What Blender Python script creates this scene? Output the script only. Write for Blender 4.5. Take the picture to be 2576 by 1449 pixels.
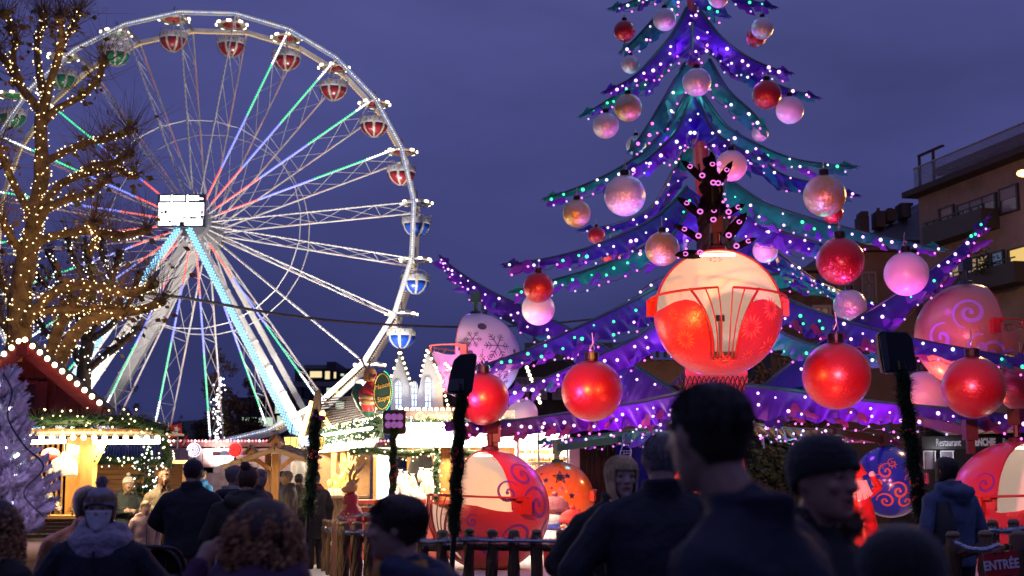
import bpy, bmesh, math, random
import numpy as np
from mathutils import Vector, Matrix, noise
for o in list(bpy.data.objects): bpy.data.objects.remove(o)
SC = bpy.context.scene
COL = SC.collection
rnd = random.Random(7)
R_ = math.radians

# ------------------------------------------------------------------ camera
FPX = 3500.0                       # focal length in pixels of a 2576 px wide frame
PITCH = math.atan(465.5 / FPX)
EYE = Vector((0, 0, 1.65))
cam_d = bpy.data.cameras.new('camera'); cam = bpy.data.objects.new('camera', cam_d); COL.objects.link(cam)
cam.location = EYE; cam.rotation_euler = (math.pi/2 + PITCH, 0, 0)
cam_d.sensor_width = 36; cam_d.lens = 36*FPX/2576
cam_d.clip_start = 0.2; cam_d.clip_end = 2000
cam_d.dof.use_dof = True; cam_d.dof.focus_distance = 19; cam_d.dof.aperture_fstop = 2.7
SC.camera = cam

# ------------------------------------------------------------------ dusk sky
W = bpy.data.worlds.new('World'); SC.world = W; W.use_nodes = True
nt = W.node_tree; N = nt.nodes; L = nt.links
bg = N['Background']
tc = N.new('ShaderNodeTexCoord'); sep = N.new('ShaderNodeSeparateXYZ'); L.new(tc.outputs['Generated'], sep.inputs[0])
ramp = N.new('ShaderNodeValToRGB'); L.new(sep.outputs['Z'], ramp.inputs[0])
els = ramp.color_ramp.elements
els[0].position = 0.0; els[0].color = (.024, .028, .112, 1)
els[1].position = 1.0; els[1].color = (.175, .180, .430, 1)
for p_, c_ in ((.08, (.034, .040, .142)), (.20, (.057, .063, .210)), (.32, (.072, .078, .248)), (.60, (.112, .122, .340))):
    e = els.new(p_); e.color = (*c_, 1)
mp = N.new('ShaderNodeMapping'); mp.inputs['Scale'].default_value = (1.6, 1.6, 4.5); L.new(tc.outputs['Generated'], mp.inputs[0])
nz = N.new('ShaderNodeTexNoise'); nz.inputs['Scale'].default_value = 2.2; nz.inputs['Detail'].default_value = 5; L.new(mp.outputs[0], nz.inputs[0])
mr = N.new('ShaderNodeMapRange'); mr.inputs['From Min'].default_value = .3; mr.inputs['From Max'].default_value = .72
mr.inputs['To Min'].default_value = .80; mr.inputs['To Max'].default_value = 1.26; L.new(nz.outputs[0], mr.inputs[0])
mul = N.new('ShaderNodeVectorMath'); mul.operation = 'SCALE'; L.new(ramp.outputs[0], mul.inputs[0]); L.new(mr.outputs[0], mul.inputs['Scale'])
L.new(mul.outputs[0], bg.inputs['Color']); bg.inputs['Strength'].default_value = .93

SC.view_settings.view_transform = 'Standard'; SC.view_settings.look = 'None'
SC.view_settings.exposure = 0; SC.view_settings.gamma = 1
SC.render.engine = 'CYCLES'
cy = SC.cycles
cy.use_denoising = True; cy.max_bounces = 5; cy.diffuse_bounces = 2; cy.glossy_bounces = 3; cy.transmission_bounces = 3
cy.transparent_max_bounces = 8; cy.sample_clamp_indirect = 3; cy.sample_clamp_direct = 0; cy.caustics_reflective = False; cy.caustics_refractive = False
cy.use_light_tree = True

# ------------------------------------------------------------------ helpers
def P(x, y, Y):
    cx = (x-1288)/FPX; cv = (724.5-y)/FPX
    d = Vector((cx, math.cos(PITCH)-cv*math.sin(PITCH), math.sin(PITCH)+cv*math.cos(PITCH)))
    return EYE + d*(Y/d.y)
def S(n, Y): return n*Y/FPX
def PX(x, Y): return (x-1288)/FPX*Y
def PLN(x, y, p0, n):
    d = P(x, y, 1.0) - EYE
    return EYE + d*((p0-EYE).dot(n)/d.dot(n))

def lamp(kind, loc, color, energy, size=.1, target=None, spot=60, blend=.6, name=None, sx=None, sy=None):
    d = bpy.data.lights.new(name or kind.lower()+'_light', kind); d.color = color; d.energy = energy
    if kind == 'AREA':
        d.shape = 'RECTANGLE'; d.size = sx or size; d.size_y = sy or size
    else: d.shadow_soft_size = size
    if kind == 'SPOT': d.spot_size = R_(spot); d.spot_blend = blend
    o = bpy.data.objects.new(d.name, d); COL.objects.link(o); o.location = loc
    if target is not None:
        o.rotation_euler = (Vector(target)-Vector(loc)).to_track_quat('-Z', 'Y').to_euler()
    return o

MATS = {}
def M(name, col=(.5, .5, .5), rough=.5, metal=0, emit=None, es=0, noise_=None, bump=None, trans=0, alpha=1, sheen=0, sample=True, coat=0, stretch=None, spec=None):
    if name in MATS: return MATS[name]
    m = bpy.data.materials.new(name); MATS[name] = m; m.use_nodes = True
    nt = m.node_tree; b = nt.nodes['Principled BSDF']
    b.inputs['Base Color'].default_value = (*col, 1); b.inputs['Roughness'].default_value = rough; b.inputs['Metallic'].default_value = metal
    if trans: b.inputs['Transmission Weight'].default_value = trans
    if alpha < 1: b.inputs['Alpha'].default_value = alpha
    if sheen: b.inputs['Sheen Weight'].default_value = sheen; b.inputs['Sheen Roughness'].default_value = .4
    if coat: b.inputs['Coat Weight'].default_value = coat; b.inputs['Coat Roughness'].default_value = .12
    if spec is not None: b.inputs['Specular IOR Level'].default_value = spec
    if emit: b.inputs['Emission Color'].default_value = (*emit, 1); b.inputs['Emission Strength'].default_value = es
    if not sample: m.cycles.emission_sampling = 'NONE'
    if noise_ or bump:
        tc = nt.nodes.new('ShaderNodeTexCoord'); mp = nt.nodes.new('ShaderNodeMapping')
        nt.links.new(tc.outputs['Object'], mp.inputs[0])
        if stretch: mp.inputs['Scale'].default_value = stretch
    if noise_:
        sc, lo, hi = noise_
        n = nt.nodes.new('ShaderNodeTexNoise'); n.inputs['Scale'].default_value = sc; n.inputs['Detail'].default_value = 6; n.inputs['Roughness'].default_value = .65
        nt.links.new(mp.outputs[0], n.inputs[0])
        r = nt.nodes.new('ShaderNodeMapRange'); r.inputs['From Min'].default_value = .3; r.inputs['From Max'].default_value = .7
        r.inputs['To Min'].default_value = lo; r.inputs['To Max'].default_value = hi; nt.links.new(n.outputs[0], r.inputs[0])
        v = nt.nodes.new('ShaderNodeVectorMath'); v.operation = 'SCALE'; v.inputs[0].default_value = col
        nt.links.new(r.outputs[0], v.inputs['Scale']); nt.links.new(v.outputs[0], b.inputs['Base Color'])
    if bump:
        sc, st = bump
        n = nt.nodes.new('ShaderNodeTexNoise'); n.inputs['Scale'].default_value = sc; n.inputs['Detail'].default_value = 5
        nt.links.new(mp.outputs[0], n.inputs[0])
        bp = nt.nodes.new('ShaderNodeBump'); bp.inputs['Strength'].default_value = st; bp.inputs['Distance'].default_value = .05
        nt.links.new(n.outputs[0], bp.inputs['Height']); nt.links.new(bp.outputs[0], b.inputs['Normal'])
    return m

def glitter(name, col, metal=.55, rough=.38, amt=.55, scale=42, col2=None, coatw=.6, coatr=.25):
    """painted ball with glitter flakes: every voronoi cell tilts the normal its own way"""
    if name in MATS: return MATS[name]
    m = M(name, col, rough, metal); nt = m.node_tree; b = nt.nodes['Principled BSDF']
    tc = nt.nodes.new('ShaderNodeTexCoord')
    vo = nt.nodes.new('ShaderNodeTexVoronoi'); vo.inputs['Scale'].default_value = scale; nt.links.new(tc.outputs['Object'], vo.inputs['Vector'])
    ge = nt.nodes.new('ShaderNodeNewGeometry')
    sb = nt.nodes.new('ShaderNodeVectorMath'); sb.operation = 'SUBTRACT'; nt.links.new(vo.outputs['Color'], sb.inputs[0]); sb.inputs[1].default_value = (.5, .5, .5)
    # flakes are denser towards the bottom of the ball
    sp = nt.nodes.new('ShaderNodeSeparateXYZ'); nt.links.new(tc.outputs['Object'], sp.inputs[0])
    mr = nt.nodes.new('ShaderNodeMapRange'); mr.inputs['From Min'].default_value = .5; mr.inputs['From Max'].default_value = -.6
    mr.inputs['To Min'].default_value = amt*.35; mr.inputs['To Max'].default_value = amt; nt.links.new(sp.outputs['Z'], mr.inputs[0])
    sc = nt.nodes.new('ShaderNodeVectorMath'); sc.operation = 'SCALE'; nt.links.new(sb.outputs[0], sc.inputs[0]); nt.links.new(mr.outputs[0], sc.inputs['Scale'])
    ad = nt.nodes.new('ShaderNodeVectorMath'); ad.operation = 'ADD'; nt.links.new(ge.outputs['Normal'], ad.inputs[0]); nt.links.new(sc.outputs[0], ad.inputs[1])
    no = nt.nodes.new('ShaderNodeVectorMath'); no.operation = 'NORMALIZE'; nt.links.new(ad.outputs[0], no.inputs[0]); nt.links.new(no.outputs[0], b.inputs['Normal'])
    if col2:
        nz = nt.nodes.new('ShaderNodeTexNoise'); nz.inputs['Scale'].default_value = 1.1; nt.links.new(tc.outputs['Object'], nz.inputs[0])
        mx = nt.nodes.new('ShaderNodeMix'); mx.data_type = 'RGBA'; mx.inputs['A'].default_value = (*col, 1); mx.inputs['B'].default_value = (*col2, 1)
        r = nt.nodes.new('ShaderNodeMapRange'); r.inputs['From Min'].default_value = .4; r.inputs['From Max'].default_value = .62; nt.links.new(nz.outputs[0], r.inputs[0])
        nt.links.new(r.outputs[0], mx.inputs['Factor']); nt.links.new(mx.outputs['Result'], b.inputs['Base Color'])
    b.inputs['Coat Weight'].default_value = coatw; b.inputs['Coat Roughness'].default_value = coatr
    return m

def emis(name, col, s, sample=False):
    return M(name, (.02, .02, .02), .5, emit=col, es=s, sample=sample)

ORG = {}
def tag(o, label=None, cat=None, group=None, kind=None):
    if label: o['label'] = label
    if cat: o['category'] = cat
    if group: o['group'] = group
    if kind: o['kind'] = kind
    return o
def thing(name, loc, label, cat, group=None):
    o = bpy.data.objects.new(name, None); COL.objects.link(o); o.location = loc; o.empty_display_size = .2
    ORG[o.name] = Vector(loc); return tag(o, label, cat, group)
def org(parent): return ORG[parent.name]
def link(name, mesh, parent, loc=(0, 0, 0), rot=None, scale=None):
    """one piece that shares its mesh; loc in world coordinates"""
    o = bpy.data.objects.new(name, mesh); COL.objects.link(o)
    if parent is not None:
        o.parent = parent; o.location = Vector(loc)-org(parent); ORG[o.name] = org(parent)
    else:
        o.location = loc; ORG[o.name] = Vector(loc)
    if rot is not None: o.rotation_euler = rot
    if scale is not None: o.scale = (scale,)*3 if isinstance(scale, (int, float)) else scale
    return o
def copytree(o, parent=None):
    c = o.copy(); COL.objects.link(c)
    ORG[c.name] = ORG.get(o.name, Vector())
    if parent is not None: c.parent = parent
    for ch in o.children: copytree(ch, c)
    return c

class MB:
    def __init__(s): s.v = []; s.f = []; s.m = []; s.mi = 0
    def add(s, vs, fs):
        b = len(s.v); s.v += [Vector(v) for v in vs]
        for f in fs: s.f.append([b+i for i in f]); s.m.append(s.mi)
        return s
    def box(s, c, size, rot=None):
        x, y, z = (a/2 for a in size); c = Vector(c)
        vs = [Vector(p) for p in ((-x,-y,-z),(x,-y,-z),(x,y,-z),(-x,y,-z),(-x,-y,z),(x,-y,z),(x,y,z),(-x,y,z))]
        if rot is not None: vs = [rot @ v for v in vs]
        return s.add([c+v for v in vs], [(3,2,1,0),(4,5,6,7),(0,1,5,4),(1,2,6,5),(2,3,7,6),(3,0,4,7)])
    def beam(s, p0, p1, w, h, up=(0, 0, 1)):
        """box bar from p0 to p1; w across, h along up"""
        p0 = Vector(p0); p1 = Vector(p1); t = (p1-p0).normalized(); up = Vector(up)
        a = t.cross(up)
        if a.length < 1e-4: a = t.cross(Vector((1, 0, 0)))
        a.normalize(); b = a.cross(t).normalized(); a *= w/2; b *= h/2
        vs = [p0-a-b, p0+a-b, p0+a+b, p0-a+b, p1-a-b, p1+a-b, p1+a+b, p1-a+b]
        return s.add(vs, [(3,2,1,0),(4,5,6,7),(0,1,5,4),(1,2,6,5),(2,3,7,6),(3,0,4,7)])
    def tube(s, pts, r, seg=6, caps=True):
        pts = [Vector(p) for p in pts]; n = len(pts); rs = r if isinstance(r, (list, tuple)) else [r]*n
        vs = []; up = None
        for i, p in enumerate(pts):
            t = (pts[min(i+1, n-1)]-pts[max(i-1, 0)])
            t = t.normalized() if t.length > 1e-9 else Vector((0, 0, 1))
            if up is None:
                up = Vector((0, 0, 1)) if abs(t.z) < .9 else Vector((1, 0, 0))
            a = t.cross(up)
            if a.length < 1e-5: a = t.cross(Vector((.3, .8, .1)))
            a.normalize(); b = a.cross(t).normalized(); up = b
            for k in range(seg):
                an = 2*math.pi*k/seg
                vs.append(p + (a*math.cos(an)+b*math.sin(an))*rs[i])
        fs = []
        for i in range(n-1):
            for k in range(seg):
                k2 = (k+1) % seg
                fs.append((i*seg+k, i*seg+k2, (i+1)*seg+k2, (i+1)*seg+k))
        if caps: fs.append(tuple(range(seg-1, -1, -1))); fs.append(tuple((n-1)*seg+k for k in range(seg)))
        return s.add(vs, fs)
    def lathe(s, prof, c=(0, 0, 0), seg=20, mat=None, sx=1, sy=1):
        """profile of (r, z) turned round z"""
        c = Vector(c); vs = []; fs = []; n = len(prof)
        for r, z in prof:
            for k in range(seg):
                a = 2*math.pi*k/seg; v = Vector((r*math.cos(a)*sx, r*math.sin(a)*sy, z))
                vs.append(c + (mat @ v if mat is not None else v))
        for i in range(n-1):
            for k in range(seg):
                k2 = (k+1) % seg; fs.append((i*seg+k, i*seg+k2, (i+1)*seg+k2, (i+1)*seg+k))
        if prof[0][0] > 1e-6: fs.append(tuple(range(seg-1, -1, -1)))
        if prof[-1][0] > 1e-6: fs.append(tuple((n-1)*seg+k for k in range(seg)))
        return s.add(vs, fs)
    def ball(s, c, r, seg=12, rings=8, sc=(1, 1, 1), mat=None):
        prof = [(max(1e-4, math.sin(math.pi*i/rings)), -math.cos(math.pi*i/rings)) for i in range(rings+1)]
        c = Vector(c); vs = []; fs = []; n = len(prof)
        for rr, z in prof:
            for k in range(seg):
                a = 2*math.pi*k/seg; v = Vector((rr*math.cos(a)*r*sc[0], rr*math.sin(a)*r*sc[1], z*r*sc[2]))
                vs.append(c + (mat @ v if mat is not None else v))
        for i in range(n-1):
            for k in range(seg):
                k2 = (k+1) % seg; fs.append((i*seg+k, i*seg+k2, (i+1)*seg+k2, (i+1)*seg+k))
        return s.add(vs, fs)
    def dot(s, c, r):
        """octahedron"""
        c = Vector(c)
        return s.add([c+Vector(d)*r for d in ((1,0,0),(-1,0,0),(0,1,0),(0,-1,0),(0,0,1),(0,0,-1))], [(0,2,4),(2,1,4),(1,3,4),(3,0,4),(2,0,5),(1,2,5),(3,1,5),(0,3,5)])
    def capsule(s, p0, p1, r0, r1, seg=10):
        p0 = Vector(p0); p1 = Vector(p1); t = p1-p0
        t = t.normalized() if t.length > 1e-6 else Vector((0, 0, 1))
        pts = []; rs = []
        for k in range(4):
            a = math.pi/2*k/3.5; pts.append(p0 - t*r0*math.cos(a)); rs.append(max(r0*math.sin(a), r0*.02))
        for k in range(3, -1, -1):
            a = math.pi/2*k/3.5; pts.append(p1 + t*r1*math.cos(a)); rs.append(max(r1*math.sin(a), r1*.02))
        return s.tube(pts, rs, seg)
    def loft(s, rings, seg=16):
        """rings of (center, rx, ry) stacked; closed"""
        vs = []; fs = []; n = len(rings)
        for c, rx, ry in rings:
            c = Vector(c)
            for k in range(seg):
                a = 2*math.pi*k/seg; vs.append(c+Vector((rx*math.cos(a), ry*math.sin(a), 0)))
        for i in range(n-1):
            for k in range(seg):
                k2 = (k+1) % seg; fs.append((i*seg+k, i*seg+k2, (i+1)*seg+k2, (i+1)*seg+k))
        fs.append(tuple(range(seg-1, -1, -1))); fs.append(tuple((n-1)*seg+k for k in range(seg)))
        return s.add(vs, fs)
    def grid(s, fn, nu, nv, closed=False):
        vs = [fn(i/nu, j/nv) for i in range(nu+1) for j in range(nv+1)]
        fs = [(i*(nv+1)+j, (i+1)*(nv+1)+j, (i+1)*(nv+1)+j+1, i*(nv+1)+j+1) for i in range(nu) for j in range(nv)]
        return s.add(vs, fs)
    def prism(s, pts, off):
        """planar polygon given by 3D points, thickened by vector off"""
        pts = [Vector(p) for p in pts]; off = Vector(off); n = len(pts)
        vs = pts+[p+off for p in pts]
        fs = [tuple(range(n)), tuple(range(2*n-1, n-1, -1))]+[((i+1) % n, i, n+i, n+(i+1) % n) for i in range(n)]
        return s.add(vs, fs)
    def mesh(s, name, mats, o=Vector((0, 0, 0)), smooth=False):
        me = bpy.data.meshes.new(name)
        me.from_pydata([v-o for v in s.v], [], s.f)
        for m in (mats if isinstance(mats, (list, tuple)) else [mats]): me.materials.append(m)
        if len(set(s.m)) > 1 or (s.m and s.m[0]): me.polygons.foreach_set('material_index', s.m)
        if smooth: me.polygons.foreach_set('use_smooth', [True]*len(me.polygons))
        bm = bmesh.new(); bm.from_mesh(me); bmesh.ops.recalc_face_normals(bm, faces=bm.faces); bm.to_mesh(me); bm.free()
        me.update(); return me
    def build(s, name, mats, parent=None, smooth=False, kind=None, solid=0):
        if parent is not None: o3 = org(parent)
        else:
            xs = [v.x for v in s.v]; ys = [v.y for v in s.v]; zs = [v.z for v in s.v]
            o3 = Vector(((min(xs)+max(xs))/2, (min(ys)+max(ys))/2, min(zs)))
        me = s.mesh(name, mats, o3, smooth)
        ob = bpy.data.objects.new(name, me); COL.objects.link(ob)
        if parent is not None: ob.parent = parent
        else: ob.location = o3
        ORG[ob.name] = o3
        if kind: ob['kind'] = kind
        if solid:
            md = ob.modifiers.new('solid', 'SOLIDIFY'); md.thickness = solid
        return ob

def bez(pts, n):
    """Catmull-Rom through pts, n samples per span"""
    pts = [Vector(p) for p in pts]; out = []
    q = [pts[0]*2-pts[1]]+pts+[pts[-1]*2-pts[-2]]
    for i in range(1, len(q)-2):
        a, b, c, d = q[i-1:i+3]
        for k in range(n):
            t = k/n
            out.append(.5*((2*b)+(c-a)*t+(2*a-5*b+4*c-d)*t*t+(3*b-a-3*c+d)*t**3))
    out.append(pts[-1]); return out

def text(body, size, loc, parent, mat, rot=(math.pi/2, 0, 0), shear=0, align='CENTER', extrude=.004, sx=1, bold=0, name='lettering'):
    cu = bpy.data.curves.new(name, 'FONT'); cu.body = body; cu.size = size; cu.align_x = align; cu.align_y = 'CENTER'
    cu.extrude = extrude; cu.shear = shear; cu.offset = bold; cu.resolution_u = 4; cu.materials.append(mat)
    o = bpy.data.objects.new('tmp_text', cu); COL.objects.link(o); me = bpy.data.meshes.new_from_object(o.evaluated_get(bpy.context.evaluated_depsgraph_get())); me.name = name
    bpy.data.objects.remove(o); bpy.data.curves.remove(cu); o = link(name, me, parent, loc, rot, (sx, 1, 1)); o['kind'] = 'stuff'; return o

def fir_garland(pts, r, name, parent, mat, n_per_m=260, ln=None, seed=1, w=.012, core=.45):
    """bristly garland: a wire core with needle blades standing off it"""
    rg = random.Random(seed); mb = MB(); pts = [Vector(p) for p in pts]
    mb.tube(pts, r*core, 8)
    for a, b in zip(pts, pts[1:]):
        t = (b-a); ln_ = t.length; t.normalize()
        for _ in range(max(1, int(ln_*n_per_m))):
            p = a+(b-a)*rg.random()
            d = Vector((rg.gauss(0, 1), rg.gauss(0, 1), rg.gauss(0, 1))); d = (d - t*d.dot(t)*.6).normalized()
            q = p + d*r*.3; e = p + d*r*rg.uniform(.8, 1.45) + t*rg.uniform(-.5, .5)*r
            s_ = d.cross(t).normalized()*w
            mb.add([q-s_, q+s_, e], [(0, 1, 2)])
    return mb.build(name, mat, parent, kind='stuff')
def dots_along(pts, r, name, parent, mats, per_m, size, seed=2):
    rg = random.Random(seed); mb = MB(); pts = [Vector(p) for p in pts]
    for a, b in zip(pts, pts[1:]):
        for _ in range(max(1, int((b-a).length*per_m))):
            d = Vector((rg.gauss(0, 1), rg.gauss(0, 1), rg.gauss(0, 1))).normalized(); d.y = -abs(d.y)
            if len(mats) > 1: mb.mi = rg.randrange(len(mats))
            mb.dot(a+(b-a)*rg.random()+d*r, size*rg.uniform(.7, 1.2))
    return mb.build(name, mats, parent, kind='stuff')

# ------------------------------------------------------------------ common materials
white_metal = M('white painted steel', (.72, .70, .66), .4, .1, noise_=(3, .85, 1.08))
grey_metal = M('galvanised steel', (.38, .38, .40), .35, .7, noise_=(6, .8, 1.1))
black_plastic = M('black plastic', (.012, .012, .014), .42)
dark_iron = M('dark iron', (.03, .03, .034), .45, .5)
wood_warm = M('oiled pine wood', (.42, .20, .06), .55, noise_=(5, .65, 1.15), bump=(9, .15), stretch=(6, 6, .8))
wood_dark = M('dark stained wood', (.075, .036, .018), .6, noise_=(4, .6, 1.3), bump=(8, .25), stretch=(5, 5, .7))
wood_grey = M('weathered wood', (.23, .145, .08), .7, noise_=(4, .6, 1.2), bump=(8, .25), stretch=(1, 5, 5))
fir_green = M('fir needles', (.022, .058, .018), .6, noise_=(6, .6, 1.4))
led_warm = emis('warm white led', (1, .70, .32), 5)
led_white = emis('white led', (.92, .95, 1), 5)
led_purple = emis('pinkish white led', (.90, .50, 1.0), 2.6, True)
led_blue = emis('cool white led', (.66, .70, 1.0), 2.4, True)
led_green = emis('green led', (.05, 1, .45), 1.9, True)
led_magenta = emis('magenta led', (1, .16, .85), 2.2)
wire_black = M('black cable', (.008, .008, .009), .5)
# ================================================================== ground
asphalt = M('wet dark asphalt', (.05, .05, .055), .55, noise_=(.9, .6, 1.35), bump=(30, .3))
g = MB(); g.box((0, 300, -.15), (900, 800, .3)); gr = g.build('ground', asphalt); tag(gr, kind='structure')
snow_mat = M('white artificial snow carpet', (.78, .76, .75), .85, noise_=(5, .75, 1.05), bump=(14, .6))
g = MB(); g.lathe([(0, 0.004), (10.9, .004), (10.9, .07), (0, .07)], (4.1, 30, 0), 48)
fl = g.build('ride_floor', snow_mat); tag(fl, kind='structure')
line = M('white road paint', (.6, .6, .6), .6, noise_=(9, .6, 1.05))
g = MB()
for yy in (11.2, 16.0): g.box((PX(545, yy)-.6, yy, .006), (3.2, .1, .004))
ml = g.build('road_marking', line); tag(ml, kind='structure')

# ================================================================== lights of the place, and spots added for the raised cars
RED = (1, .10, .035); MAG = (1, .12, .78); VIO = (.36, .10, 1)
lamp('SPOT', P(1168, 905, 18.3), (1, .29, .045), 2200, .08, (3.6, 27, 3.0), 86, 1.0, 'flood_light')
lamp('SPOT', P(2262, 860, 15.4), (1, .29, .045), 2100, .08, (5.4, 27, 3.0), 86, 1.0, 'flood_light')
lamp('SPOT', P(818, 1053, 20), MAG, 1700, .12, (2.2, 24.5, 3.2), 50, .9, 'par_light'); lamp('SPOT', (-2.4, 29.0, .6), MAG, 1500, .25, (-.9, 33.5, 4.4), 70, .9, 'up_light'); lamp('SPOT', (6.5, 30, .6), (1, .16, .10), 1500, .2, (9.0, 27.6, 4.6), 60, .9, 'up_light'); lamp('SPOT', (1.2, 26.4, .6), MAG, 2300, .25, (3.2, 27.6, 9), 80, .9, 'up_light')  # two of these up lights are added to tint the raised pearl and champagne cars
lamp('SPOT', P(2290, 850, 15.5), MAG, 1300, .12, (6.4, 25.0, 3.6), 60, .9, 'flood_light'); lamp('SPOT', (7.0, 25.6, .6), MAG, 2000, .25, (5.6, 27.0, 8), 80, .9, 'up_light')
lamp('SPOT', (3.2, 24.5, .5), (.55, .30, 1), 1500, .3, (4.2, 28.5, 9.5), 70, .8, 'up_light')
lamp('SPOT', (4.4, 20.0, .4), RED, 650, .3, (4.1, 29, 4.2), 90, .8, 'up_light')
lamp('SPOT', (8.5, 34, .5), (.1, .75, .9), 1600, .3, (4.1, 31, 9.0), 70, .8, 'up_light')
lamp('SPOT', (-.5, 34, .5), (.15, .5, 1), 1600, .3, (4.1, 31, 9.0), 70, .8, 'up_light')

# ================================================================== ferris wheel
YN, YF = 94.0, 98.2
CN = P(490, 562, YN); RW = S(562, YN); CF = Vector((CN.x, YF, CN.z))
wheel = thing('ferris_wheel', (CN.x, YN, 0), 'tall white ferris wheel with coloured light strips along its spokes', 'ferris wheel')
led_spoke = [emis('red spoke led', (1, .10, .07), 2.2), emis('blue spoke led', (.16, .20, 1), 2.6), emis('green spoke led', (.03, .85, .36), 1.9), emis('white spoke led', (.80, .93, 1), 3.5)]
led_yellow = emis('amber rim led', (1, .60, .16), 1.8)
led_cyan = emis('cyan led', (.22, .62, 1), 3.6)
led_off = M('unlit led', (.01, .01, .015), .4)
def jn(k, C=CN, r=RW):
    a = R_(9.2+15*k); return C + Vector((math.sin(a), 0, math.cos(a)))*r
lit_white = M('lamp lit white steel', (.78, .74, .68), .4, .05, noise_=(2, .85, 1.05))
rl = MB(); rf = MB()
for k in range(24):
    a0, a1 = jn(k), jn(k+1); m_ = ((a0+a1)/2-CN).normalized()
    b = MB()
    b.beam(a0-m_*.13, a1-m_*.13, .12, .06, m_); b.beam(a0+m_*.13, a1+m_*.13, .12, .06, m_)
    b.beam(a0+Vector((0, .06, 0)), a1+Vector((0, .06, 0)), .04, .2, m_)
    b.build('rim_beam', lit_white, wheel)
    for i in range(24):
        rl.mi = rnd.choice((0, 0, 1)); rl.dot(a0.lerp(a1, (i+.5)/24)+Vector((0, -.10, 0)), .040)
    c0, c1 = jn(k, CF), jn(k+1, CF)
    b = MB(); b.beam(c0, c1, .25, .34, m_); b.build('rim_beam', lit_white, wheel)
    for i in range(22): rf.dot(c0.lerp(c1, (i+.5)/22)-m_*.20+Vector((0, -.16, 0)), .05)
    b = MB(); b.beam(a0, c0, .14, .14); b.build('axle_beam', grey_metal, wheel)
rl.build('rim_lights', [emis('rim white led', (.9, .95, 1), 3), emis('bluish led', (.25, .4, 1), 4)], wheel, kind='stuff')
rf.build('rim_lights', led_yellow, wheel, kind='stuff')
for k in range(24):
    ang = 9.2+15*k; a = R_(ang); d = Vector((math.sin(a), 0, math.cos(a)))
    n0, n1 = CN+d*1.1, jn(k); f0, f1 = CF+d*1.1, jn(k, CF)
    b = MB(); b.tube([n0, n1], .06, 6); b.tube([f0, f1], .065, 6)
    npan = 6
    for i in range(1, npan+1):
        r0, r1 = (i-.5)/npan, min(1, (i+.5)/npan)
        p, q = n0.lerp(n1, i/npan*.97), f0.lerp(f1, i/npan*.97)
        b.tube([n0.lerp(n1, (i-1)/npan*.97), q], .02, 4, False)
        b.tube([f0.lerp(f1, (i-1)/npan*.97), p], .02, 4, False)
        if i % 2: b.tube([p, q], .024, 4, False)
    sp = b.build('spoke', lit_white, wheel)
    off = (330 < ang % 360) or ang % 360 < 15 or 78 < ang % 360 < 137 or 318 < ang % 360 < 331
    l = MB(); L_ = (n1-n0).length; n = int(L_/.19)
    for i in range(int(n*.06), int(n*.985)):
        t = i/n; ph = t*1.0+.04*math.sin(k*1.7)
        l.mi = 4 if off else (0 if ph < .27 else 1 if ph < .56 else 2 if ph < .84 else 3)
        if off and i % 2: continue
        l.dot(n0.lerp(n1, t)+Vector((0, -.10, 0)), .045 if off else .082)
    l.build('led_strip', led_spoke+[led_off], sp, kind='stuff')
    l = MB(); n = int(L_/.24)
    for i in range(int(n*.3), int(n*.95)):
        if (i//7+k) % 3 == 0: continue
        l.dot(f0.lerp(f1, i/n)+Vector((0, -.13, 0)), .036)
    l.build('led_strip', emis('dim red spoke led', (1, .10, .08), 1.1), sp, kind='stuff')
for C_, r_ in ((CN, .483*RW), (CF, .483*RW)):
    b = MB()
    for k in range(24): b.tube([jn(k, C_, r_), jn(k+1, C_, r_)], .035, 4, False)
    b.build('brace_ring', lit_white, wheel)
b = MB(); b.lathe([(.2, -1.2), (1.15, -1.0), (1.15, .3), (.7, .5), (.7, 3.9), (1.15, 4.1), (1.15, 5.2), (.2, 5.4)], CN+Vector((0, 0, 0)), 20, Matrix.Rotation(-math.pi/2, 3, 'X'))
b.build('hub', grey_metal, wheel)
def leg(x0, y0, Y0, x1, y1, Y1, w, led=False, gnd=True):
    p0 = P(x0, y0, Y0); p1 = P(x1, y1, Y1)
    if gnd: t = -p0.z/(p1.z-p0.z); p1 = p0+(p1-p0)*t
    b = MB(); b.beam(p0, p1, w, w*.9, (0, 1, 0)); 
    n = int((p1-p0).length/1.9)
    for i in range(1, n): b.beam(p0.lerp(p1, i/n)-(p1-p0).normalized()*.06, p0.lerp(p1, i/n)+(p1-p0).normalized()*.06, w*1.12, w*1.02, (0, 1, 0))
    lg = b.build('tower_leg', lit_white, wheel)
    if led:
        t = (p1-p0).normalized(); s = t.cross(Vector((0, 1, 0))).normalized(); n = int((p1-p0).length/.24)
        l = MB()
        for i in range(int(n*.92)):
            for j in (-1.5, -.5, .5, 1.5): l.dot(p0+t*(i+.5*(j % 2))*.24+s*j*w*.23+Vector((0, -w*.5, 0)), .062)
        l.build('led_panel', led_cyan, lg, kind='stuff')
leg(452, 575, 91.0, 185, 950, 89, .46, True); leg(476, 575, 91.0, 745, 1100, 89, .46, True)
leg(500, 610, 91.6, 768, 1095, 90.2, .48); leg(470, 610, 91.6, 240, 945, 90.2, .5)
leg(520, 585, 101.5, 262, 1040, 103, .85); leg(530, 600, 101.5, 800, 1095, 103, .4)
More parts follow.
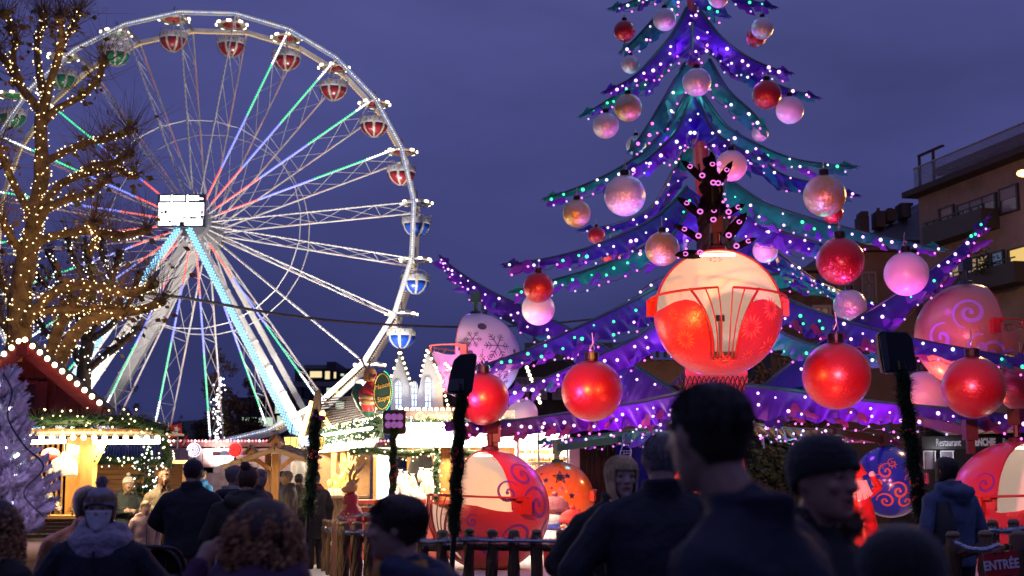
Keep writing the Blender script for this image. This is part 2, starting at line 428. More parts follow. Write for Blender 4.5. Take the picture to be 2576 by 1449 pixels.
# screen with an over-exposed advert (flat light print)
sb = P(458, 530.5, 90.2); w_, h_ = S(121, 90.2), S(85, 90.2)
b = MB(); b.box(sb, (w_, .35, h_)); scr = b.build('screen', M('dark screen case', (.03, .035, .07), .4), wheel)
lit = emis('over exposed screen', (1, 1, 1), 4, True)
fy = sb.y-.18
def scr_rect(mb, u0, v0, u1, v1, dy=0):
    mb.box((sb.x+(u0+u1-1)/2*w_, fy-dy, sb.z+(.5-(v0+v1)/2)*h_), ((u1-u0)*w_, .01, (v1-v0)*h_))
b = MB()
for q in ((.02, .27, .97, .74), (.02, .77, .95, .95), (.05, .05, .24, .21), (.27, .03, .31, .27), (.33, .05, .56, .21), (.60, .03, .64, .27), (.66, .05, .86, .2), (.8, .12, .95, .17)): scr_rect(b, *q)
b.build('screen_image', lit, scr, kind='stuff')
for col, qs in (((.01, .01, .03), ((.14, .5, .2, .6), (.5, .58, .54, .61), (.50, .29, .51, .38), (.53, .29, .54, .33), (.6, .57, .65, .59), (.73, .56, .79, .58), (.77, .5, .79, .57), (.52, .7, .62, .735), (.05, .8, .07, .87), (.15, .8, .155, .87), (.23, .8, .29, .87), (.36, .8, .37, .86), (.41, .8, .42, .86), (.47, .85, .57, .96), (.7, .8, .71, .87), (.8, .8, .81, .86), (.88, .8, .89, .87), (.68, .68, .82, .735), (.9, .66, .97, .735))),
                ((.1, .1, .7), ((.06, .52, .11, .58), (.38, .52, .405, .56))), ((.6, .05, .3), ((.08, .58, .11, .62), (.39, .56, .41, .6), (.91, .5, .96, .62)))):
    b = MB()
    for q in qs: scr_rect(b, *q, dy=.012)
    b.build('screen_image', M('screen print %.2f' % col[2], col, .5), scr, kind='stuff')
lamp('AREA', (sb.x, sb.y-.6, sb.z), (.9, .95, 1), 350, target=(sb.x, 0, 2), sx=3, sy=2.2, name='screen_light')
# work lights that wash the wheel's frame
for px_, py_, Y_, e_ in ((560, 1100, 86, 9000), (900, 1060, 88, 30000), (200, 1060, 86, 11000)):
    p = P(px_, py_, Y_); lamp('SPOT', (p.x, Y_, 2.2), (.98, .93, .88), e_, 1.0, (CN.x+(p.x-CN.x)*.5, YN+2, 18), 100, .8, 'wheel_light')

# gondolas of the wheel ------------------------------------------------
def wheel_gondola(name, main, second, closed=False):
    r = thing(name, (0, 0, 0), 'x', 'gondola', 'gondolas hanging on the ferris wheel')
    shell = M('%s gondola paint' % name, main, .3, coat=.5); cream = M('cream gondola paint', (.62, .55, .45), .4)
    band = M('%s gondola print' % name, (.62, .60, .62), .4); pr = M('%s flower print' % name, second, .5)
    # canopy: flying saucer
    b = MB(); b.lathe([(.1, .30), (.55, .26), (1.02, .06), (1.08, 0), (1.02, -.10), (.62, -.02), (.12, .06)], (0, 0, 0), 24); b.build('canopy', cream, r, True)
    b = MB(); b.lathe([(0.01, .0), (.60, -.045), (.64, -.035), (.02, .03)], (0, 0, -.01), 20); b.build('canopy_lining', shell, r, True)
    bm = None
    for k in range(8):
        a = 2*math.pi*(k+.5)/8
        if bm is None:
            q = MB(); q.box((0, 0, 0), (.11, .27, .13)); bm = q.mesh('bulb', emis('gondola canopy lamp', (1, .84, .58), 6, True))
        link('bulb', bm, r, (1.10*math.cos(a), 1.10*math.sin(a), -.01), (0, 0, a))
    b = MB(); b.tube([(0, 0, .9), (0, 0, -2.3)], .055, 8); b.build('pole', grey_metal, r)
    zt = -1.08
    b = MB(); prof = [(1.0, 0), (1.02, -.06), (1.0, -.38), (.985, -.46)]; b.lathe(prof+[(.95, -.46), (.95, 0)], (0, 0, zt), 28); b.build('bowl_rim', band, r, True)
    b = MB(); b.lathe([(.985, -.46), (.88, -.78), (.64, -1.08), (.30, -1.27), (.01, -1.30)], (0, 0, zt), 28); b.build('bowl', shell, r, True)
    q = MB(); mats_ = [pr, M('gondola leaf print', (.05, .30, .32), .5)]
    for k in range(20):
        a = 2*math.pi*(k+.3)/20; q.mi = k % 2
        q.ball((1.005*math.cos(a), 1.005*math.sin(a), zt-.2+.07*math.sin(k*2.1)), .10, 6, 4, (.5, .5, 1))
    q.build('flower_print', mats_, r, kind='stuff')
    q = MB(); pts = [(1.03, 0, zt+.0), (1.03, 0, zt-.4), (.93, 0, zt-.78), (.68, 0, zt-1.1), (.32, 0, zt-1.30), (.06, 0, zt-1.33)]
    for i in range(5):
        w0 = .10*(1-.1*i); w1 = .10*(1-.1*(i+1)); p, s2 = Vector(pts[i]), Vector(pts[i+1])
        q.add([p+Vector((0, -w0, 0)), p+Vector((0, w0, 0)), s2+Vector((0, w1, 0)), s2+Vector((0, -w1, 0))], [(0, 1, 2, 3)])
    rm = q.mesh('rib', cream)
    for k in range(8): link('rib', rm, r, (0, 0, 0), (0, 0, 2*math.pi*k/8+.2))
    q = MB()
    for a0 in (.3, 3.4):
        q.tube([(1.03*math.cos(a0+t*.16), 1.03*math.sin(a0+t*.16), zt+.05+.2*min(1, t/2, (14-t)/2)) for t in range(15)], .02, 5)
    q.build('rail', grey_metal, r)
    if closed:
        q = MB(); q.lathe([(1.0, 0), (1.03, zt*.5), (1.0, zt)], (0, 0, -.02), 24); q.build('curtain', M('clear gondola curtain', (.75, .72, .8), .2, alpha=.45), r, True)
    return r
gr_ = wheel_gondola('gondola', (.36, .015, .03), (.7, .08, .2))
gb_ = wheel_gondola('gondola', (.02, .07, .5), (.55, .45, .05))
MATS.pop('gondola gondola paint', None)
# paint differs by kind: rebuild keyed materials
for root_, nm, colr, pc in ((gb_, 'blue', (.02, .09, .55), (.55, .45, .05)),):
    pm = M('blue gondola paint', colr, .3, coat=.5); pp = M('yellow gondola print', pc, .5)
    for ch in root_.children:
        if ch.name.startswith(('bowl', 'canopy_lining')) and not ch.name.startswith('bowl_rim'):
            ch.data = ch.data.copy(); ch.data.materials[0] = pm
        if ch.name.startswith('flower_print'): ch.data = ch.data.copy(); ch.data.materials[0] = pp
gg_ = copytree(gr_); gc_ = wheel_gondola('gondola', (.36, .015, .03), (.3, .5, .3), True)
pm = M('green gondola paint', (.015, .27, .12), .3, coat=.5)
for root_ in (gg_, gc_):
    for ch in root_.children:
        if ch.name.startswith(('bowl', 'canopy_lining')) and not ch.name.startswith('bowl_rim'):
            ch.data = ch.data.copy(); ch.data.materials[0] = pm
glist = [(438, 48, 'r', 'red gondola at the top of the ferris wheel, left of the topmost pair'), (583, 62, 'r', 'red gondola at the top of the ferris wheel, right of the topmost pair'),
         (722, 95, 'r', 'red gondola third clockwise from the wheel top'), (840, 170, 'r', 'red gondola fourth clockwise from the wheel top, with open door'),
         (942, 261, 'r', 'red gondola at upper right of the wheel, two above the blue ones'), (1010, 382, 'r', 'lowest red gondola, just above the first blue one'),
         (1048, 511, 'b', 'highest blue gondola at the right edge of the ferris wheel'), (1045, 654, 'b', 'second blue gondola down the right edge of the wheel'),
         (1010, 790, 'b', 'third blue gondola, hanging over the white castle gables'), (930, 918, 'b', 'lowest blue gondola partly hidden behind the reindeer figure'),
         (293, 84, 'c', 'green gondola closed by a clear curtain, left of wheel top'), (160, 143, 'g', 'green gondola half hidden behind the upper tree limbs'),
         (33, 240, 'g', 'green gondola at the left edge behind the lit tree')]
used = set(); proto = {'r': gr_, 'b': gb_, 'g': gg_, 'c': gc_}
for i, (x, y, k, lab) in enumerate(glist):
    o = proto[k] if k not in used else copytree(proto[k]); used.add(k)
    lamp('POINT', P(x, y, 96.1)+Vector((0, 0, -.55)), (1, .80, .52), 22, .15, name='gondola_light')
    o.location = P(x, y, 96.1); o.rotation_euler.z = rnd.uniform(0, 6.28); o['label'] = lab

# boarding platform under the wheel ------------------------------------
pf = thing('boarding_platform', (PX(640, 87), 87, 0), 'wheel boarding platform with pale curtains and a red lit rail', 'platform')
b = MB(); b.box((PX(700, 87), 88.5, 1.0), (S(620, 87), 5, 2.0)); b.build('deck', M('platform skirt', (.45, .40, .42), .6, noise_=(2, .6, 1.2)), pf)
for i, x in enumerate(range(440, 1000, 28)):
    b = MB(); p0 = P(x, 1128, 86); b.box((p0.x, 86+.03*(i % 2), p0.z-.75), (S(26, 86), .06, 1.5)); b.build('curtain_panel', M('pink curtain %d' % (i % 3), ((.62, .40, .38), (.55, .5, .52), (.6, .45, .48))[i % 3], .6, noise_=(2.5, .55, 1.2)), pf)
b = MB(); b.beam(P(425, 1117, 85.8), P(1010, 1117, 85.8), .1, .32); b.build('rail_board', M('painted rail board', (.35, .16, .14), .5, noise_=(4, .4, 1.5)), pf)
b = MB()
for x in range(428, 1005, 9): b.mi = (x//9) % 3 == 0; b.dot(P(x, 1109, 85.6), .08)
b.build('rail_lights', [emis('pink rail led', (1, .25, .3), 3.5), led_white], pf, kind='stuff')
for i in range(7):
    b = MB(); x = 535+i*19; b.add([P(x, 1135, 85), P(x+19, 1135, 85), P(x+19, 1146, 84), P(x, 1146, 84)], [(0, 1, 2, 3)])
    b.build('awning_stripe', M('awning %d' % (i % 2), ((.5, .03, .03), (.7, .68, .66))[i % 2], .6), pf, solid=.03)
lamp('POINT', P(650, 1165, 83), (1, .66, .48), 330, .5, name='platform_light')

# light discs on posts ---------------------------------------------------
for x, y, colr, lab in ((489, 1132, (.95, .85, 1), 'round white light wheel on a post, left of the red one'), (592, 1132, (1, .06, .05), 'round red light wheel on a post near the shelter')):
    t = thing('light_disc', (PX(x, 60), 60, 0), lab, 'light decoration', 'light discs before the ferris wheel')
    c = P(x, y, 60); b = MB(); b.tube([(c.x, 60, 0), (c.x, 60, c.z-.2)], .05, 6); b.build('post', dark_iron, t)
    b = MB(); b.ball(c, .29, 16, 10); b.build('globe', M('disc body %.2f' % colr[1], tuple(v*.25 for v in colr), .5), t, True)
    q = MB()
    for rr in range(1, 5):
        for k in range(rr*7):
            a = 2*math.pi*k/(rr*7); q.dot(c+Vector((math.cos(a)*rr*.072, -math.sqrt(max(.0, .31**2-(rr*.072)**2)), math.sin(a)*rr*.072)), .021)
    q.build('disc_lights', emis('disc led %.2f' % colr[1], colr, 5), t, kind='stuff')

# swiss flags ------------------------------------------------------------
def flag(x, y0, y1, pts, ctr, arm, Y, lab, rot):
    t = thing('flag', (PX(x, Y), Y, 0), lab, 'flag', 'red flags with a white cross')
    b = MB(); b.tube([(PX(x, Y), Y, 0), P(x, y0, Y)], .03, 6); b.build('pole', grey_metal, t)
    a, bb, c, d = [P(px_, py_, Y) for px_, py_ in pts]
    def f(u, v):
        p = a.lerp(bb, u).lerp(d.lerp(c, u), v); return p+Vector((0, -.07*math.sin(u*7+v*2), 0))
    b = MB(); b.grid(f, 14, 8); b.build('cloth', M('red flag cloth', (.55, .025, .012), .7, emit=None), t, True, solid=.004)
    b = MB()
    def cr(u0, v0, u1, v1): b.grid(lambda u, v: f(u0+(u1-u0)*u, v0+(v1-v0)*v)+Vector((0, -.012, 0)), 4, 4)
    cr(.40, .2, .60, .8); cr(.2, .4, .397, .6); cr(.603, .4, .8, .6)
    b.build('cross', M('white flag cross', (.8, .78, .75), .7), t, True, solid=.004)
flag(424, 1062, 0, ((426, 1074), (457, 1062), (459, 1090), (430, 1105)), 0, 0, 38, 'red flag with white cross, the wide open upper one by the garland', 0)
flag(447, 1100, 0, ((474, 1090), (470, 1118), (449, 1132), (456, 1112)), 0, 0, 39, 'red flag with white cross, the furled lower one', 0)
lamp('POINT', P(440, 1120, 35), (1, .8, .6), 120, .3, name='flag_light')

# ================================================================== far office block behind the wheel
of_wall = M('dusk concrete', (.20, .19, .21), .8, noise_=(.4, .85, 1.1)); of_glass = M('dark office glass', (.02, .025, .045), .12)
win_lit = emis('lit office window', (1, .80, .42), 1.0); win_pale = emis('lit greenish office window', (.75, .95, .75), .8)
mull = M('dark window frame', (.015, .015, .02), .5)
def far_block(name, lab, Y, boxes, wins):
    t = thing(name, (PX(boxes[0][0], Y), Y, 0), lab, 'building')
    for x0, y0, x1, dy, m_ in boxes:
        a, c = P(x0, y0, Y+dy), P(x1, y0, Y+dy); b = MB(); b.box(((a.x+c.x)/2, Y+dy+6, a.z/2), (c.x-a.x, 12, a.z)); b.build('wall', m_, t)
    for x0, y0, x1, y1, m_, nm in wins:
        a, c = P(x0, y0, Y-.1), P(x1, y1, Y-.1); b = MB()
        w = c.x-a.x; h = a.z-c.z; n = max(1, int(w/1.6+.5))
        for i in range(n+1): b.box((a.x+w*i/n, Y-.15, (a.z+c.z)/2), (.18, .3, h+.2))
        b.box(((a.x+c.x)/2, Y-.15, a.z+.1), (w+.2, .3, .2)); b.box(((a.x+c.x)/2, Y-.15, c.z-.1), (w+.2, .3, .2))
        f = b.build('window', mull, t)
        b = MB(); b.box(((a.x+c.x)/2, Y-.05, (a.z+c.z)/2), (w, .04, h)); b.build('pane', m_, f)
    return t
off = far_block('office_building', 'grey office block with a lit top floor, right behind the ferris wheel', 160,
    [(742, 927, 905, 0, M('dark top storey', (.05, .05, .06), .6)), (722, 960, 925, -.4, of_wall), (765, 918, 835, 4, of_wall), (822, 910, 845, 3, M('roof plant', (.03, .03, .04), .7)), (700, 1000, 740, -.8, of_wall)],
    [(755, 936, 770, 952, of_glass, 0), (778, 934, 812, 950, win_lit, 0), (816, 934, 832, 954, win_lit, 0), (838, 936, 848, 952, win_lit, 0), (855, 940, 868, 946, win_pale, 0), (876, 936, 896, 952, of_glass, 0)])
def more_w(t, Y, lst):
    for x0, y0, x1, y1, m_ in lst:
        a, c = P(x0, y0, Y), P(x1, y1, Y); b = MB(); b.box(((a.x+c.x)/2, Y, (a.z+c.z)/2), (c.x-a.x+.4, .2, a.z-c.z+.4)); f = b.build('window', mull, t)
        b = MB(); b.box(((a.x+c.x)/2, Y-.12, (a.z+c.z)/2), (c.x-a.x, .06, a.z-c.z)); b.build('pane', m_, f)
more_w(off, 159.4, [(738, 978, 760, 995, of_glass), (765, 978, 788, 995, of_glass), (800, 976, 812, 992, of_glass), (822, 976, 838, 994, win_pale), (843, 978, 851, 990, win_lit), (870, 976, 890, 995, of_glass),
    (738, 1010, 760, 1028, of_glass), (765, 1010, 786, 1028, of_glass), (800, 1010, 822, 1028, of_glass), (845, 1010, 866, 1028, win_pale), (738, 1045, 762, 1062, of_glass), (770, 1045, 795, 1062, win_lit)])
low = far_block('office_building', 'low dark glass office with greenish lit windows behind autumn trees', 130,
    [(595, 1000, 760, 0, M('dark curtain wall', (.03, .03, .04), .5))], [(606, 1050, 690, 1072, win_pale, 0), (695, 1046, 716, 1070, win_pale, 0), (690, 1018, 705, 1040, win_pale, 0), (640, 1018, 672, 1036, of_glass, 0), (606, 1084, 700, 1096, of_glass, 0)])
hb = MB()
def hill(u, v):
    x = -150+u*220; return Vector((x, 300+v*120, (8+7*noise.noise(Vector((x*.03, 0, 1)))+6*math.exp(-((x+70)/30)**2))*math.sin(math.pi*min(1, v*1.0+.0))*1.2-1))
hb.grid(hill, 60, 10); hl = hb.build('hill', M('dark wooded hill', (.02, .028, .02), .9, noise_=(.2, .5, 1.5)), None, True); tag(hl, kind='structure')

# ================================================================== trees
bark = M('pollard bark', (.115, .070, .032), .85, noise_=(6, .35, 1.7), bump=(12, 1.0))
bark_dark = M('dark bark', (.05, .035, .02), .85, noise_=(5, .5, 1.4), bump=(11, .8))
twig_m = M('thin twigs', (.12, .07, .04), .8); leaf_m = M('last leaves', (.10, .11, .02), .6, noise_=(2, .5, 1.5)); leaf_b = M('dry brown leaves', (.16, .07, .025), .7, noise_=(2, .5, 1.4))
def leaf(mb, c, s, rg):
    a = Vector((rg.gauss(0, 1), rg.gauss(0, 1), rg.gauss(0, 1))).normalized(); u = a.cross(Vector((.3, .2, 1))).normalized(); w = a.cross(u)
    mb.add([c-u*s, c+w*s*.7-u*s*.2, c+u*s, c-w*s*.7-u*s*.2, ], [(0, 1, 2, 3)])
def pollard(name, lab, limbs, Y, kpx, mat, light_mats, dens, ntw, seed, dy=1.2, dot=.026, twl=(.35, .95)):
    """limbs: polylines of (px, py, half width px); every limb ends in a knuckle with a burst of twigs"""
    rg = random.Random(seed); x0 = limbs[0][0][0]
    t = thing(name, (PX(x0, Y), Y, 0), lab, 'tree')
    tw = MB(); lv = MB(); lights = MB(); knots = MB()
    for i, lm in enumerate(limbs):
        d0 = rg.uniform(-dy, dy) if i else 0
        ctl = []
        for j, (x, y, hw) in enumerate(lm):
            ctl.append((P(x, y, Y+(d0*j/max(1, len(lm)-1) if i else 0)), S(hw, Y)))
        pts = bez([c for c, _ in ctl], 6)
        rs = []
        for k in range(len(pts)):
            f = k/6; a = min(int(f), len(ctl)-2); rs.append(ctl[a][1]+(ctl[a+1][1]-ctl[a][1])*(f-a))
            rs[-1] *= 1+.18*noise.noise(pts[k]*3.1)
        pts = [p+Vector((noise.noise(p*1.7), noise.noise(p*1.7+Vector((5, 0, 0))), noise.noise(p*1.7+Vector((0, 9, 0)))))*.05 for p in pts]
        b = MB(); b.tube(pts, rs, 10)
        b.build('trunk' if i == 0 else 'limb', mat, t, True)
        # string lights wound round the limb
        ph = rg.random()*6
        for k in range(len(pts)-1):
            a, c = pts[k], pts[k+1]; n = int((c-a).length*dens*(.6+rs[k]*3.2))
            ax = (c-a).normalized(); u = ax.cross(Vector((0, 1, 0)));  u = u.normalized() if u.length > .1 else Vector((1, 0, 0)); w = ax.cross(u)
            for _ in range(n):
                q = rg.random(); an = rg.uniform(0, 6.283)
                lights.mi = rg.randrange(len(light_mats))
                lights.dot(a.lerp(c, q)+(u*math.cos(an)+w*math.sin(an))*(rs[k]*1.08+.02), dot*rg.uniform(.6, 1.25))
        # twigs
        e = pts[-1]; er = rs[-1]
        ends = [e]+[pts[int(len(pts)*f)] for f in (.55, .75) if i and len(pts) > 8]
        for q, kp in enumerate(ends):
            if i == 0: break
            knots.ball(kp+Vector((0, 0, er*.2)), max(er*1.5, .10)*(1 if q == 0 else .85), 9, 6, (1, 1, .9))
            for _ in range(ntw if q == 0 else ntw//2):
                d = Vector((rg.gauss(0, .75), rg.gauss(0, .6), rg.gauss(.75, .5))).normalized(); ln = rg.uniform(*twl)
                p1 = kp+d*ln*.5; p2 = kp+d*ln+Vector((rg.gauss(0, .08), rg.gauss(0, .05), rg.uniform(0, .16)))
                tw.tube([kp, p1, p2], [.0065, .0045, .002], 3, False)
                if rg.random() < .06: lv.mi = rg.random() < .5; leaf(lv, p2, rg.uniform(.05, .09), rg)
            for _ in range(9):
                lv.mi = rg.random() < .75; leaf(lv, kp+Vector((rg.gauss(0, .14), rg.gauss(0, .12), rg.gauss(0, .12))), rg.uniform(.05, .09), rg)
    knots.build('knuckles', mat, t, True, kind='stuff')
    tw.build('twigs', twig_m, t, kind='stuff')
    lv.build('leaves', [leaf_m, leaf_b], t, kind='stuff')
    lights.build('string_lights', light_mats, t, kind='stuff')
    return t
pl = [
 [(28, 1260, 40), (36, 1000, 36), (40, 900, 33), (52, 760, 29), (64, 650, 27), (85, 560, 22), (97, 483, 19), (104, 366, 17), (104, 300, 16), (110, 262, 14)],
 [(108, 290, 12), (70, 240, 11), (45, 200, 10), (15, 160, 9), (-12, 130, 8)], [(52, 210, 8), (30, 150, 7), (38, 90, 6), (10, 40, 6)],
 [(112, 268, 11), (100, 170, 9), (93, 102, 8), (110, 60, 7), (110, 32, 8)],
 [(112, 270, 12), (132, 185, 10), (150, 127, 9), (158, 95, 7), (148, 45, 7)], [(156, 100, 8), (172, 80, 7), (187, 60, 6), (197, 32, 7)],
 [(112, 310, 10), (140, 280, 9), (167, 263, 8), (213, 233, 7), (247, 200, 7), (262, 158, 8)],
 [(98, 470, 10), (115, 408, 9), (200, 367, 9), (267, 350, 8), (327, 325, 9)],
 [(90, 560, 12), (143, 473, 10), (185, 450, 9), (233, 434, 8), (283, 412, 8), (325, 388, 9)], [(160, 462, 8), (230, 420, 7), (290, 428, 7), (340, 440, 8)],
 [(70, 640, 13), (110, 607, 11), (155, 594, 10), (227, 582, 9), (307, 592, 8), (367, 580, 9)],
 [(75, 600, 12), (120, 530, 10), (170, 505, 9), (227, 486, 9), (270, 455, 8)],
 [(45, 820, 20), (70, 800, 16), (120, 752, 13), (162, 723, 12), (215, 716, 11), (283, 733, 10), (333, 738, 9), (385, 716, 10)],
 [(70, 800, 13), (120, 782, 11), (200, 778, 10), (298, 772, 8)],
 [(120, 960, 20), (153, 903, 18), (205, 823, 16), (260, 792, 14), (335, 782, 11), (405, 765, 10)],
 [(110, 980, 18), (138, 866, 16), (160, 803, 14), (178, 766, 11), (230, 735, 9)],
 [(52, 640, 12), (32, 607, 10), (13, 566, 9), (-15, 535, 9)], [(44, 780, 13), (15, 720, 11), (-15, 690, 10)], [(88, 560, 10), (40, 470, 9), (5, 395, 8), (-10, 350, 8)],
 [(225, 640, 9), (240, 590, 8), (235, 560, 8)], [(40, 850, 13), (0, 800, 10), (-20, 780, 9)]]
pollard('plane_tree', 'large bare pollarded plane tree wound with warm string lights', pl, 24, 0, bark, [led_warm, emis('soft warm led', (1, .70, .34), 2.5)], 42, 44, 3, dot=.0150)
for px_, py_, e_ in ((20, 420, 9), (150, 300, 9), (40, 640, 12), (200, 560, 12), (80, 820, 16), (240, 800, 14), (140, 130, 8), (300, 700, 9)): lamp('POINT', P(px_, py_, 23.0), (1, .62, .26), e_*1.3, .5, name='string_glow')
pl2 = [
 [(205, 1250, 24), (206, 1050, 21), (212, 930, 18), (220, 860, 16)],
 [(220, 860, 13), (195, 780, 11), (160, 720, 9), (125, 640, 8)], [(216, 850, 11), (232, 760, 10), (225, 680, 8), (212, 620, 8)], [(220, 850, 12), (262, 780, 10), (285, 700, 9), (300, 640, 8)],
 [(222, 860, 10), (275, 820, 9), (330, 760, 8), (350, 690, 8)], [(225, 690, 7), (190, 660, 6), (170, 600, 6)], [(285, 700, 7), (262, 660, 6), (255, 600, 6)], [(160, 720, 7), (120, 720, 6), (90, 690, 6)],
 [(212, 930, 12), (180, 870, 10), (120, 840, 8), (90, 800, 7)], [(212, 940, 10), (250, 900, 9), (300, 870, 8), (340, 830, 7)]]
pollard('plane_tree', 'smaller dark pollard tree with cold white lights behind the big one', pl2, 31, 0, bark_dark, [led_white, emis('soft white led', (1, .95, .8), 2.5)], 28, 26, 5, twl=(.3, .8), dot=.018)

def bushy(name, lab, px_, ytop, ybot, wpx, Y, cols, n, seed, lights=None):
    rg = random.Random(seed); base = P(px_, ybot, Y); top = P(px_, ytop, Y)
    t = thing(name, (base.x, Y, 0), lab, 'tree'); H = top.z; rw = S(wpx, Y)
    b = MB(); b.tube([(base.x, Y, 0), (base.x+.1, Y, H*.45), (base.x, Y, H*.8)], [H*.03, H*.022, H*.008], 7)
    for k in range(9):
        a = rg.uniform(0, 6.28); z = H*rg.uniform(.3, .6); b.tube([(base.x, Y, z), (base.x+math.cos(a)*rw*.7, Y+math.sin(a)*rw*.7, z+H*.25)], [H*.012, .02], 5)
    b.build('trunk', bark_dark, t)
    b = MB(); cl = [(Vector((rg.gauss(0, .42)*rw, rg.gauss(0, .42)*rw, H*(.60+rg.gauss(0, .16)))), rg.uniform(.22, .42)*rw) for _ in range(34)]
    for _ in range(n):
        c, r = rg.choice(cl); d = Vector((rg.gauss(0, 1), rg.gauss(0, 1), rg.gauss(0, 1))).normalized()*r*rg.random()**.4
        b.mi = rg.randrange(len(cols)); leaf(b, Vector((base.x, Y, 0))+c+d, rw*rg.uniform(.035, .08), rg)
    b.build('crown', cols, t, kind='stuff')
    if lights:
        q = MB()
        for _ in range(lights): q.dot((base.x+rg.gauss(0, .12)*rw, Y-rw*.6, H*rg.uniform(.12, .95)), .075)
        q.build('string_lights', led_white, t, kind='stuff')
    return t
aut = [M('rust autumn leaves', (.14, .055, .02), .7), M('brown autumn leaves', (.09, .04, .02), .7), M('dark autumn leaves', (.045, .03, .018), .7)]
dkg = [M('dark evergreen', (.016, .03, .014), .7), M('dark evergreen tips', (.03, .045, .02), .7)]
bushy('autumn_tree', 'rusty autumn tree with white string lights seen through the wheel', 556, 935, 1120, 60, 112, aut, 5200, 11, 130)
bushy('autumn_tree', 'darker autumn tree right of the string-lit one', 628, 960, 1120, 55, 116, aut, 4800, 12)
bushy('autumn_tree', 'reddish tree in front of the low office', 505, 1010, 1120, 42, 118, aut, 3600, 13)
bushy('dark_tree', 'dark tree beside the red gabled roof', 322, 985, 1120, 36, 70, dkg, 3000, 14)
bushy('dark_tree', 'small dark treetop on the horizon left of the flags', 445, 1028, 1110, 22, 150, dkg, 1500, 15)
bushy('dark_tree', 'dark leafy tree behind the blue gondola', 2000, 1080, 1330, 130, 46, dkg, 6000, 16)
bushy('bare_tree', 'brown bare-twigged tree beside the cream gondola', 1965, 800, 1200, 90, 50, [twig_m, M('tangled twigs', (.06, .04, .028), .8)], 4200, 17)
# ================================================================== the giant Christmas tree ride
TX, TY = PX(1775, 30), 30.0
tree = thing('christmas_tree_ride', (TX, TY, 0), 'giant artificial Christmas tree carousel with violet lit cloth branches', 'carousel')
trunk_red = M('red trunk cladding', (.22, .02, .03), .5, noise_=(3, .5, 1.4)); arm_teal = M('dark teal steel', (.015, .05, .06), .4, .3); arm_red = M('red brown steel', (.06, .012, .010), .5, .2)
b = MB(); tp = [(1800, 1330, 70), (1796, 1200, 62), (1792, 1000, 48), (1790, 870, 34), (1782, 700, 26), (1772, 500, 21), (1760, 350, 19), (1748, 200, 17), (1742, 60, 14), (1738, -120, 10)]
b.tube([P(x, y, TY) for x, y, _ in tp], [S(w, TY) for *_, w in tp], 14); b.build('trunk', trunk_red, tree)
for k in range(9):
    a = 2*math.pi*k/9+.2; b = MB(); c = P(1798, 1200, TY)
    b.beam((TX+math.cos(a)*.95, TY+math.sin(a)*.95, 0), (TX+math.cos(a)*.55, TY+math.sin(a)*.55, 3.4), .42, .06, (math.cos(a), math.sin(a), 0)); b.build('trunk_panel', M('striped red panel', (.45, .03, .02), .5, noise_=(14, .5, 1.3), stretch=(8, 8, .3)), tree)
b = MB(); b.lathe([(.7, 3.0), (.85, 3.2), (.85, 3.5), (.6, 3.7), (.45, 3.9)], (TX, TY, 0), 20); b.build('turntable', arm_red, tree)

def cloth(name, col, tcol):
    m = M(name, col, .42, noise_=(2.2, .7, 1.2), bump=(7, .25), sheen=.3)
    nt = m.node_tree; b = nt.nodes['Principled BSDF']; out = nt.nodes['Material Output']
    tr = nt.nodes.new('ShaderNodeBsdfTranslucent'); tr.inputs['Color'].default_value = (*tcol, 1)
    mx = nt.nodes.new('ShaderNodeMixShader'); mx.inputs[0].default_value = .35
    nt.links.new(b.outputs[0], mx.inputs[1]); nt.links.new(tr.outputs[0], mx.inputs[2]); nt.links.new(mx.outputs[0], out.inputs['Surface'])
    return m
cl_v = cloth('violet branch cloth', (.055, .003, .27), (.10, .002, .45)); cl_b = cloth('blue branch cloth', (.014, .010, .20), (.04, .005, .38)); cl_g = cloth('teal branch cloth', (.004, .16, .16), (.01, .26, .24))
cl_d = cloth('dark plum branch cloth', (.005, .003, .007), (.004, .002, .005))
cl_leaf = cloth('lilac leaf cloth', (.11, .02, .45), (.16, .015, .6)); cl_tl = cloth('teal leaf cloth', (.01, .16, .24), (.01, .2, .3)); cl_rd = cloth('plum leaf cloth', (.20, .02, .12), (.2, .02, .1))
led_me = {}
for nm, m_ in (('p', led_purple), ('b', led_blue), ('g', led_green), ('m', led_magenta)):
    q = MB(); q.ball((0, 0, 0), .030, 8, 5); led_me[nm] = q.mesh('led', m_, smooth=True)
n_led = 0; led_extra = {'p': MB(), 'b': MB(), 'g': MB(), 'm': MB()}
def put_led(k, p, br, sc=1):
    global n_led
    if n_led < 290:
        link('led', led_me[k], br, p, scale=sc); n_led += 1
    else: led_extra[k].ball(p, .032*sc, 6, 4)
vlights = []
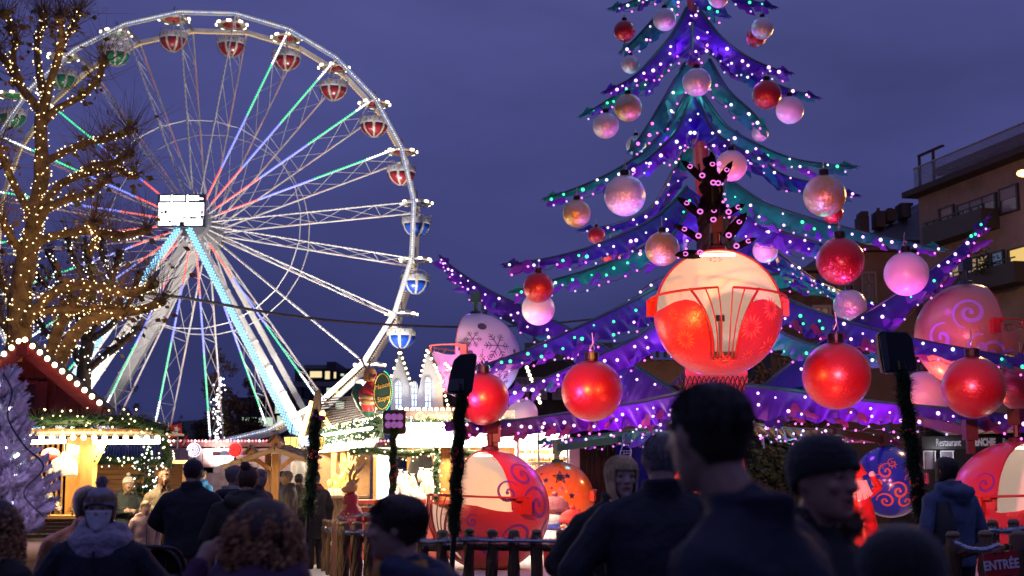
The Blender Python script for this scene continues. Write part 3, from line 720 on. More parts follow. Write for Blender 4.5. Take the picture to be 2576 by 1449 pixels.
def branch(pts, wpx, mats, leds, lobes=True, ruff=.05, seed=0, tilt=.55, far=True, leafm=None, frill=1.0, light=None, wk=.84):
    """pts: (px, py, Y) of the ridge from trunk to tip; wpx: (base, mid, tip) panel drop in px.
    A tent of cloth: ridge tube, a smooth panel falling to each side, a ruffled hem and oak-leaf lobes under it."""
    rg = random.Random(seed+100)
    ridge = bez([P(*p) for p in pts], 10); n = len(ridge)
    Ym = sum(p[2] for p in pts)/len(pts)
    def width(t): return wk*S((wpx[0]*(1-2*t)+wpx[1]*2*t) if t < .5 else (wpx[1]*(2-2*t)+wpx[2]*(2*t-1)), Ym)
    def frame(t):
        f = t*(n-1); i = min(int(f), n-2); p = ridge[i].lerp(ridge[i+1], f-i); tg = (ridge[min(i+1, n-1)]-ridge[max(i-1, 0)]).normalized()
        s_ = tg.cross(Vector((0, 0, 1)))
        s_ = s_.normalized() if s_.length > .05 else Vector((1, 0, 0))
        if s_.y > 0: s_ = -s_          # first side faces the camera
        dn = s_.cross(tg); dn = dn if dn.z < 0 else -dn
        return p, tg, s_, dn.normalized()
    ph = rg.uniform(0, 6)
    L_ = sum((a-c).length for a, c in zip(ridge, ridge[1:]))
    def panel(side, off=0.0):
        def f(u, v):
            p, tg, s_, dn = frame(u); w = width(u)
            hem = 1+.30*(abs(math.sin(u*L_*2.7+ph))**.7-.6)*frill+.06*math.sin(u*71+ph)*frill
            d = v*w*hem
            bulge = math.sin(v*math.pi)*.06*w
            r = ruff*frill*(v**1.6)*(math.sin(u*L_*11+ph+side+v*1.5)+.6*math.sin(u*L_*23+ph))*(1-.4*u)
            return p + dn*d*math.cos(tilt) + s_*side*(d*math.sin(tilt)+bulge+r+off) + s_*off
        return f
    b = MB()
    nu = max(30, int(L_*24))
    b.mi = 0; b.grid(panel(1), nu, 7)
    if far: b.grid(panel(-1), nu, 7)
    br = b.build('branch', mats, tree, True)
    q = MB(); q.tube(ridge, [.045-.03*i/n for i in range(n)], 6); q.build('ridge_pole', arm_teal, br)
    if lobes:
        q = MB(); lm = [leafm or cl_leaf, cl_tl, mats[0]]
        k = int(L_*2.0)
        for j in range(k):
            u = .10+.88*(j+rg.random()*.5)/k; side = 1 if j % 3 else -1
            p0 = panel(side)(min(1, u), rg.uniform(.80, 1.0)); p, tg, s_, dn = frame(min(1, u))
            ln = rg.uniform(.34, .66)*(1-.2*u); wd = ln*rg.uniform(.17, .26); dr = (tg*rg.uniform(.8, 1.4)+Vector((0, 0, -rg.uniform(.12, .5)))+s_*side*rg.uniform(-.1, .25)).normalized()
            sd = dr.cross(s_).normalized(); q.mi = 1 if rg.random() < .12 else 0; p0 = panel(side)(min(1, u), rg.uniform(.6, .8)); cu = s_*rg.uniform(-.12, .16)
            # one oak lobe: five cross rows
            rows = [(0, .9), (.25, 1.1), (.45, .55), (.66, .8), (1, .06)]
            vs = []; 
            for tt, ww in rows: vs += [p0+dr*ln*tt-sd*wd*ww+cu*tt*tt, p0+dr*ln*tt+cu*tt*tt*1.4+s_*.02, p0+dr*ln*tt+sd*wd*ww+cu*tt*tt]
            q.add(vs, [(3*i, 3*i+1, 3*i+4, 3*i+3) for i in range(4)]+[(3*i+1, 3*i+2, 3*i+5, 3*i+4) for i in range(4)])
        # the tip ends in three narrow pointed fingers
        p, tg, s_, dn = frame(.985)
        for a_, ln in ((0, .46), (.34, .40), (-.22, .30)):
            dr = (tg+dn*(a_+.10)+s_*a_*.3).normalized(); sd = dr.cross(s_).normalized(); q.mi = 2; vs = []
            for tt, ww in ((0, .028), (.3, .036), (.65, .024), (1, .003)): c_ = p+dr*ln*(tt-.55)+Vector((0, 0, .10*tt*tt*ln)); vs += [c_-sd*ww, c_+s_*.015, c_+sd*ww]
            q.add(vs, [(3*i, 3*i+1, 3*i+4, 3*i+3) for i in range(3)]+[(3*i+1, 3*i+2, 3*i+5, 3*i+4) for i in range(3)])
        q.build('leaf_lobes', lm, br, True, kind='stuff')
    # leds: loose double row on the side that faces us, a string hanging below the hem
    sp = leds[0]; m_ = max(4, int(L_/sp*1.35)); kinds = leds[1]
    for j in range(m_):
        u = min(.985, max(.01, (j+.5+rg.uniform(-.42, .42))/m_)); v = rg.uniform(.15, .5) if j % 2 else rg.uniform(.5, .9)
        p = panel(1)(u, v+rg.uniform(-.1, .1)); p2, tg, s_, dn = frame(u)
        put_led(kinds[int(u*len(kinds))] if rg.random() < .85 else rg.choice(kinds), p+s_*.05+Vector((0, -.03, 0)), br, rg.choice((.7, .9, 1, 1.1, 1.25)))
    q = MB(); prev = None
    for j in range(int(L_/.30)):
        u = (j+.5)/int(L_/.30); p = panel(1)(u, 1.0)+Vector((0, -.05, -rg.uniform(.0, .16)))
        q.mi = 0
        if prev: q.tube([prev, (prev+p)/2+Vector((0, 0, -.03)), p], .006, 3, False)
        prev = p; q.mi = 1 if rg.random() < .6 else 2; q.ball(p, .024, 6, 4)
    q.build('string_lights', [wire_black, led_magenta, emis('soft lilac led', (.6, .45, 1), 1.5)], br, kind='stuff')
    if mats[0] is cl_g: light = 'g'
    vlights.append((panel(1)(.22, 1.0)+frame(.22)[2]*.55+Vector((0, 0, -.12)), panel(1)(.62, 1.0)+frame(.62)[2]*.5, L_, light))
    return br
V_, B_, G_, D_ = [cl_v], [cl_b], [cl_g], [cl_d]
# --- lifting arms: two raised, two lowered in front; two at the back
arms = [
 (((1722, 1000, 29.0), (1590, 915, 31), (1440, 830, 33), (1250, 740, 35.5), (1165, 690, 36.5), (1110, 648, 37)), (105, 62, 8), V_, (.42, 'ppp'), dict(seed=1, tilt=.35, ruff=.03)),
 (((1885, 1000, 29.2), (2050, 868, 28.5), (2250, 742, 27.6), (2390, 640, 27), (2480, 553, 26.6)), (118, 72, 8), [cl_b], (.40, 'pppgpg'), dict(seed=2, tilt=.35, ruff=.03)),
 (((1725, 985, 28.4), (1600, 1012, 27), (1450, 1035, 25.6), (1300, 1056, 24.2), (1120, 1068, 22.8)), (95, 62, 20), V_, (.36, 'pppp'), dict(seed=3, tilt=.45, leafm=cl_rd, ruff=.07)),
 (((1880, 968, 28.4), (2050, 990, 27), (2220, 1012, 25.6), (2400, 1028, 24.2), (2600, 1050, 22.8)), (110, 66, 40), V_, (.36, 'pppp'), dict(seed=4, tilt=.45, leafm=cl_rd, ruff=.07)),
 (((1720, 1075, 31), (1600, 1082, 34), (1480, 1098, 36.5), (1355, 1112, 38)), (40, 34, 8), G_, (.9, 'bp'), dict(seed=5, tilt=.5, ruff=.05)),
 (((1880, 1065, 31), (2000, 1078, 34), (2120, 1082, 36.5), (2260, 1100, 38)), (36, 30, 8), D_, (.8, 'pp'), dict(seed=6, tilt=.5, leafm=cl_rd)),
 # front arm that points at the camera, its dark leaf end stands up over the front gondola
 (((1794, 820, 27.0), (1797, 700, 24.6), (1795, 560, 22.8), (1791, 470, 22.2), (1786, 392, 21.9)), (80, 70, 22), D_, (.5, 'mm'), dict(seed=7, tilt=.75, leafm=cl_d, ruff=.02)),
]
for pts, w, mt, ld, kw in arms: branch(pts, w, mt, ld, **kw)
# --- fixed tiers (ridge px, depth), from the bottom up
tiers = [
 (((1648, 725, 29.4), (1560, 772, 28.4), (1450, 825, 27.4), (1330, 878, 26.4), (1196, 925, 25.4)), (95, 62, 10), [cl_b], (.44, 'ppgggg'), dict(seed=11)),
 (((1680, 800, 28.8), (1600, 850, 27.8), (1480, 905, 26.8), (1375, 950, 26), (1283, 985, 25.4)), (80, 58, 8), V_, (.40, 'pppb'), dict(seed=12, ruff=.08)),
 (((1950, 740, 29.3), (2060, 785, 28.2), (2190, 826, 27.2), (2350, 862, 26.2), (2600, 908, 24.8)), (98, 66, 26), [cl_b], (.42, 'pgpbbg'), dict(seed=13, leafm=cl_rd)),
 (((1930, 820, 28.4), (2020, 860, 27.4), (2120, 880, 26.6), (2215, 905, 26)), (70, 48, 8), G_, (.45, 'ggb'), dict(seed=14, ruff=.09)),
 (((1690, 690, 31.4), (1640, 712, 32.4), (1590, 752, 33.4), (1548, 790, 34)), (70, 42, 8), B_, (.6, 'bp'), dict(seed=15)),
 (((1860, 700, 31.2), (1990, 690, 32.4), (2120, 735, 33.6), (2200, 765, 34)), (50, 40, 6), G_, (.7, 'gb'), dict(seed=16)),
 # tier 4
 (((1728, 470, 29.5), (1650, 545, 28.8), (1545, 598, 28), (1420, 640, 27.2), (1268, 668, 26.4)), (78, 56, 8), [cl_b], (.44, 'gbpgb'), dict(seed=21)),
 (((1700, 570, 30.4), (1620, 622, 29.8), (1500, 672, 29), (1390, 705, 28.4), (1283, 737, 27.8)), (62, 44, 6), G_, (.5, 'pgb'), dict(seed=22)),
 (((1835, 455, 29.6), (1930, 512, 28.8), (2050, 552, 28), (2200, 590, 27.2), (2374, 628, 26.4)), (80, 56, 6), G_, (.44, 'gpgpp'), dict(seed=23)),
 (((1850, 520, 29.2), (1940, 572, 28.6), (2040, 606, 28), (2150, 640, 27.5)), (84, 50, 8), V_, (.44, 'bpp'), dict(seed=24, ruff=.08)),
 (((1880, 590, 30.5), (1960, 640, 31), (2030, 690, 31.5), (2075, 722, 31.8)), (62, 44, 8), B_, (.55, 'bb'), dict(seed=25, leafm=cl_tl)),
 (((1735, 520, 29), (1690, 600, 28.3), (1640, 660, 27.8)), (66, 40, 8), V_, (.42, 'pp'), dict(seed=26, ruff=.1)),
 # tier 3
 (((1735, 222, 29.6), (1680, 318, 29), (1600, 395, 28.4), (1500, 452, 27.8), (1370, 502, 27.2)), (66, 52, 8), [cl_g], (.44, 'ppgbg'), dict(seed=31)),
 (((1760, 225, 29.6), (1820, 310, 29), (1895, 358, 28.4), (2000, 400, 27.8), (2152, 421, 27.2)), (70, 52, 8), G_, (.44, 'gppbb'), dict(seed=32)),
 (((1742, 242, 29), (1700, 330, 28.3), (1640, 390, 27.8), (1580, 430, 27.4)), (70, 50, 6), V_, (.42, 'bp'), dict(seed=33, ruff=.1)),
 (((1758, 242, 29), (1790, 320, 28.3), (1850, 368, 27.8), (1940, 405, 27.4)), (76, 46, 6), [cl_b], (.42, 'bp'), dict(seed=34, ruff=.1)),
 (((1730, 330, 30.4), (1705, 420, 31), (1690, 480, 31.4)), (40, 34, 8), G_, (.6, 'bb'), dict(seed=35, leafm=cl_tl)),
 (((1850, 330, 30.8), (1950, 430, 31.4), (2050, 462, 31.8), (2155, 492, 32)), (46, 40, 6), B_, (.6, 'bp'), dict(seed=36, leafm=cl_tl)),
 (((1700, 420, 30.8), (1640, 520, 31.2), (1560, 560, 31.6), (1463, 580, 32)), (40, 34, 6), B_, (.6, 'pp'), dict(seed=37)),
 # tier 2
 (((1728, 20, 29.6), (1690, 88, 29.1), (1630, 158, 28.6), (1590, 195, 28.3), (1522, 232, 28)), (60, 48, 8), V_, (.40, 'pppp'), dict(seed=41)),
 (((1760, 25, 29.6), (1812, 92, 29.1), (1875, 140, 28.6), (1930, 166, 28.3), (1985, 184, 28)), (60, 48, 8), V_, (.40, 'pppp'), dict(seed=42)),
 (((1690, 120, 30.4), (1620, 190, 30.2), (1540, 245, 30), (1464, 291, 29.8)), (46, 36, 6), G_, (.5, 'bgg'), dict(seed=43)),
 (((1800, 110, 30.4), (1880, 175, 30.2), (1960, 215, 30), (2054, 246, 29.8)), (46, 36, 6), B_, (.5, 'bpp'), dict(seed=44)),
 (((1742, 60, 28.9), (1742, 110, 28.4), (1735, 150, 28.1)), (58, 48, 16), V_, (.30, 'pp'), dict(seed=45, ruff=.1, tilt=.8)),
 (((1722, 160, 29.6), (1670, 250, 29), (1620, 330, 28.6), (1585, 378, 28.4)), (34, 44, 8), G_, (.6, 'bm'), dict(seed=46, leafm=cl_tl)),
 (((1785, 150, 29.6), (1830, 225, 29), (1890, 280, 28.6), (1925, 322, 28.4)), (34, 44, 8), G_, (.6, 'mb'), dict(seed=47, leafm=cl_tl)),
 # tier 1, cut by the top edge
 (((1735, -130, 29.7), (1680, -60, 29.4), (1620, -10, 29.1), (1538, 22, 28.8)), (46, 36, 8), G_, (.5, 'bgb'), dict(seed=51)),
 (((1700, -20, 29), (1660, 30, 28.6), (1610, 85, 28.3), (1564, 130, 28)), (34, 40, 8), G_, (.5, 'pp'), dict(seed=52, leafm=cl_tl)),
 (((1745, -130, 29.7), (1800, -60, 29.4), (1860, -12, 29.1), (1945, 18, 28.8)), (46, 36, 8), [cl_b], (.5, 'gpg'), dict(seed=53)),
 (((1765, -40, 29.2), (1790, 10, 28.9), (1830, 40, 28.6)), (40, 36, 8), [cl_b], (.5, 'bg'), dict(seed=54, leafm=cl_tl)),
]
for pts, w, mt, ld, kw in tiers: branch(pts, w, mt, ld, **kw)
for k, (nm, m_) in enumerate((('p', led_purple), ('b', led_blue), ('g', led_green), ('m', led_magenta))):
    if led_extra[nm].v: led_extra[nm].build('led_lights', m_, tree, kind='stuff')
# dark leaf fingers round the end of the front arm, with magenta lights
q = MB(); lq = MB(); rg = random.Random(4)
for x, y, dx, dy, w in ((1790, 470, -2, -80, 15), (1800, 470, 38, -58, 12), (1765, 450, -50, -40, 12), (1760, 540, -55, -38, 12), (1826, 540, 42, -22, 14), (1756, 600, -58, -30, 11), (1826, 600, 46, -58, 16), (1760, 640, -60, 4, 13), (1845, 625, 52, -22, 12), (1790, 560, 4, -40, 26)):
    a = P(x, y, 21.9); e = P(x+dx*1.05, y+dy*1.05, 21.5); w = w*1.15; sd = (e-a).normalized().cross(Vector((0, 1, 0))); w_ = S(w, 21.7)
    rows = [(0, .9), (.3, 1.1), (.6, 1.0), (.85, .7), (1, .15)]; vs = []
    for tt, ww in rows: p = a.lerp(e, tt)+Vector((0, -.1*math.sin(tt*2), 0)); vs += [p-sd*w_*ww, p+Vector((0, -.05, 0)), p+sd*w_*ww]
    q.add(vs, [(3*i, 3*i+1, 3*i+4, 3*i+3) for i in range(4)]+[(3*i+1, 3*i+2, 3*i+5, 3*i+4) for i in range(4)])
    c = a.lerp(e, .62)+Vector((0, -.16, 0)); lq.tube([c+Vector((.036*math.cos(t), 0, .030*math.sin(t))) for t in np.linspace(0, 6.28, 9)], .010, 4, False)
    c = a.lerp(e, .05)+Vector((0, -.2, 0)); lq.tube([c+Vector((.04*math.cos(t), 0, .035*math.sin(t))) for t in np.linspace(0, 6.28, 9)], .013, 4, False)
q.build('arm_leaf', M('dark leaf', (.006, .003, .007), .9, spec=.05), tree, True, kind='stuff', solid=.01); lq.build('ring_lights', emis('dim magenta ring', (1, .2, .8), 1.1), tree, kind='stuff')
b = MB(); b.tube([P(1800, 520, 22.3), P(1803, 618, 22.0)], .11, 10); b.build('arm_end', M('dark arm steel', (.008, .006, .007), .5, .2), tree)
# lattice and decor under the crown
b = MB()
for x in range(1700, 1890, 12):
    b.tube([P(x, 945, 28.9), P(x+24, 1010, 28.9)], .012, 3, False); b.tube([P(x+24, 945, 28.9), P(x, 1010, 28.9)], .012, 3, False)
b.build('lattice', dark_iron, tree, kind='stuff')
b = MB(); b.box((TX+.1, 29.1, 3.55), (1.3, .06, .55)); b.build('glow_panel', M('red lit panel', (.65, .05, .06), .5), tree)
# violet lamps hidden along the branches: the strings light the cloth
for i, (p, q_, L_, lt) in enumerate(vlights):
    c_ = VIO if i != 0 else VIO
    gc = (.04, .62, .55) if lt == 'g' else None
    lamp('POINT', p, gc or (.42, .06, 1), 3.2+1.4*L_, .12, name='string_glow')
    if L_ > 2.5: lamp('POINT', q_, gc or (.38, .06, 1), 1.4+.8*L_, .12, name='string_glow')

# ================================================================== baubles
white_b = glitter('pearl white bauble', (.58, .56, .60), .45, .3, .8, 30); red_b = glitter('red bauble', (.36, .005, .012), .5, .28, .8, 34)
gold_b = glitter('gold bauble', (.50, .30, .08), .6, .32, .75, 34, col2=(.5, .42, .34)); pink_b = glitter('soft pink bauble', (.74, .58, .76), .1, .45, .3, 30)
bright_red = glitter('bright red bauble', (.36, .006, .010), .35, .36, .55, 46, coatw=1, coatr=.30)
def bauble_proto(mat):
    r = thing('bauble', (0, 0, 0), 'x', 'bauble', 'baubles hung on the Christmas tree ride')
    b = MB(); b.ball((0, 0, 0), 1, 40, 26); b.build('ball', mat, r, True)
    b = MB(); b.lathe([(.25, .93), (.25, 1.0), (.23, 1.02), (.24, 1.24), (.20, 1.26), (.02, 1.27)], (0, 0, 0), 20); b.build('cap', M('bauble cap', (.02, .018, .02), .3, .6), r)
    b = MB(); b.tube([(0, 0, 1.26), (.1, 0, 1.36), (.07, 0, 1.5), (-.06, 0, 1.48), (-.05, 0, 1.36), (.05, 0, 1.55), (.02, 0, 1.9)], .022, 5); b.build('hook', grey_metal, r)
    return r
bl = [
 (1571, 78, 28, 'r', 28.0, 'small red glitter bauble at upper left of the tree, left of a white one'), (1672, 49, 30, 'w', 27.6, 'pale pink-white bauble near the treetop, left of the trunk'),
 (1807, -6, 27, 'p', 28.0, 'pink bauble cut off by the top edge, right of trunk'), (1918, 71, 29, 'w', 27.8, 'lilac-white bauble at upper right, in front of a red one'),
 (1902, 94, 26, 'r', 28.4, 'red bauble half hidden behind a lilac-white one at upper right'), (1586, 162, 24, 'w', 28.8, 'small silvery bauble below the red one at upper left'),
 (1753, 207, 37, 'w', 26.8, 'pearly bauble hanging before the trunk, topmost on it'), (1929, 238, 38, 'r', 27.2, 'red glitter bauble beside a white one right of the trunk'),
 (1987, 277, 36, 'p', 27.0, 'lilac-white bauble just right of and below a red one'), (1580, 271, 36, 'g', 27.4, 'gold bauble above left of the trunk beside a silver one'),
 (1524, 316, 34, 'w', 27.0, 'silver-white bauble just below left of the gold one'), (1668, 168, 15, 'g', 30.4, 'small peach bauble peeping from behind a violet branch'),
 (1572, 492, 53, 'w', 26.6, 'large pearly bauble left of trunk above a green-lit branch'), (1840, 417, 40, 'p', 24.5, 'bright pink bauble behind the dark leaf fingers'),
 (1451, 537, 36, 'g', 26.6, 'gold-green bauble under the left tip of third tier'), (2074, 492, 54, 'g', 26.6, 'large gold bauble with green sheen at the right'),
 (2094, 536, 27, 'r', 27.4, 'red bauble peeping from behind the large gold one'), (1666, 626, 44, 'g', 25.6, 'gold-pink bauble just left above the big lit gondola'),
 (2114, 657, 61, 'r', 25.4, 'large deep red glitter bauble right of the big gondola'), (2280, 689, 56, 'p', 25.6, 'large pink-white bauble at right, beside the red one'),
 (1355, 723, 39, 'r', 26.2, 'red bauble at left with a pink one behind it'), (1354, 777, 42, 'p', 27.6, 'pink-white bauble behind and under the red one'),
 (2138, 770, 42, 'w', 29.6, 'dull pearl bauble behind the crossing violet arms'), (1489, 983, 77, 'b', 23.6, 'big red bauble with a yellow glare left of the gondola'),
 (2104, 945, 85, 'b', 22.6, 'biggest red bauble, right of the man in front'), (1215, 1003, 66, 'b', 23.0, 'big red bauble behind the left floodlight post'),
 (2449, 974, 78, 'b', 22.0, 'big red bauble at the right under a cream gondola'), (1315, 1040, 38, 'p', 28.6, 'pink bauble rising behind the lowered left arm'),
 (2325, 995, 62, 'p', 29.0, 'pink bauble behind the right garland post'), (1925, 630, 32, 'p', 29.6, 'lilac bauble mostly hidden behind a leaf at right of the gondola'),
 (1500, 592, 22, 'r', 29.6, 'dark red bauble peeping over a green-lit branch at left'), (1536, 640, 26, 'r', 30.4, 'red bauble sliver below the fourth tier at left'),
 (1600, 366, 26, 'w', 30.2, 'white bauble half hidden behind third tier at left'), (1912, 335, 22, 'w', 30.0, 'small pale bauble behind the third tier at right'),
 (2570, 975, 60, 'b', 26.0, 'dark red bauble cut off by the right edge')]
protos = {'w': bauble_proto(white_b), 'r': bauble_proto(red_b), 'g': bauble_proto(gold_b), 'p': bauble_proto(pink_b), 'b': bauble_proto(bright_red)}
used = set()
for x, y, r, k, Y, lab in bl:
    o = protos[k] if k not in used else copytree(protos[k]); used.add(k)
    o.location = P(x, y, Y); s_ = S(r, Y); o.scale = (s_,)*3; o.rotation_euler.z = rnd.uniform(0, 6.2); o['label'] = lab

# ================================================================== ride gondolas shaped like baubles
cream_in = M('cream gondola lining', (.80, .71, .60), .5)
def gfun(x):
    x = abs(x); kp = [(0, -.80), (.17, -.78), (.19, -.55), (.24, -.28), (.32, -.06), (.44, .075), (.58, .115), (.74, .09), (.90, .02), (1.01, -.02)]
    for (a, ya), (b_, yb) in zip(kp, kp[1:]):
        if x <= b_: return ya+(yb-ya)*(x-a)/(b_-a)
    return kp[-1][1]
def sph(az, el, r):
    return Vector((math.sin(az)*math.cos(el)*r, -math.cos(az)*math.cos(el)*r, math.sin(el)*r))
def decal(mb, az, el, r, polys, R):
    """flat shapes in a tangent plane at (az, el), laid on the sphere"""
    n = sph(az, el, 1); u = Vector((math.cos(az), math.sin(az), 0)); v = n.cross(u); v = v if v.z > 0 else -v
    for poly in polys:
        mb.add([(n*R+u*x*r+v*y*r).normalized()*R*1.006 for x, y in poly], [tuple(range(len(poly)))])
def strip(p0, p1, w):
    d = Vector((p1[0]-p0[0], p1[1]-p0[1])).normalized(); n = Vector((-d.y, d.x))*w/2; out = []
    for i in range(3):
        a = [p0[j]+(p1[j]-p0[j])*i/3 for j in (0, 1)]; c = [p0[j]+(p1[j]-p0[j])*(i+1)/3 for j in (0, 1)]
        out.append([(a[0]-n.x, a[1]-n.y), (c[0]-n.x, c[1]-n.y), (c[0]+n.x, c[1]+n.y), (a[0]+n.x, a[1]+n.y)])
    return out
def flake():
    o = []
    for k in range(6):
        a = k*math.pi/3; c, s_ = math.cos(a), math.sin(a); o += strip((0, 0), (c, s_), .06)
        for f, l in ((.45, .33), (.68, .26)):
            for da in (.9, -.9): o += strip((c*f, s_*f), (c*f+math.cos(a+da)*l, s_*f+math.sin(a+da)*l), .055)
    return o
def star5(q=.42): return [[(0, 0)]+[(math.sin(math.pi*(i+j)/5)*(1 if (i+j) % 2 == 0 else q), math.cos(math.pi*(i+j)/5)*(1 if (i+j) % 2 == 0 else q)) for j in (0, 1)] for i in range(10)]
def daisy(n=14):
    o = []
    for k in range(n):
        a = 2*math.pi*k/n; c, s_ = math.cos(a), math.sin(a)
        o.append([(c*.25, s_*.25), (c*.6-s_*.10, s_*.6+c*.10), (c, s_), (c*.6+s_*.10, s_*.6-c*.10)])
    return o
def disc(n=14): return [[(math.cos(2*math.pi*k/n), math.sin(2*math.pi*k/n)) for k in range(n)]]
def scroll(turn=1.6, w=.10, flip=1):
    o = []; pts = []
    for i in range(33):
        t = i/32; a = t*turn*2*math.pi; r = .08+.92*t; pts.append((r*math.cos(a)*flip, r*math.sin(a), w*(.5+1.4*math.sin(t*3.0))))
    for (x0, y0, w0), (x1, y1, w1) in zip(pts, pts[1:]):
        d = Vector((x1-x0, y1-y0)).normalized(); n = Vector((-d.y, d.x))
        o.append([(x0-n.x*w0/2, y0-n.y*w0/2), (x1-n.x*w1/2, y1-n.y*w1/2), (x1+n.x*w1/2, y1+n.y*w1/2), (x0+n.x*w0/2, y0+n.y*w0/2)])
    o.append([(pts[0][0]+.14*math.cos(2*math.pi*k/9), pts[0][1]+.14*math.sin(2*math.pi*k/9)) for k in range(9)])
    return o
def ride_gondola(c, R, yaw, shell_m, rail_m, lab, hang, decs=(), lit=60, open_front=True, inside=None):
    t = thing('ride_gondola', (0, 0, 0), lab, 'ride gondola', 'bauble shaped cars of the carousel')
    NA, NE = 168, 100
    def shell(rad, flip=False):
        vs = []; fs = []
        for j in range(NE+1):
            el = -math.pi/2+math.pi*j/NE
            for i in range(NA): vs.append(sph(2*math.pi*i/NA, el, rad))
        def op(v):
            x, y, z = v/rad; return open_front and y < -.16 and z > gfun(x/max(.3, math.sqrt(max(.02, 1-z*z))*.0+1)) and z < .975
        for j in range(NE):
            for i in range(NA):
                q = (j*NA+i, j*NA+(i+1) % NA, (j+1)*NA+(i+1) % NA, (j+1)*NA+i)
                m_ = (vs[q[0]]+vs[q[2]])/2
                if not op(m_): fs.append(q)
        # smooth the cut: slide border vertices onto the outline
        cnt = {}
        for f in fs:
            for i in f: cnt[i] = cnt.get(i, 0)+1
        for i, n in cnt.items():
            v = vs[i]
            if n < 4 and abs(v.z) < rad*.985:
                x, y, z = v/rad; g = gfun(x)
                if z > .35: y2 = -.16; k = math.sqrt(max(0, (1-y2*y2)/(max(1e-6, 1-y*y)))); vs[i] = Vector((x*k, y2, z*k))*rad
                elif y < -.2 and abs(z-g) < .06 : k = math.sqrt(max(0, 1-g*g)/max(1e-6, 1-z*z)); vs[i] = Vector((x*k, y*k, g))*rad
        return vs, fs
    b = MB(); b.add(*shell(R)); b.build('shell', shell_m, t, True)
    b = MB(); b.add(*shell(R*.972)); b.build('lining', inside or cream_in, t, True)
    if open_front:
        # rim trim round the upper opening
        b = MB(); b.tube([Vector((math.cos(a)*math.sqrt(1-.16**2), -.16, math.sin(a)*math.sqrt(1-.16**2)))*R*.99 for a in np.linspace(.02, math.pi-.02, 40)], R*.016, 6); b.build('rim_trim', rail_m, t, True)
        # hand rail with bars that run down to the step
        for s_ in (-1, 1):
            b = MB(); zr = .27
            b.tube([Vector((s_*math.sin(a)*1.06, -math.cos(a)*1.06+.02, zr-.06*(a/1.6)))*R for a in np.linspace(.105, 1.62, 18)], R*.020, 6)
            for x0, x1 in ((.11, .055), (.30, .11), (.52, .17)):
                pts = []
                for k in range(13):
                    u = k/12; z = zr-(zr+.77)*u; x = s_*(x1+(x0-x1)*(1-u)**2.1); y = -math.sqrt(max(.02, 1.05**2-x*x-z*z)); pts.append(Vector((x, y, z))*R)
                b.tube(pts, R*(.020 if x0 > .5 else .011), 6)
            b.tube([Vector((0, -.70, -.78))*R, Vector((s_*.17, -.68, -.77))*R], R*.018, 6)
            b.build('hand_rail', rail_m, t, True)
            b = MB(); b.box(Vector((s_*1.05, .06, .08))*R, (.12*R, .14*R, .26*R)); b.box(Vector((s_*1.02, -.02, .20))*R, (.10*R, .20*R, .07*R)); b.build('hinge', rail_m, t)
        b = MB(); b.tube([(0, -.25*R, -.85*R), (0, -.25*R, -.12*R)], .028*R, 8); b.build('wheel_post', M('ribbed post', (.35, .22, .14), .5), t)
        b = MB(); b.lathe([(.075*R, -.04*R), (.075*R, .05*R), (.05*R, .07*R)], (0, -.25*R, -.12*R), 14); b.build('post_knob', black_plastic, t)
        b = MB(); pr = [(.93*R, -.42*R), (.62*R, -.42*R), (.60*R, -.78*R)]
        b.grid(lambda u, v: sph(-1.9+u*3.8+math.pi, -.43, R*(.955-.33*min(1, v*2)))*1.0+Vector((0, 0, -.30*R*max(0, v*2-1))), 24, 4); b.build('seat', cream_in, t, True)
        b = MB(); b.box((0, -.10*R, .90*R), (.55*R, .10*R, .03*R)); b.build('ceiling_lamp', emis('gondola ceiling lamp', (1, .88, .72), 4), t)
        q = MB()
        for k in range(7): q.lathe([(.018*R, -.008), (.018*R, .0)], Vector((math.cos(k*.897)*.09*R, .12*R+.0, .865*R+math.sin(k*.897)*.03)), 8)
        q.build('speaker_holes', rail_m, t, kind='stuff')
    for polys, spots, m_, nm in decs:
        for az, el, r in spots:
            q = MB(); decal(q, az, el, r, polys, R); q.build(nm, m_, t, kind='stuff')
    if hang:
        b = MB(); b.tube([(0, 0, R*.98), (0, 0, R+.32)], .055, 8); b.lathe([(.16, R-.02), (.14, R+.05), (.06, R+.07)], (0, 0, 0), 12); b.box((0, 0, R+.40), (.18, .22, .26)); b.build('hanger', hang, t)
    t.location = c; t.rotation_euler.z = yaw
    if lit:
        f = Vector((math.sin(yaw), -math.cos(yaw), 0)); lamp('POINT', Vector(c)+Vector((0, 0, R*.30))+f*R*.10, (1, .86, .78), lit*.20, .2, name='gondola_lamp')
    return t
red_shell = glitter('red gondola shell', (.56, .035, .055), .2, .32, .3, 60); rail_red = M('red rail', (.45, .02, .02), .35)
orange_shell = M('orange gondola shell', (.72, .13, .01), .22, coat=.6); blue_shell = M('blue gondola shell', (.02, .025, .35), .2, coat=.8)
pearl_shell = M('pearl white gondola shell', (.74, .56, .74), .28, coat=.4); gold_shell = glitter('champagne gondola shell', (.46, .22, .14), .3, .4, .5, 80)
dk = M('dark print', (.10, .06, .10), .5); purple_print = M('purple scroll print', (.16, .03, .30), .4); coral = M('coral scroll print', (.75, .12, .07), .35); lilac_print = M('lilac scroll print', (.40, .26, .72), .4)
pale_red = M('pale flower print', (.8, .10, .09), .4); silver_print = M('silver foil star', (.10, .12, .30), .12, .9); black_star = M('black star print', (.02, .02, .03), .3)
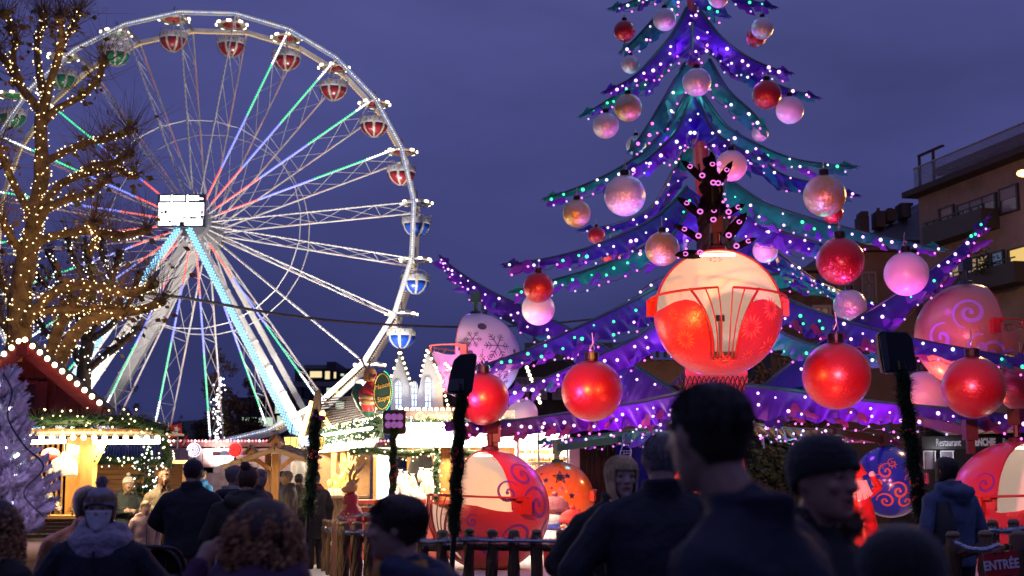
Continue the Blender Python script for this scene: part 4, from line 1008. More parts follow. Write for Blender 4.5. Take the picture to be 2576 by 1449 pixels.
ride_gondola(P(1806, 787, 21.9), S(162, 21.9), -.03, red_shell, rail_red, 'big red bauble car hanging in front of the tree, cream interior lit', arm_red,
    [(daisy(), [(-.72, -.50, .19), (.42, -.32, .22), (.80, -.02, .20), (.02, -.93, .19), (-.52, -.22, .15)], pale_red, 'flower_print'), (daisy(9), [(-.85, -.1, .12), (.95, -.6, .2), (.55, -.8, .12)], pale_red, 'flower_print')], 55)
ride_gondola(P(1232, 1283, 23.5), S(149, 23.5), -1.02, red_shell, rail_red, 'red bauble car standing on the ground behind the picket fence', arm_red,
    [(scroll(1.5, .12), [(1.95, .10, .34), (1.55, -.45, .28)], purple_print, 'scroll_print'), (scroll(1.4, .12, -1), [(1.75, .62, .26), (1.35, .30, .22), (1.1, -.62, .24), (2.35, -.35, .25), (.75, -.15, .12)], purple_print, 'scroll_print')], 60)
ride_gondola(P(1403, 1255, 36), S(92, 36), 2.7, orange_shell, rail_red, 'orange bauble car with dark stars on the ground', arm_teal,
    [(star5(), [(-2.65, .62, .23), (-2.75, -.05, .19), (2.9, -1.0, .3)], black_star, 'star_print'), (star5(), [(-3.1, .52, .09), (-2.35, .10, .10), (3.1, .0, .24), (-2.4, .66, .10), (-2.9, .3, .05), (2.95, .72, .05)], silver_print, 'star_print'), (star5(.2), [(-2.6, .3, .07), (-2.1, -.3, .07), (-2.5, -.25, .05)], dk, 'star_print')], 0)
ride_gondola(P(2238, 1212, 36), S(88, 36), 2.6, blue_shell, rail_red, 'deep blue bauble car with coral scrolls on the ground', arm_teal,
    [(scroll(1.5, .14), [(-2.6, -.25, .26), (-2.2, .05, .22), (-3.0, -.55, .24)], coral, 'scroll_print'), (scroll(1.3, .14, -1), [(-2.95, .3, .22), (-2.35, -.55, .24), (-2.75, .55, .14), (3.1, .0, .2)], coral, 'scroll_print'),
     (daisy(7), [(-2.75, .50, .14), (-3.1, .45, .1), (-2.3, .35, .12)], coral, 'scroll_print')], 0)
ride_gondola(P(2567, 1285, 23), S(172, 23), .74, red_shell, rail_red, 'red bauble car at the right edge with cream interior', arm_red, [(scroll(1.4, .1), [(-1.6, .4, .2)], purple_print, 'scroll_print')], 60)
ride_gondola(P(1197, 900, 33.5), S(112, 33.5), -1.85, pearl_shell, M('coral rail', (.75, .22, .13), .4), 'raised pearl white bauble car with dark snowflakes at the left', arm_teal,
    [(flake(), [(1.80, .34, .24), (2.38, .20, .36), (2.10, -.22, .28), (2.6, -.62, .3)], dk, 'snowflake_print'), (disc(), [(2.05, .68, .11), (1.75, .02, .07), (1.52, .12, .05), (2.9, .1, .06)], dk, 'dot_print'), (flake(), [(1.25, -.40, .25), (.8, -.5, .2)], M('coral flake print', (.55, .12, .10), .4), 'snowflake_print')], 12)
ride_gondola(P(2436, 845, 27.5), S(132, 27.5), 1.78, gold_shell, rail_red, 'raised champagne glitter bauble car at right with lilac scrolls', arm_teal,
    [(scroll(1.7, .13), [(-2.05, .36, .36), (-1.6, -.45, .34)], lilac_print, 'scroll_print'), (scroll(1.3, .16, -1), [(-1.9, -.30, .26), (-2.6, -.1, .3), (-1.2, -.62, .3)], lilac_print, 'scroll_print')], 0)
# steel end brackets and struts of the arms (parts of the ride)
for (hx, hy, Yh), (bx, by, Yb), m_ in (((1220, 770, 36.6), (1480, 905, 33), arm_teal), ((2318, 690, 27.4), (2110, 880, 28.2), arm_teal), ((1245, 1090, 23.6), (1480, 1062, 26), arm_red), ((2440, 1085, 23.4), (2250, 1045, 25.5), arm_red), ((1400, 1128, 36), (1560, 1105, 34), arm_teal), ((2222, 1108, 36), (2100, 1085, 34), arm_red)):
    h, b_ = P(hx, hy, Yh), P(bx, by, Yb); q = MB(); q.beam(h, b_, .12, .16); q.box(h+Vector((0, 0, .02)), (.20, .24, .34)); q.box(h+Vector((0, 0, -.22)), (.12, .12, .30)); q.build('arm_bracket', m_, tree)

lamp('SPOT', (-.2, 30.5, .5), (1, .40, .16), 1500, .2, (1.25, 36, 1.2), 70, .8, 'car_fill_light'); lamp('SPOT', (8.6, 30.5, .5), (1, .45, .4), 350, .2, (10, 36, 1.2), 70, .8, 'car_fill_light')  # spots added only to brighten the orange and blue cars
# snowmen, gift box, gnome under the tree -------------------------------------
snow_p = M('white plaster snowman', (.80, .70, .70), .5); knit = M('wine knitted hat', (.16, .03, .05), .8, bump=(40, .5)); coal = M('coal black', (.01, .01, .01), .5); carrot = M('carrot nose', (.8, .25, .03), .5)
def snowman(px_, pb, Y, h, hat_m, lab, ears):
    t = thing('snowman_figure', (0, 0, 0), lab, 'snowman', 'snowmen beside the ride gondolas')
    b = MB(); b.lathe([(.02, 0), (.26, .02), (.33, .18), (.33, .34), (.24, .50), (.20, .55), (.25, .62), (.27, .74), (.22, .88), (.02, .97)], (0, 0, 0), 22); b.build('body', snow_p, t, True)
    b = MB(); b.lathe([(.275, .78), (.30, .80), (.295, .87), (.27, .88), (.24, .98), (.12, 1.07), (.02, 1.09)], (0, 0, 0), 22); b.ball((0, 0, 1.12), .06, 8, 6)
    if ears: b.ball((.27, -.02, .70), .1, 8, 6, (.6, .8, 1.2)); b.ball((-.27, -.02, .70), .1, 8, 6, (.6, .8, 1.2))
    b.build('hat', hat_m, t, True)
    b = MB(); b.lathe([(.23, .50), (.29, .51), (.29, .58), (.23, .59)], (0, 0, 0), 18); b.build('scarf', M('striped scarf', (.05, .06, .35), .7), t)
    b = MB(); b.ball((-.09, -.245, .76), .025, 6, 4); b.ball((.09, -.245, .76), .025, 6, 4)
    for z in (.2, .32, .42): b.ball((0, -.325+abs(z-.28)*.15, z), .025, 6, 4)
    b.build('buttons', coal, t)
    b = MB(); b.tube([(0, -.25, .71), (0, -.42, .69)], [.035, .005], 6); b.build('nose', carrot, t)
    t.location = P(px_, pb, Y); t.scale = (h,)*3; t.rotation_euler.z = -.9
    return t
yS = 26.5
snowman(1396, 1190+1.58*FPX/yS, yS, 1.02, knit, 'white snowman in a wine red knitted hat with ear flaps', True)
snowman(1441, 1190+1.58*FPX/25.5, 25.5, .82, M('red felt hat', (.55, .03, .03), .8), 'smaller snowman in a red felt hat on the right', False)
t = thing('gift_box', (PX(1386, 24), 24, .07), 'small red gift box with gold ribbon by the snowmen', 'gift box')
b = MB(); b.box((PX(1386, 24), 24, .26), (.26, .26, .38)); b.build('box', M('red gift paper', (.5, .03, .03), .35), t)
b = MB(); b.box((PX(1386, 24), 23.995, .265), (.05, .28, .40)); b.box((PX(1386, 24), 24.0, .27), (.28, .05, .405)); b.ball((PX(1386, 24)-.06, 24, .5), .06, 8, 5, (1, .5, .6)); b.ball((PX(1386, 24)+.06, 24, .5), .06, 8, 5, (1, .5, .6)); b.build('ribbon', M('gold ribbon', (.7, .45, .12), .3, .7), t)
t = thing('gnome_figure', (PX(2150, 24), 24, .07), 'red gnome figure with a drooping cap and white beard beside the blue car', 'gnome figure')
gm = M('glossy red gnome suit', (.5, .02, .015), .25, coat=.5); gx = PX(2150, 24)
b = MB(); z0 = P(0, 1325, 24).z
b.loft([((gx+.14, 24, .08), .2, .18), ((gx+.12, 24, z0-.2), .24, .2), ((gx+.10, 24, z0+.1), .20, .17), ((gx+.02, 24, z0+.4), .22, .18), ((gx-.02, 24, z0+.62), .15, .13), ((gx-.04, 24, z0+.72), .06, .06)], 16)
b.capsule((gx+.16, 24, z0+.52), (gx+.36, 24, z0+.66), .075, .06); b.capsule((gx+.36, 24, z0+.66), (gx+.22, 23.9, z0+.86), .06, .05); b.capsule((gx-.18, 24, z0+.5), (gx-.26, 23.85, z0+.2), .075, .06); b.build('suit', gm, t, True)
b = MB(); b.ball((gx-.06, 23.97, z0+.78), .15, 12, 8); b.build('head', M('gnome skin', (.6, .3, .22), .5), t, True)
b = MB(); b.tube([(gx-.02, 23.97, z0+.84), (gx-.07, 23.97, z0+1.0), (gx-.22, 23.95, z0+1.08), (gx-.34, 23.92, z0+1.0), (gx-.37, 23.9, z0+.78)], [.19, .14, .09, .06, .04], 12); b.build('cap', M('red felt cap', (.7, .05, .04), .7), t, True)
b = MB()
for k in range(60): 
    a = rnd.uniform(-1.5, 1.5); x = math.sin(a)*.15; b.tube([(gx-.06+x, 23.86-.06*math.cos(a), z0+.78), (gx-.04+x*1.3+rnd.uniform(-.02, .02), 23.82, z0+.60), (gx-.02+x*1.5, 23.84, z0+.42+.1*abs(a))], [.022, .02, .006], 5)
b.build('beard', M('white beard', (.75, .62, .58), .8), t); b = MB(); b.ball((gx-.37, 23.9, z0+.74), .055, 8, 6); b.build('pompom', M('white beard', (1, 1, 1)), t, True); b = MB(); b.ball((gx+.22, 23.9, z0+.88), .06, 8, 6); b.build('mitten', M('white beard', (1, 1, 1)), t, True)
# ================================================================== left chalet stall (red gable)
YS = 20.0
red_wood = M('dark red boards', (.22, .016, .018), .55, noise_=(3, .7, 1.2), bump=(10, .2), stretch=(1, 1, 8))
wood_lit = M('honey pine boards', (.52, .25, .06), .5, noise_=(4, .75, 1.12), bump=(9, .15), stretch=(6, 6, .7))
bulb_m = emis('stall bulb', (1, .80, .46), 7, True); tube_m = emis('fluorescent tube', (1, .93, .78), 16, True)
st = thing('market_stall', (PX(70, YS), YS, 0), 'red gabled wooden chalet stall with bulbs along its roof at the left', 'market stall')
apex, eR, eL = P(72, 884, YS), P(268, 1050, YS), P(-124, 1050, YS)
# gable boards, one by one
n = 26
for i in range(n):
    x0 = eL.x+(eR.x-eL.x)*i/n; x1 = eL.x+(eR.x-eL.x)*(i+1)/n; xm = (x0+x1)/2
    f = 1-abs(xm-apex.x)/(eR.x-apex.x); h = (apex.z-eR.z)*f
    if x1 < P(-20, 1000, YS).x: continue
    b = MB(); b.box((xm, YS+.12+.012*(i % 2), eR.z+h/2), (x1-x0-.002, .03, h)); b.build('wall_board', red_wood, st)
b = MB(); b.prism([eL+Vector((.1, .2, 0)), eR+Vector((-.1, .2, 0)), apex+Vector((0, .2, -.08))], (0, .05, 0)); b.build('backing_wall', red_wood, st)
b = MB(); b.box(apex+Vector((0, -.26, .02)), (.16, .03, .2)); b.build('apex_board', red_wood, st)
for s_, e in ((1, eR), (-1, eL)):
    b = MB(); dr = (e-apex).normalized()
    b.beam(apex+Vector((0, -.22, .05)), e+dr*.06+Vector((0, -.22, .05)), .05, .20, (0, 0, 1)); b.build('barge_board', red_wood, st)
    b = MB(); nrm = Vector((-dr.z*s_*-1, 0, abs(dr.x)))
    b.prism([apex+Vector((0, -.25, .13)), e+dr*.08+Vector((0, -.25, .13)), e+dr*.08+Vector((0, .2, .13)), apex+Vector((0, .2, .13))], (0, 0, .05)); b.build('roof', M('dark roof felt', (.05, .02, .02), .8, noise_=(8, .6, 1.4)), st)
bm = MB(); bm.ball((0, 0, 0), .040, 10, 7); bme = bm.mesh('bulb', bulb_m, smooth=True)
for i in range(11):
    link('bulb', bme, st, apex.lerp(eR, (i+.3)/10.6)+Vector((0, -.26, .17)))
for i in range(5): link('bulb', bme, st, apex.lerp(eL, (i+.55)/10.6)+Vector((0, -.26, .17)))
# little blind window with shutters in the gable
b = MB(); 
def bx(b, x0, y0, x1, y1, Y, th=.04): a, c = P(x0, y0, Y), P(x1, y1, Y); return b.box(((a.x+c.x)/2, Y, (a.z+c.z)/2), (c.x-a.x, th, a.z-c.z))
bx(b, 36, 962, 94, 1026, YS+.09); w = b.build('window', M('dim window', (.10, .012, .012), .4), st)
b = MB(); bx(b, 33, 958, 97, 966, YS+.05); bx(b, 33, 1022, 97, 1030, YS+.05); bx(b, 33, 966, 39, 1022, YS+.05); bx(b, 91, 966, 97, 1022, YS+.05); bx(b, 61, 966, 66, 1022, YS+.05); bx(b, 39, 992, 61, 996, YS+.05); bx(b, 66, 992, 91, 996, YS+.05); b.build('frame', red_wood, w)
b = MB(); bx(b, 99, 960, 118, 1028, YS+.05); b.build('shutter', red_wood, st)
# eave board, garland, bulbs, tube
b = MB(); b.box((PX(180, 19.2), 19.35, P(0, 1086, 19.3).z), (S(480, 19.3), .10, .08)); b.build('eave_board', wood_warm, st)
b = MB(); a, c = P(-40, 1094, 19.3), P(412, 1094, 19.3); b.box(((a.x+c.x)/2, 19.9, a.z+.03), (c.x-a.x, 1.2, .03)); b.build('awning_soffit', M('cream soffit', (.75, .66, .5), .6), st)
for i in range(15):
    x = 25+i*26.5
    if x < 415: link('bulb', bme, st, P(x, 1099+.2*i, 19.25))
gp = [P(x, 1063-6*math.sin((x+20)/440*3.1)+(x > 340)*(x-340)*.28, 19.3) for x in range(-20, 425, 22)]
fir_garland(gp, .16, 'garland', st, fir_green, 520, seed=3, w=.016); dots_along(gp, .17, 'garland_lights', st, [led_warm], 26, .016, 4)
for x0, x1, y in ((60, 165, 1112), (235, 402, 1113)):
    b = MB(); b.tube([P(x0, y, 19.6), P(x1, y-2, 19.6)], .03, 8); b.build('light_tube', tube_m, st)
lamp('AREA', P(115, 1118, 19.7), (1, .78, .45), 120, target=P(115, 1300, 20.4), sx=1.4, sy=.25, name='stall_light')
lamp('AREA', P(330, 1122, 19.6), (1, .82, .5), 80, target=P(330, 1300, 19.9), sx=1.0, sy=.25, name='stall_light')
lamp('POINT', P(150, 1112, 18.8), (1, .76, .42), 70, .3, name='stall_light'); lamp('POINT', P(330, 1112, 18.7), (1, .76, .42), 12, .3, name='stall_light')
# post with carved bracket
def post_box(x0, y0, x1, y1, Y, th, m_, nm, par):
    b = MB(); bx(b, x0, y0, x1, y1, Y, th); return b.build(nm, m_, par)
post_box(176, 1100, 205, 1300, 19.9, .22, wood_lit, 'post', st); post_box(207, 1100, 232, 1340, 19.7, .22, wood_lit, 'post', st)
b = MB(); pts = [P(233, 1178, 19.6), P(245, 1160, 19.6), P(262, 1122, 19.6), P(280, 1104, 19.6), P(256, 1104, 19.6), P(240, 1126, 19.6), P(233, 1140, 19.6)]
b.prism(pts, (0, .08, 0)); br_ = b.build('bracket', wood_lit, st)
q = MB()
for x, y in ((238, 1160), (243, 1148), (248, 1135), (255, 1124), (263, 1115)): c = P(x, y, 19.58); q.tube([c, c+Vector((0, -.006, 0))], .018, 8)
q.build('bracket_holes', black_plastic, br_, kind='stuff')
for i in range(10): 
    b = MB(); bx(b, 60+i*13, 1105, 72+i*13, 1300, 21.6, .03); b.build('back_board', wood_lit, st)
b = MB(); bx(b, 20, 1296, 205, 1304, 19.5, .5); b.build('counter', wood_lit, st)
for i in range(4):
    b = MB(); bx(b, 20, 1306+i*9, 228, 1314+i*9, 19.55+.01*(i % 2), .04); b.build('front_board', wood_lit, st)
for i in range(22):
    x = 20+i*9.5; b = MB(); bx(b, x, 1345, x+9, 1445, 19.6+.012*(i % 2), .04); b.build('front_board', wood_warm, st)
b = MB(); b.ball(P(128, 1143, 19.8), .12, 14, 10, (1.1, 1, .75)); o = b.build('paper_lantern', M('red paper pompom', (.7, .08, .05), .7, bump=(30, .8)), None, True); tag(o, 'round red paper pompom hanging in the red gabled stall', 'decoration')
b = MB(); c = P(162, 1165, 19.5)
b.loft([(c+Vector((0, 0, .16)), .03, .03), (c+Vector((.01, 0, .11)), .07, .05), (c+Vector((0, 0, .04)), .17, .06), (c+Vector((-.01, 0, -.10)), .20, .07), (c+Vector((-.02, 0, -.17)), .21, .06), (c+Vector((-.03, 0, -.18)), .18, .05)], 18)
b.tube([c+Vector((.0, 0, .16)), c+Vector((-.02, 0, .36))], .008, 4)
o = b.build('hanging_bag', M('white cloth bag', (.8, .78, .72), .6, bump=(5, .5)), None, True); tag(o, 'white cloth bag hanging from the pine post of the left stall', 'bag')
b = MB(); c = P(182, 1288, 19.4)
b.tube([c+Vector((0, 0, -.06)), c+Vector((0, 0, .02))], .012, 6)
for k in range(90): 
    z = rnd.random(); a = rnd.uniform(0, 6.28); r_ = .075*(1-z); b.add([c+Vector((0, 0, .02+z*.2)), c+Vector((math.cos(a)*r_, math.sin(a)*r_, z*.2-.01)), c+Vector((math.cos(a+.3)*r_*.8, math.sin(a+.3)*r_*.8, z*.2+.0))], [(0, 1, 2)])
o = b.build('toy_fir_tree', fir_green); tag(o, 'tiny green toy fir standing on the left stall counter', 'toy tree')

# ================================================================== log cabin stall with blue roof further back
YC = 26
cb = thing('market_stall', (PX(330, YC), YC, 0), 'plank cabin stall with a blue corrugated roof behind the red chalet', 'market stall')
plank_m = M('amber planks', (.36, .17, .05), .6, noise_=(4, .6, 1.2), bump=(9, .2), stretch=(.8, 5, 5))
for i in range(12):
    b = MB(); y0 = 1168+i*13; bx(b, 225, y0, 425, y0+12, YC+.015*(i % 2), .06); b.build('plank', plank_m, cb)
b = MB()
def rf(u, v):
    a = P(243+u*172, 1112, YC+1.4).lerp(P(238+u*180, 1150, YC-.3), v); return a+Vector((0, 0, .035*math.sin(u*150)))
b.grid(rf, 150, 2); b.build('roof', M('blue corrugated roof', (.04, .06, .22), .4, .3), cb, True, solid=.02)
gp = [P(x, 1158+3*math.sin(x*.09), YC-.4) for x in range(190, 432, 16)]
fir_garland(gp, .13, 'garland', cb, fir_green, 380, seed=6, w=.018); dots_along(gp, .14, 'garland_lights', cb, [led_warm, led_white], 30, .02, 7)
gp = [P(418+8*math.sin(y*.05), y, YC-.5) for y in range(1078, 1180, 10)]
fir_garland(gp, .14, 'garland', cb, fir_green, 420, seed=8, w=.018); dots_along(gp, .15, 'garland_lights', cb, [led_warm, led_white], 30, .02, 9)
lamp('POINT', P(320, 1195, YC-1.6), (1, .70, .38), 40, .3, name='cabin_light')
b = MB(); 
def yroof(u, v): return P(430+u*44, 1128+v*30+abs(u-.5)*10, 30-v*1.5)
b.grid(yroof, 6, 3); o = b.build('small_kiosk', M('dark red awning', (.12, .02, .03), .6), None, solid=.05); tag(o, 'small kiosk roof with a yellow lit fascia right of the blue roofed cabin', 'kiosk')
b = MB(); bx(b, 434, 1158, 470, 1166, 28, .1); q_ = b.build('fascia_lamp', emis('yellow fascia lamp', (1, .62, .15), 4), o)
b = MB(); bx(b, 436, 1168, 466, 1250, 29.5, .6); b.build('wall', plank_m, o)
# small christmas tree with white lights
def small_fir(px_, ytop, Y, h, rw, lab, seed, col, lights):
    rg = random.Random(seed); t = thing('fir_tree', (PX(px_, Y), Y, 0), lab, 'fir tree'); x = PX(px_, Y); ztop = P(px_, ytop, Y).z
    b = MB(); b.tube([(x, Y, 0), (x, Y, ztop)], [.06, .008], 6); b.build('trunk', bark_dark, t)
    b = MB(); q = MB()
    for k in range(190):
        f = rg.random()**.8; z = ztop-.05-f*h; a = rg.uniform(0, 6.28); ln = rw*(.12+.88*f)*rg.uniform(.75, 1.1)
        p0 = Vector((x, Y, z)); d = Vector((math.cos(a), math.sin(a), rg.uniform(-.25, .15))).normalized(); p1 = p0+d*ln
        for m_ in range(26):
            u = rg.uniform(.1, 1); p = p0.lerp(p1, u); nd = (d+Vector((rg.gauss(0, .8), rg.gauss(0, .8), rg.gauss(0, .6)))).normalized(); sd = nd.cross(Vector((.1, .3, 1))).normalized()*.012
            b.add([p-sd, p+sd, p+nd*.09], [(0, 1, 2)])
        if rg.random() < .7: q.dot(p0.lerp(p1, rg.uniform(.6, 1.05))+Vector((0, -.03, 0)), .018)
    b.build('branches', col, t, kind='stuff'); q.build('string_lights', lights, t, kind='stuff'); return t
small_fir(374, 1110, 22, 1.6, .62, 'green fir with cold white lights behind the white-hatted woman', 21, fir_green, led_white)

# ================================================================== big bright central stall
YB = 26.0
cs = thing('market_stall', (PX(1000, YB), YB, 0), 'blazing white lit sweets stall with fir garlands in the middle', 'market stall')
cxL = PX(1000, YB); A0 = Vector((cxL, YB, 0)); A1 = Vector((PX(815, 35), 35, 0)); side = (A1-A0).normalized()
def zpx(y, Y): return P(1000, y, Y).z
z_eave, z_val0, z_val1 = zpx(1046, YB), zpx(1074, YB), zpx(1126, YB)
xr = .06
valm = M('white awning cloth', (.82, .80, .76), .6, noise_=(3, .9, 1.03))
# valance panels: three along the side, three at the front
for i in range(3):
    p, q_ = A0.lerp(A1, i/3+.004), A0.lerp(A1, (i+1)/3-.004); o_ = Vector((side.y, -side.x, 0))*-.25
    b = MB(); b.prism([p+o_+Vector((0, 0, z_val0)), q_+o_+Vector((0, 0, z_val0)), q_+o_*1.7+Vector((0, 0, z_val1)), p+o_*1.7+Vector((0, 0, z_val1))], (0, .02, 0)); b.build('valance', valm, cs)
for i in range(3):
    x0 = cxL+(xr-cxL)*i/3; x1 = cxL+(xr-cxL)*(i+1)/3
    b = MB(); b.prism([(x0+.01, YB-.3, z_val0), (x1-.01, YB-.3, z_val0), (x1-.01, YB-.5, z_val1), (x0+.01, YB-.5, z_val1)], (0, .02, 0)); b.build('valance', valm, cs)
# fascia with lettering
b = MB(); b.box(((cxL+xr)/2, YB-.1, (zpx(1033, YB)+zpx(1064, YB))/2), (xr-cxL, .08, zpx(1033, YB)-zpx(1064, YB))); fa = b.build('sign_board', M('brown sign board', (.06, .02, .018), .4), cs)
gold_l = M('gold lettering', (.75, .42, .08), .35, .4, emit=(1, .5, .1), es=.12)  # faint glow put into the letters, which are no lamp
text('Cacahuètes', .21, (PX(1100, YB), YB-.16, zpx(1048, YB)), fa, gold_l, shear=.35, sx=.85)
b = MB(); c = P(1154, 1046, YB-.17)
b.prism([c+Vector((math.sin(math.pi*i/5), 0, math.cos(math.pi*i/5)))*(.065 if i % 2 == 0 else .027) for i in range(10)], (0, .01, 0)); b.build('star', gold_l, fa)
for x in range(1008, 1172, 15): link('bulb', bme, cs, P(x, 1030, YB-.1), scale=1.0)
b = MB()
for x in range(1005, 1170, 7): b.dot(P(x, 1062+3*math.sin(x*.3), YB-.2), .014)
b.build('icicle_lights', led_white, cs, kind='stuff')
# eave strip along the side, garlands
b = MB(); e0 = A0+Vector((-.2, -.2, z_eave)); e1 = A1+Vector((-.25, 0, z_eave-.02)); b.tube([e0, e1], .035, 8); b.build('light_strip', emis('warm eave strip', (1, .78, .42), 6, True), cs)
gp = [e0.lerp(e1, i/16)+Vector((-.06, 0, -.22+.04*math.sin(i*1.7))) for i in range(17)]
fir_garland(gp, .20, 'garland', cs, fir_green, 420, seed=11, w=.02); dots_along(gp, .22, 'garland_lights', cs, [led_warm, led_white], 42, .020, 12)
gp = [Vector((cxL+(xr-cxL)*i/14, YB-.28, zpx(1066, YB)+.03*math.sin(i*2))) for i in range(15)]
fir_garland(gp, .13, 'garland', cs, fir_green, 420, seed=13, w=.016); dots_along(gp, .14, 'garland_lights', cs, [led_warm, led_white], 40, .018, 14)
# tiled roof over the side wing
rA, rB = e0+Vector((-.05, .1, .05)), e1+Vector((-.05, 0, .05)); up_ = Vector((1.5, .9, 1.18))
tile_m = M('dark roof tile', (.045, .028, .026), .7, noise_=(6, .6, 1.4))
for r_ in range(11):
    f0 = r_/11; b = MB(); tA, tB = P(958, 990, 29.0), P(812, 1000, 37.6); dn_ = Vector((0, 0, .02)); L0 = rA.lerp(tA, f0)+dn_; L1 = rB.lerp(tB, f0)+dn_; L3, L2 = rA.lerp(tA, f0+1/11)-dn_, rB.lerp(tB, f0+1/11)-dn_
    nt_ = 26
    def trow(u, v): p = L0.lerp(L1, u).lerp(L3.lerp(L2, u), v); return p+Vector((0, 0, .018*abs(math.sin(u*math.pi*nt_))*(1-v)))
    b.grid(trow, nt_*3, 1); b.build('roof_tile_row', tile_m, cs, kind='stuff', solid=.02)
# gable end with its light strips
gA, gT, gB = P(748, 1136, 34.5), P(787, 1010, 34.5), P(842, 1092, 34.5)
for p, q_ in ((gA, gT), (P(808, 1036, 34.3), gB), (P(797, 1132, 34), P(826, 1084, 34))):
    b = MB(); b.tube([p, q_], .075, 8); b.build('light_strip', emis('yellow neon strip', (1, .66, .14), 9, True), cs)
    b = MB(); b.beam(p+Vector((.12, .1, 0)), q_+Vector((.12, .1, 0)), .12, .3, (0, 1, 0)); b.build('barge_board', wood_dark, cs)
b = MB(); b.prism([P(793, 985, 34.2), P(803, 978, 34.2), P(806, 1020, 34.2), P(800, 1058, 34.2), P(776, 1062, 34.2)], (0, .25, 0)); b.build('finial_board', wood_dark, cs)
b = MB(); b.prism([gA+Vector((0, .3, 0)), gT+Vector((0, .3, 0)), gB+Vector((.2, .3, 0)), gB+Vector((.2, .3, -.8)), gA+Vector((0, .3, -.5))], (0, .1, 0)); b.build('gable_wall', M('orange lit gable', (.4, .2, .06), .6, noise_=(3, .5, 1.3)), cs)
lamp('POINT', P(800, 1105, 33.2), (1, .65, .2), 60, .2, name='gable_light')
# counters, posts, back wall, goods
b = MB(); b.box(((cxL+xr)/2, YB+2.6, 1.5), (xr-cxL, .1, 3.0)); b.build('back_wall', wood_lit, cs)
for x0, x1 in ((941, 957), (1105, 1132)): post_box(x0, 1126, x1, 1300, YB-.02 if x0 > 1000 else YB+1.8, .2, wood_lit, 'post', cs)
b = MB(); b.box(((cxL+xr)/2-.4, YB-.05, zpx(1262, YB)), (xr-cxL+.9, .55, .07)); b.build('counter', M('red counter top', (.4, .05, .04), .4), cs)
b = MB(); b.box(((cxL+xr)/2-.4, YB+.05, zpx(1262, YB)/2-.05), (xr-cxL+.8, .3, zpx(1262, YB)-.1)); b.build('counter_front', M('dotted red front', (.45, .10, .08), .5), cs)
q = MB()
for i in range(34): q.dot((cxL-.4+rnd.random()*2.4, YB-.11, .3+rnd.random()*.7), .03)
q.build('dot_print', M('white dot print', (.7, .6, .55), .5), cs, kind='stuff')
gp = [Vector((cxL-.9+2.6*i/12, YB+.25, zpx(1137, YB)+.03*math.sin(i))) for i in range(13)]
fir_garland(gp, .14, 'garland', cs, fir_green, 380, seed=15, w=.018); dots_along(gp, .15, 'garland_lights', cs, [led_warm], 26, .018, 16)
gp = [Vector((PX(1100, YB-.3)+.02*math.sin(i), YB-.3, zpx(1128+i*13, YB))) for i in range(11)]
fir_garland(gp, .12, 'garland', cs, fir_green, 420, seed=17, w=.018); dots_along(gp, .13, 'garland_lights', cs, [led_warm], 34, .018, 18)
b = MB(); b.box((PX(967, YB+.5), YB+.5, zpx(1190, YB)), (.24, .1, .95)); b.build('lit_column', emis('lit white column', (1, .93, .8), 5, True), cs)
for i, x in enumerate((1050, 1070)):
    b = MB(); c = P(x, 1148, YB+2.3); b.loft([(c+Vector((0, 0, .05)), .04, .04), (c, .12, .08), (c+Vector((0, 0, -.3)), .2, .12), (c+Vector((.02, 0, -.75)), .24, .13)], 12); o = b.build('coat', M('hung black coat', (.012, .012, .015), .8), None, True)
    tag(o, ('dark coat on a hook in the bright stall, left of two', 'dark coat on a hook in the bright stall, right of two')[i], 'coat', 'coats on hooks in the stall')
rg = random.Random(5); sugar = [M('white sweets bag', (.85, .82, .76), .35, trans=0), M('cream sweets bag', (.8, .68, .5), .4), M('pink sweets bag', (.8, .40, .36), .4)]
sw = []
for i in range(34):
    x = rg.uniform(1003, 1100); y = rg.uniform(1196, 1256); Yp = YB+.15+(1256-y)*.012
    q = MB(); c = P(x, y, Yp); h = rg.uniform(.08, .16); w0 = rg.uniform(.06, .11)
    q.loft([(c+Vector((0, 0, -h)), w0*.8, .05), (c, w0, .07), (c+Vector((0, 0, h*.7)), w0*.7, .05), (c+Vector((0, 0, h)), .02, .02), (c+Vector((0, 0, h*1.25)), .05, .03)], 9)
    o = q.build('sweets_bag', sugar[0 if rg.random() < .72 else rg.choice((1, 2))], None, True)
    tag(o, 'small tied sweets bag in the heap on the bright central counter', 'sweets bag', 'sweets bags on the central counter')
b = MB(); b.add([P(935, 1262, YB+.6), P(1000, 1262, YB+.1), P(1000, 1225, YB+.5), P(955, 1250, YB+1.0)], [(0, 1, 2, 3)]); b.build('display_tray', M('white tray', (.85, .82, .75), .4), cs, solid=.03)
b = MB()
for i in range(24): b.ball(P(928+i*3.2, 1261+rg.uniform(-1, 1), YB-.2), .03, 6, 4, (1, 1, 1.3))
b.build('jar_row', M('toffee jars', (.45, .12, .05), .25), cs, kind='stuff')
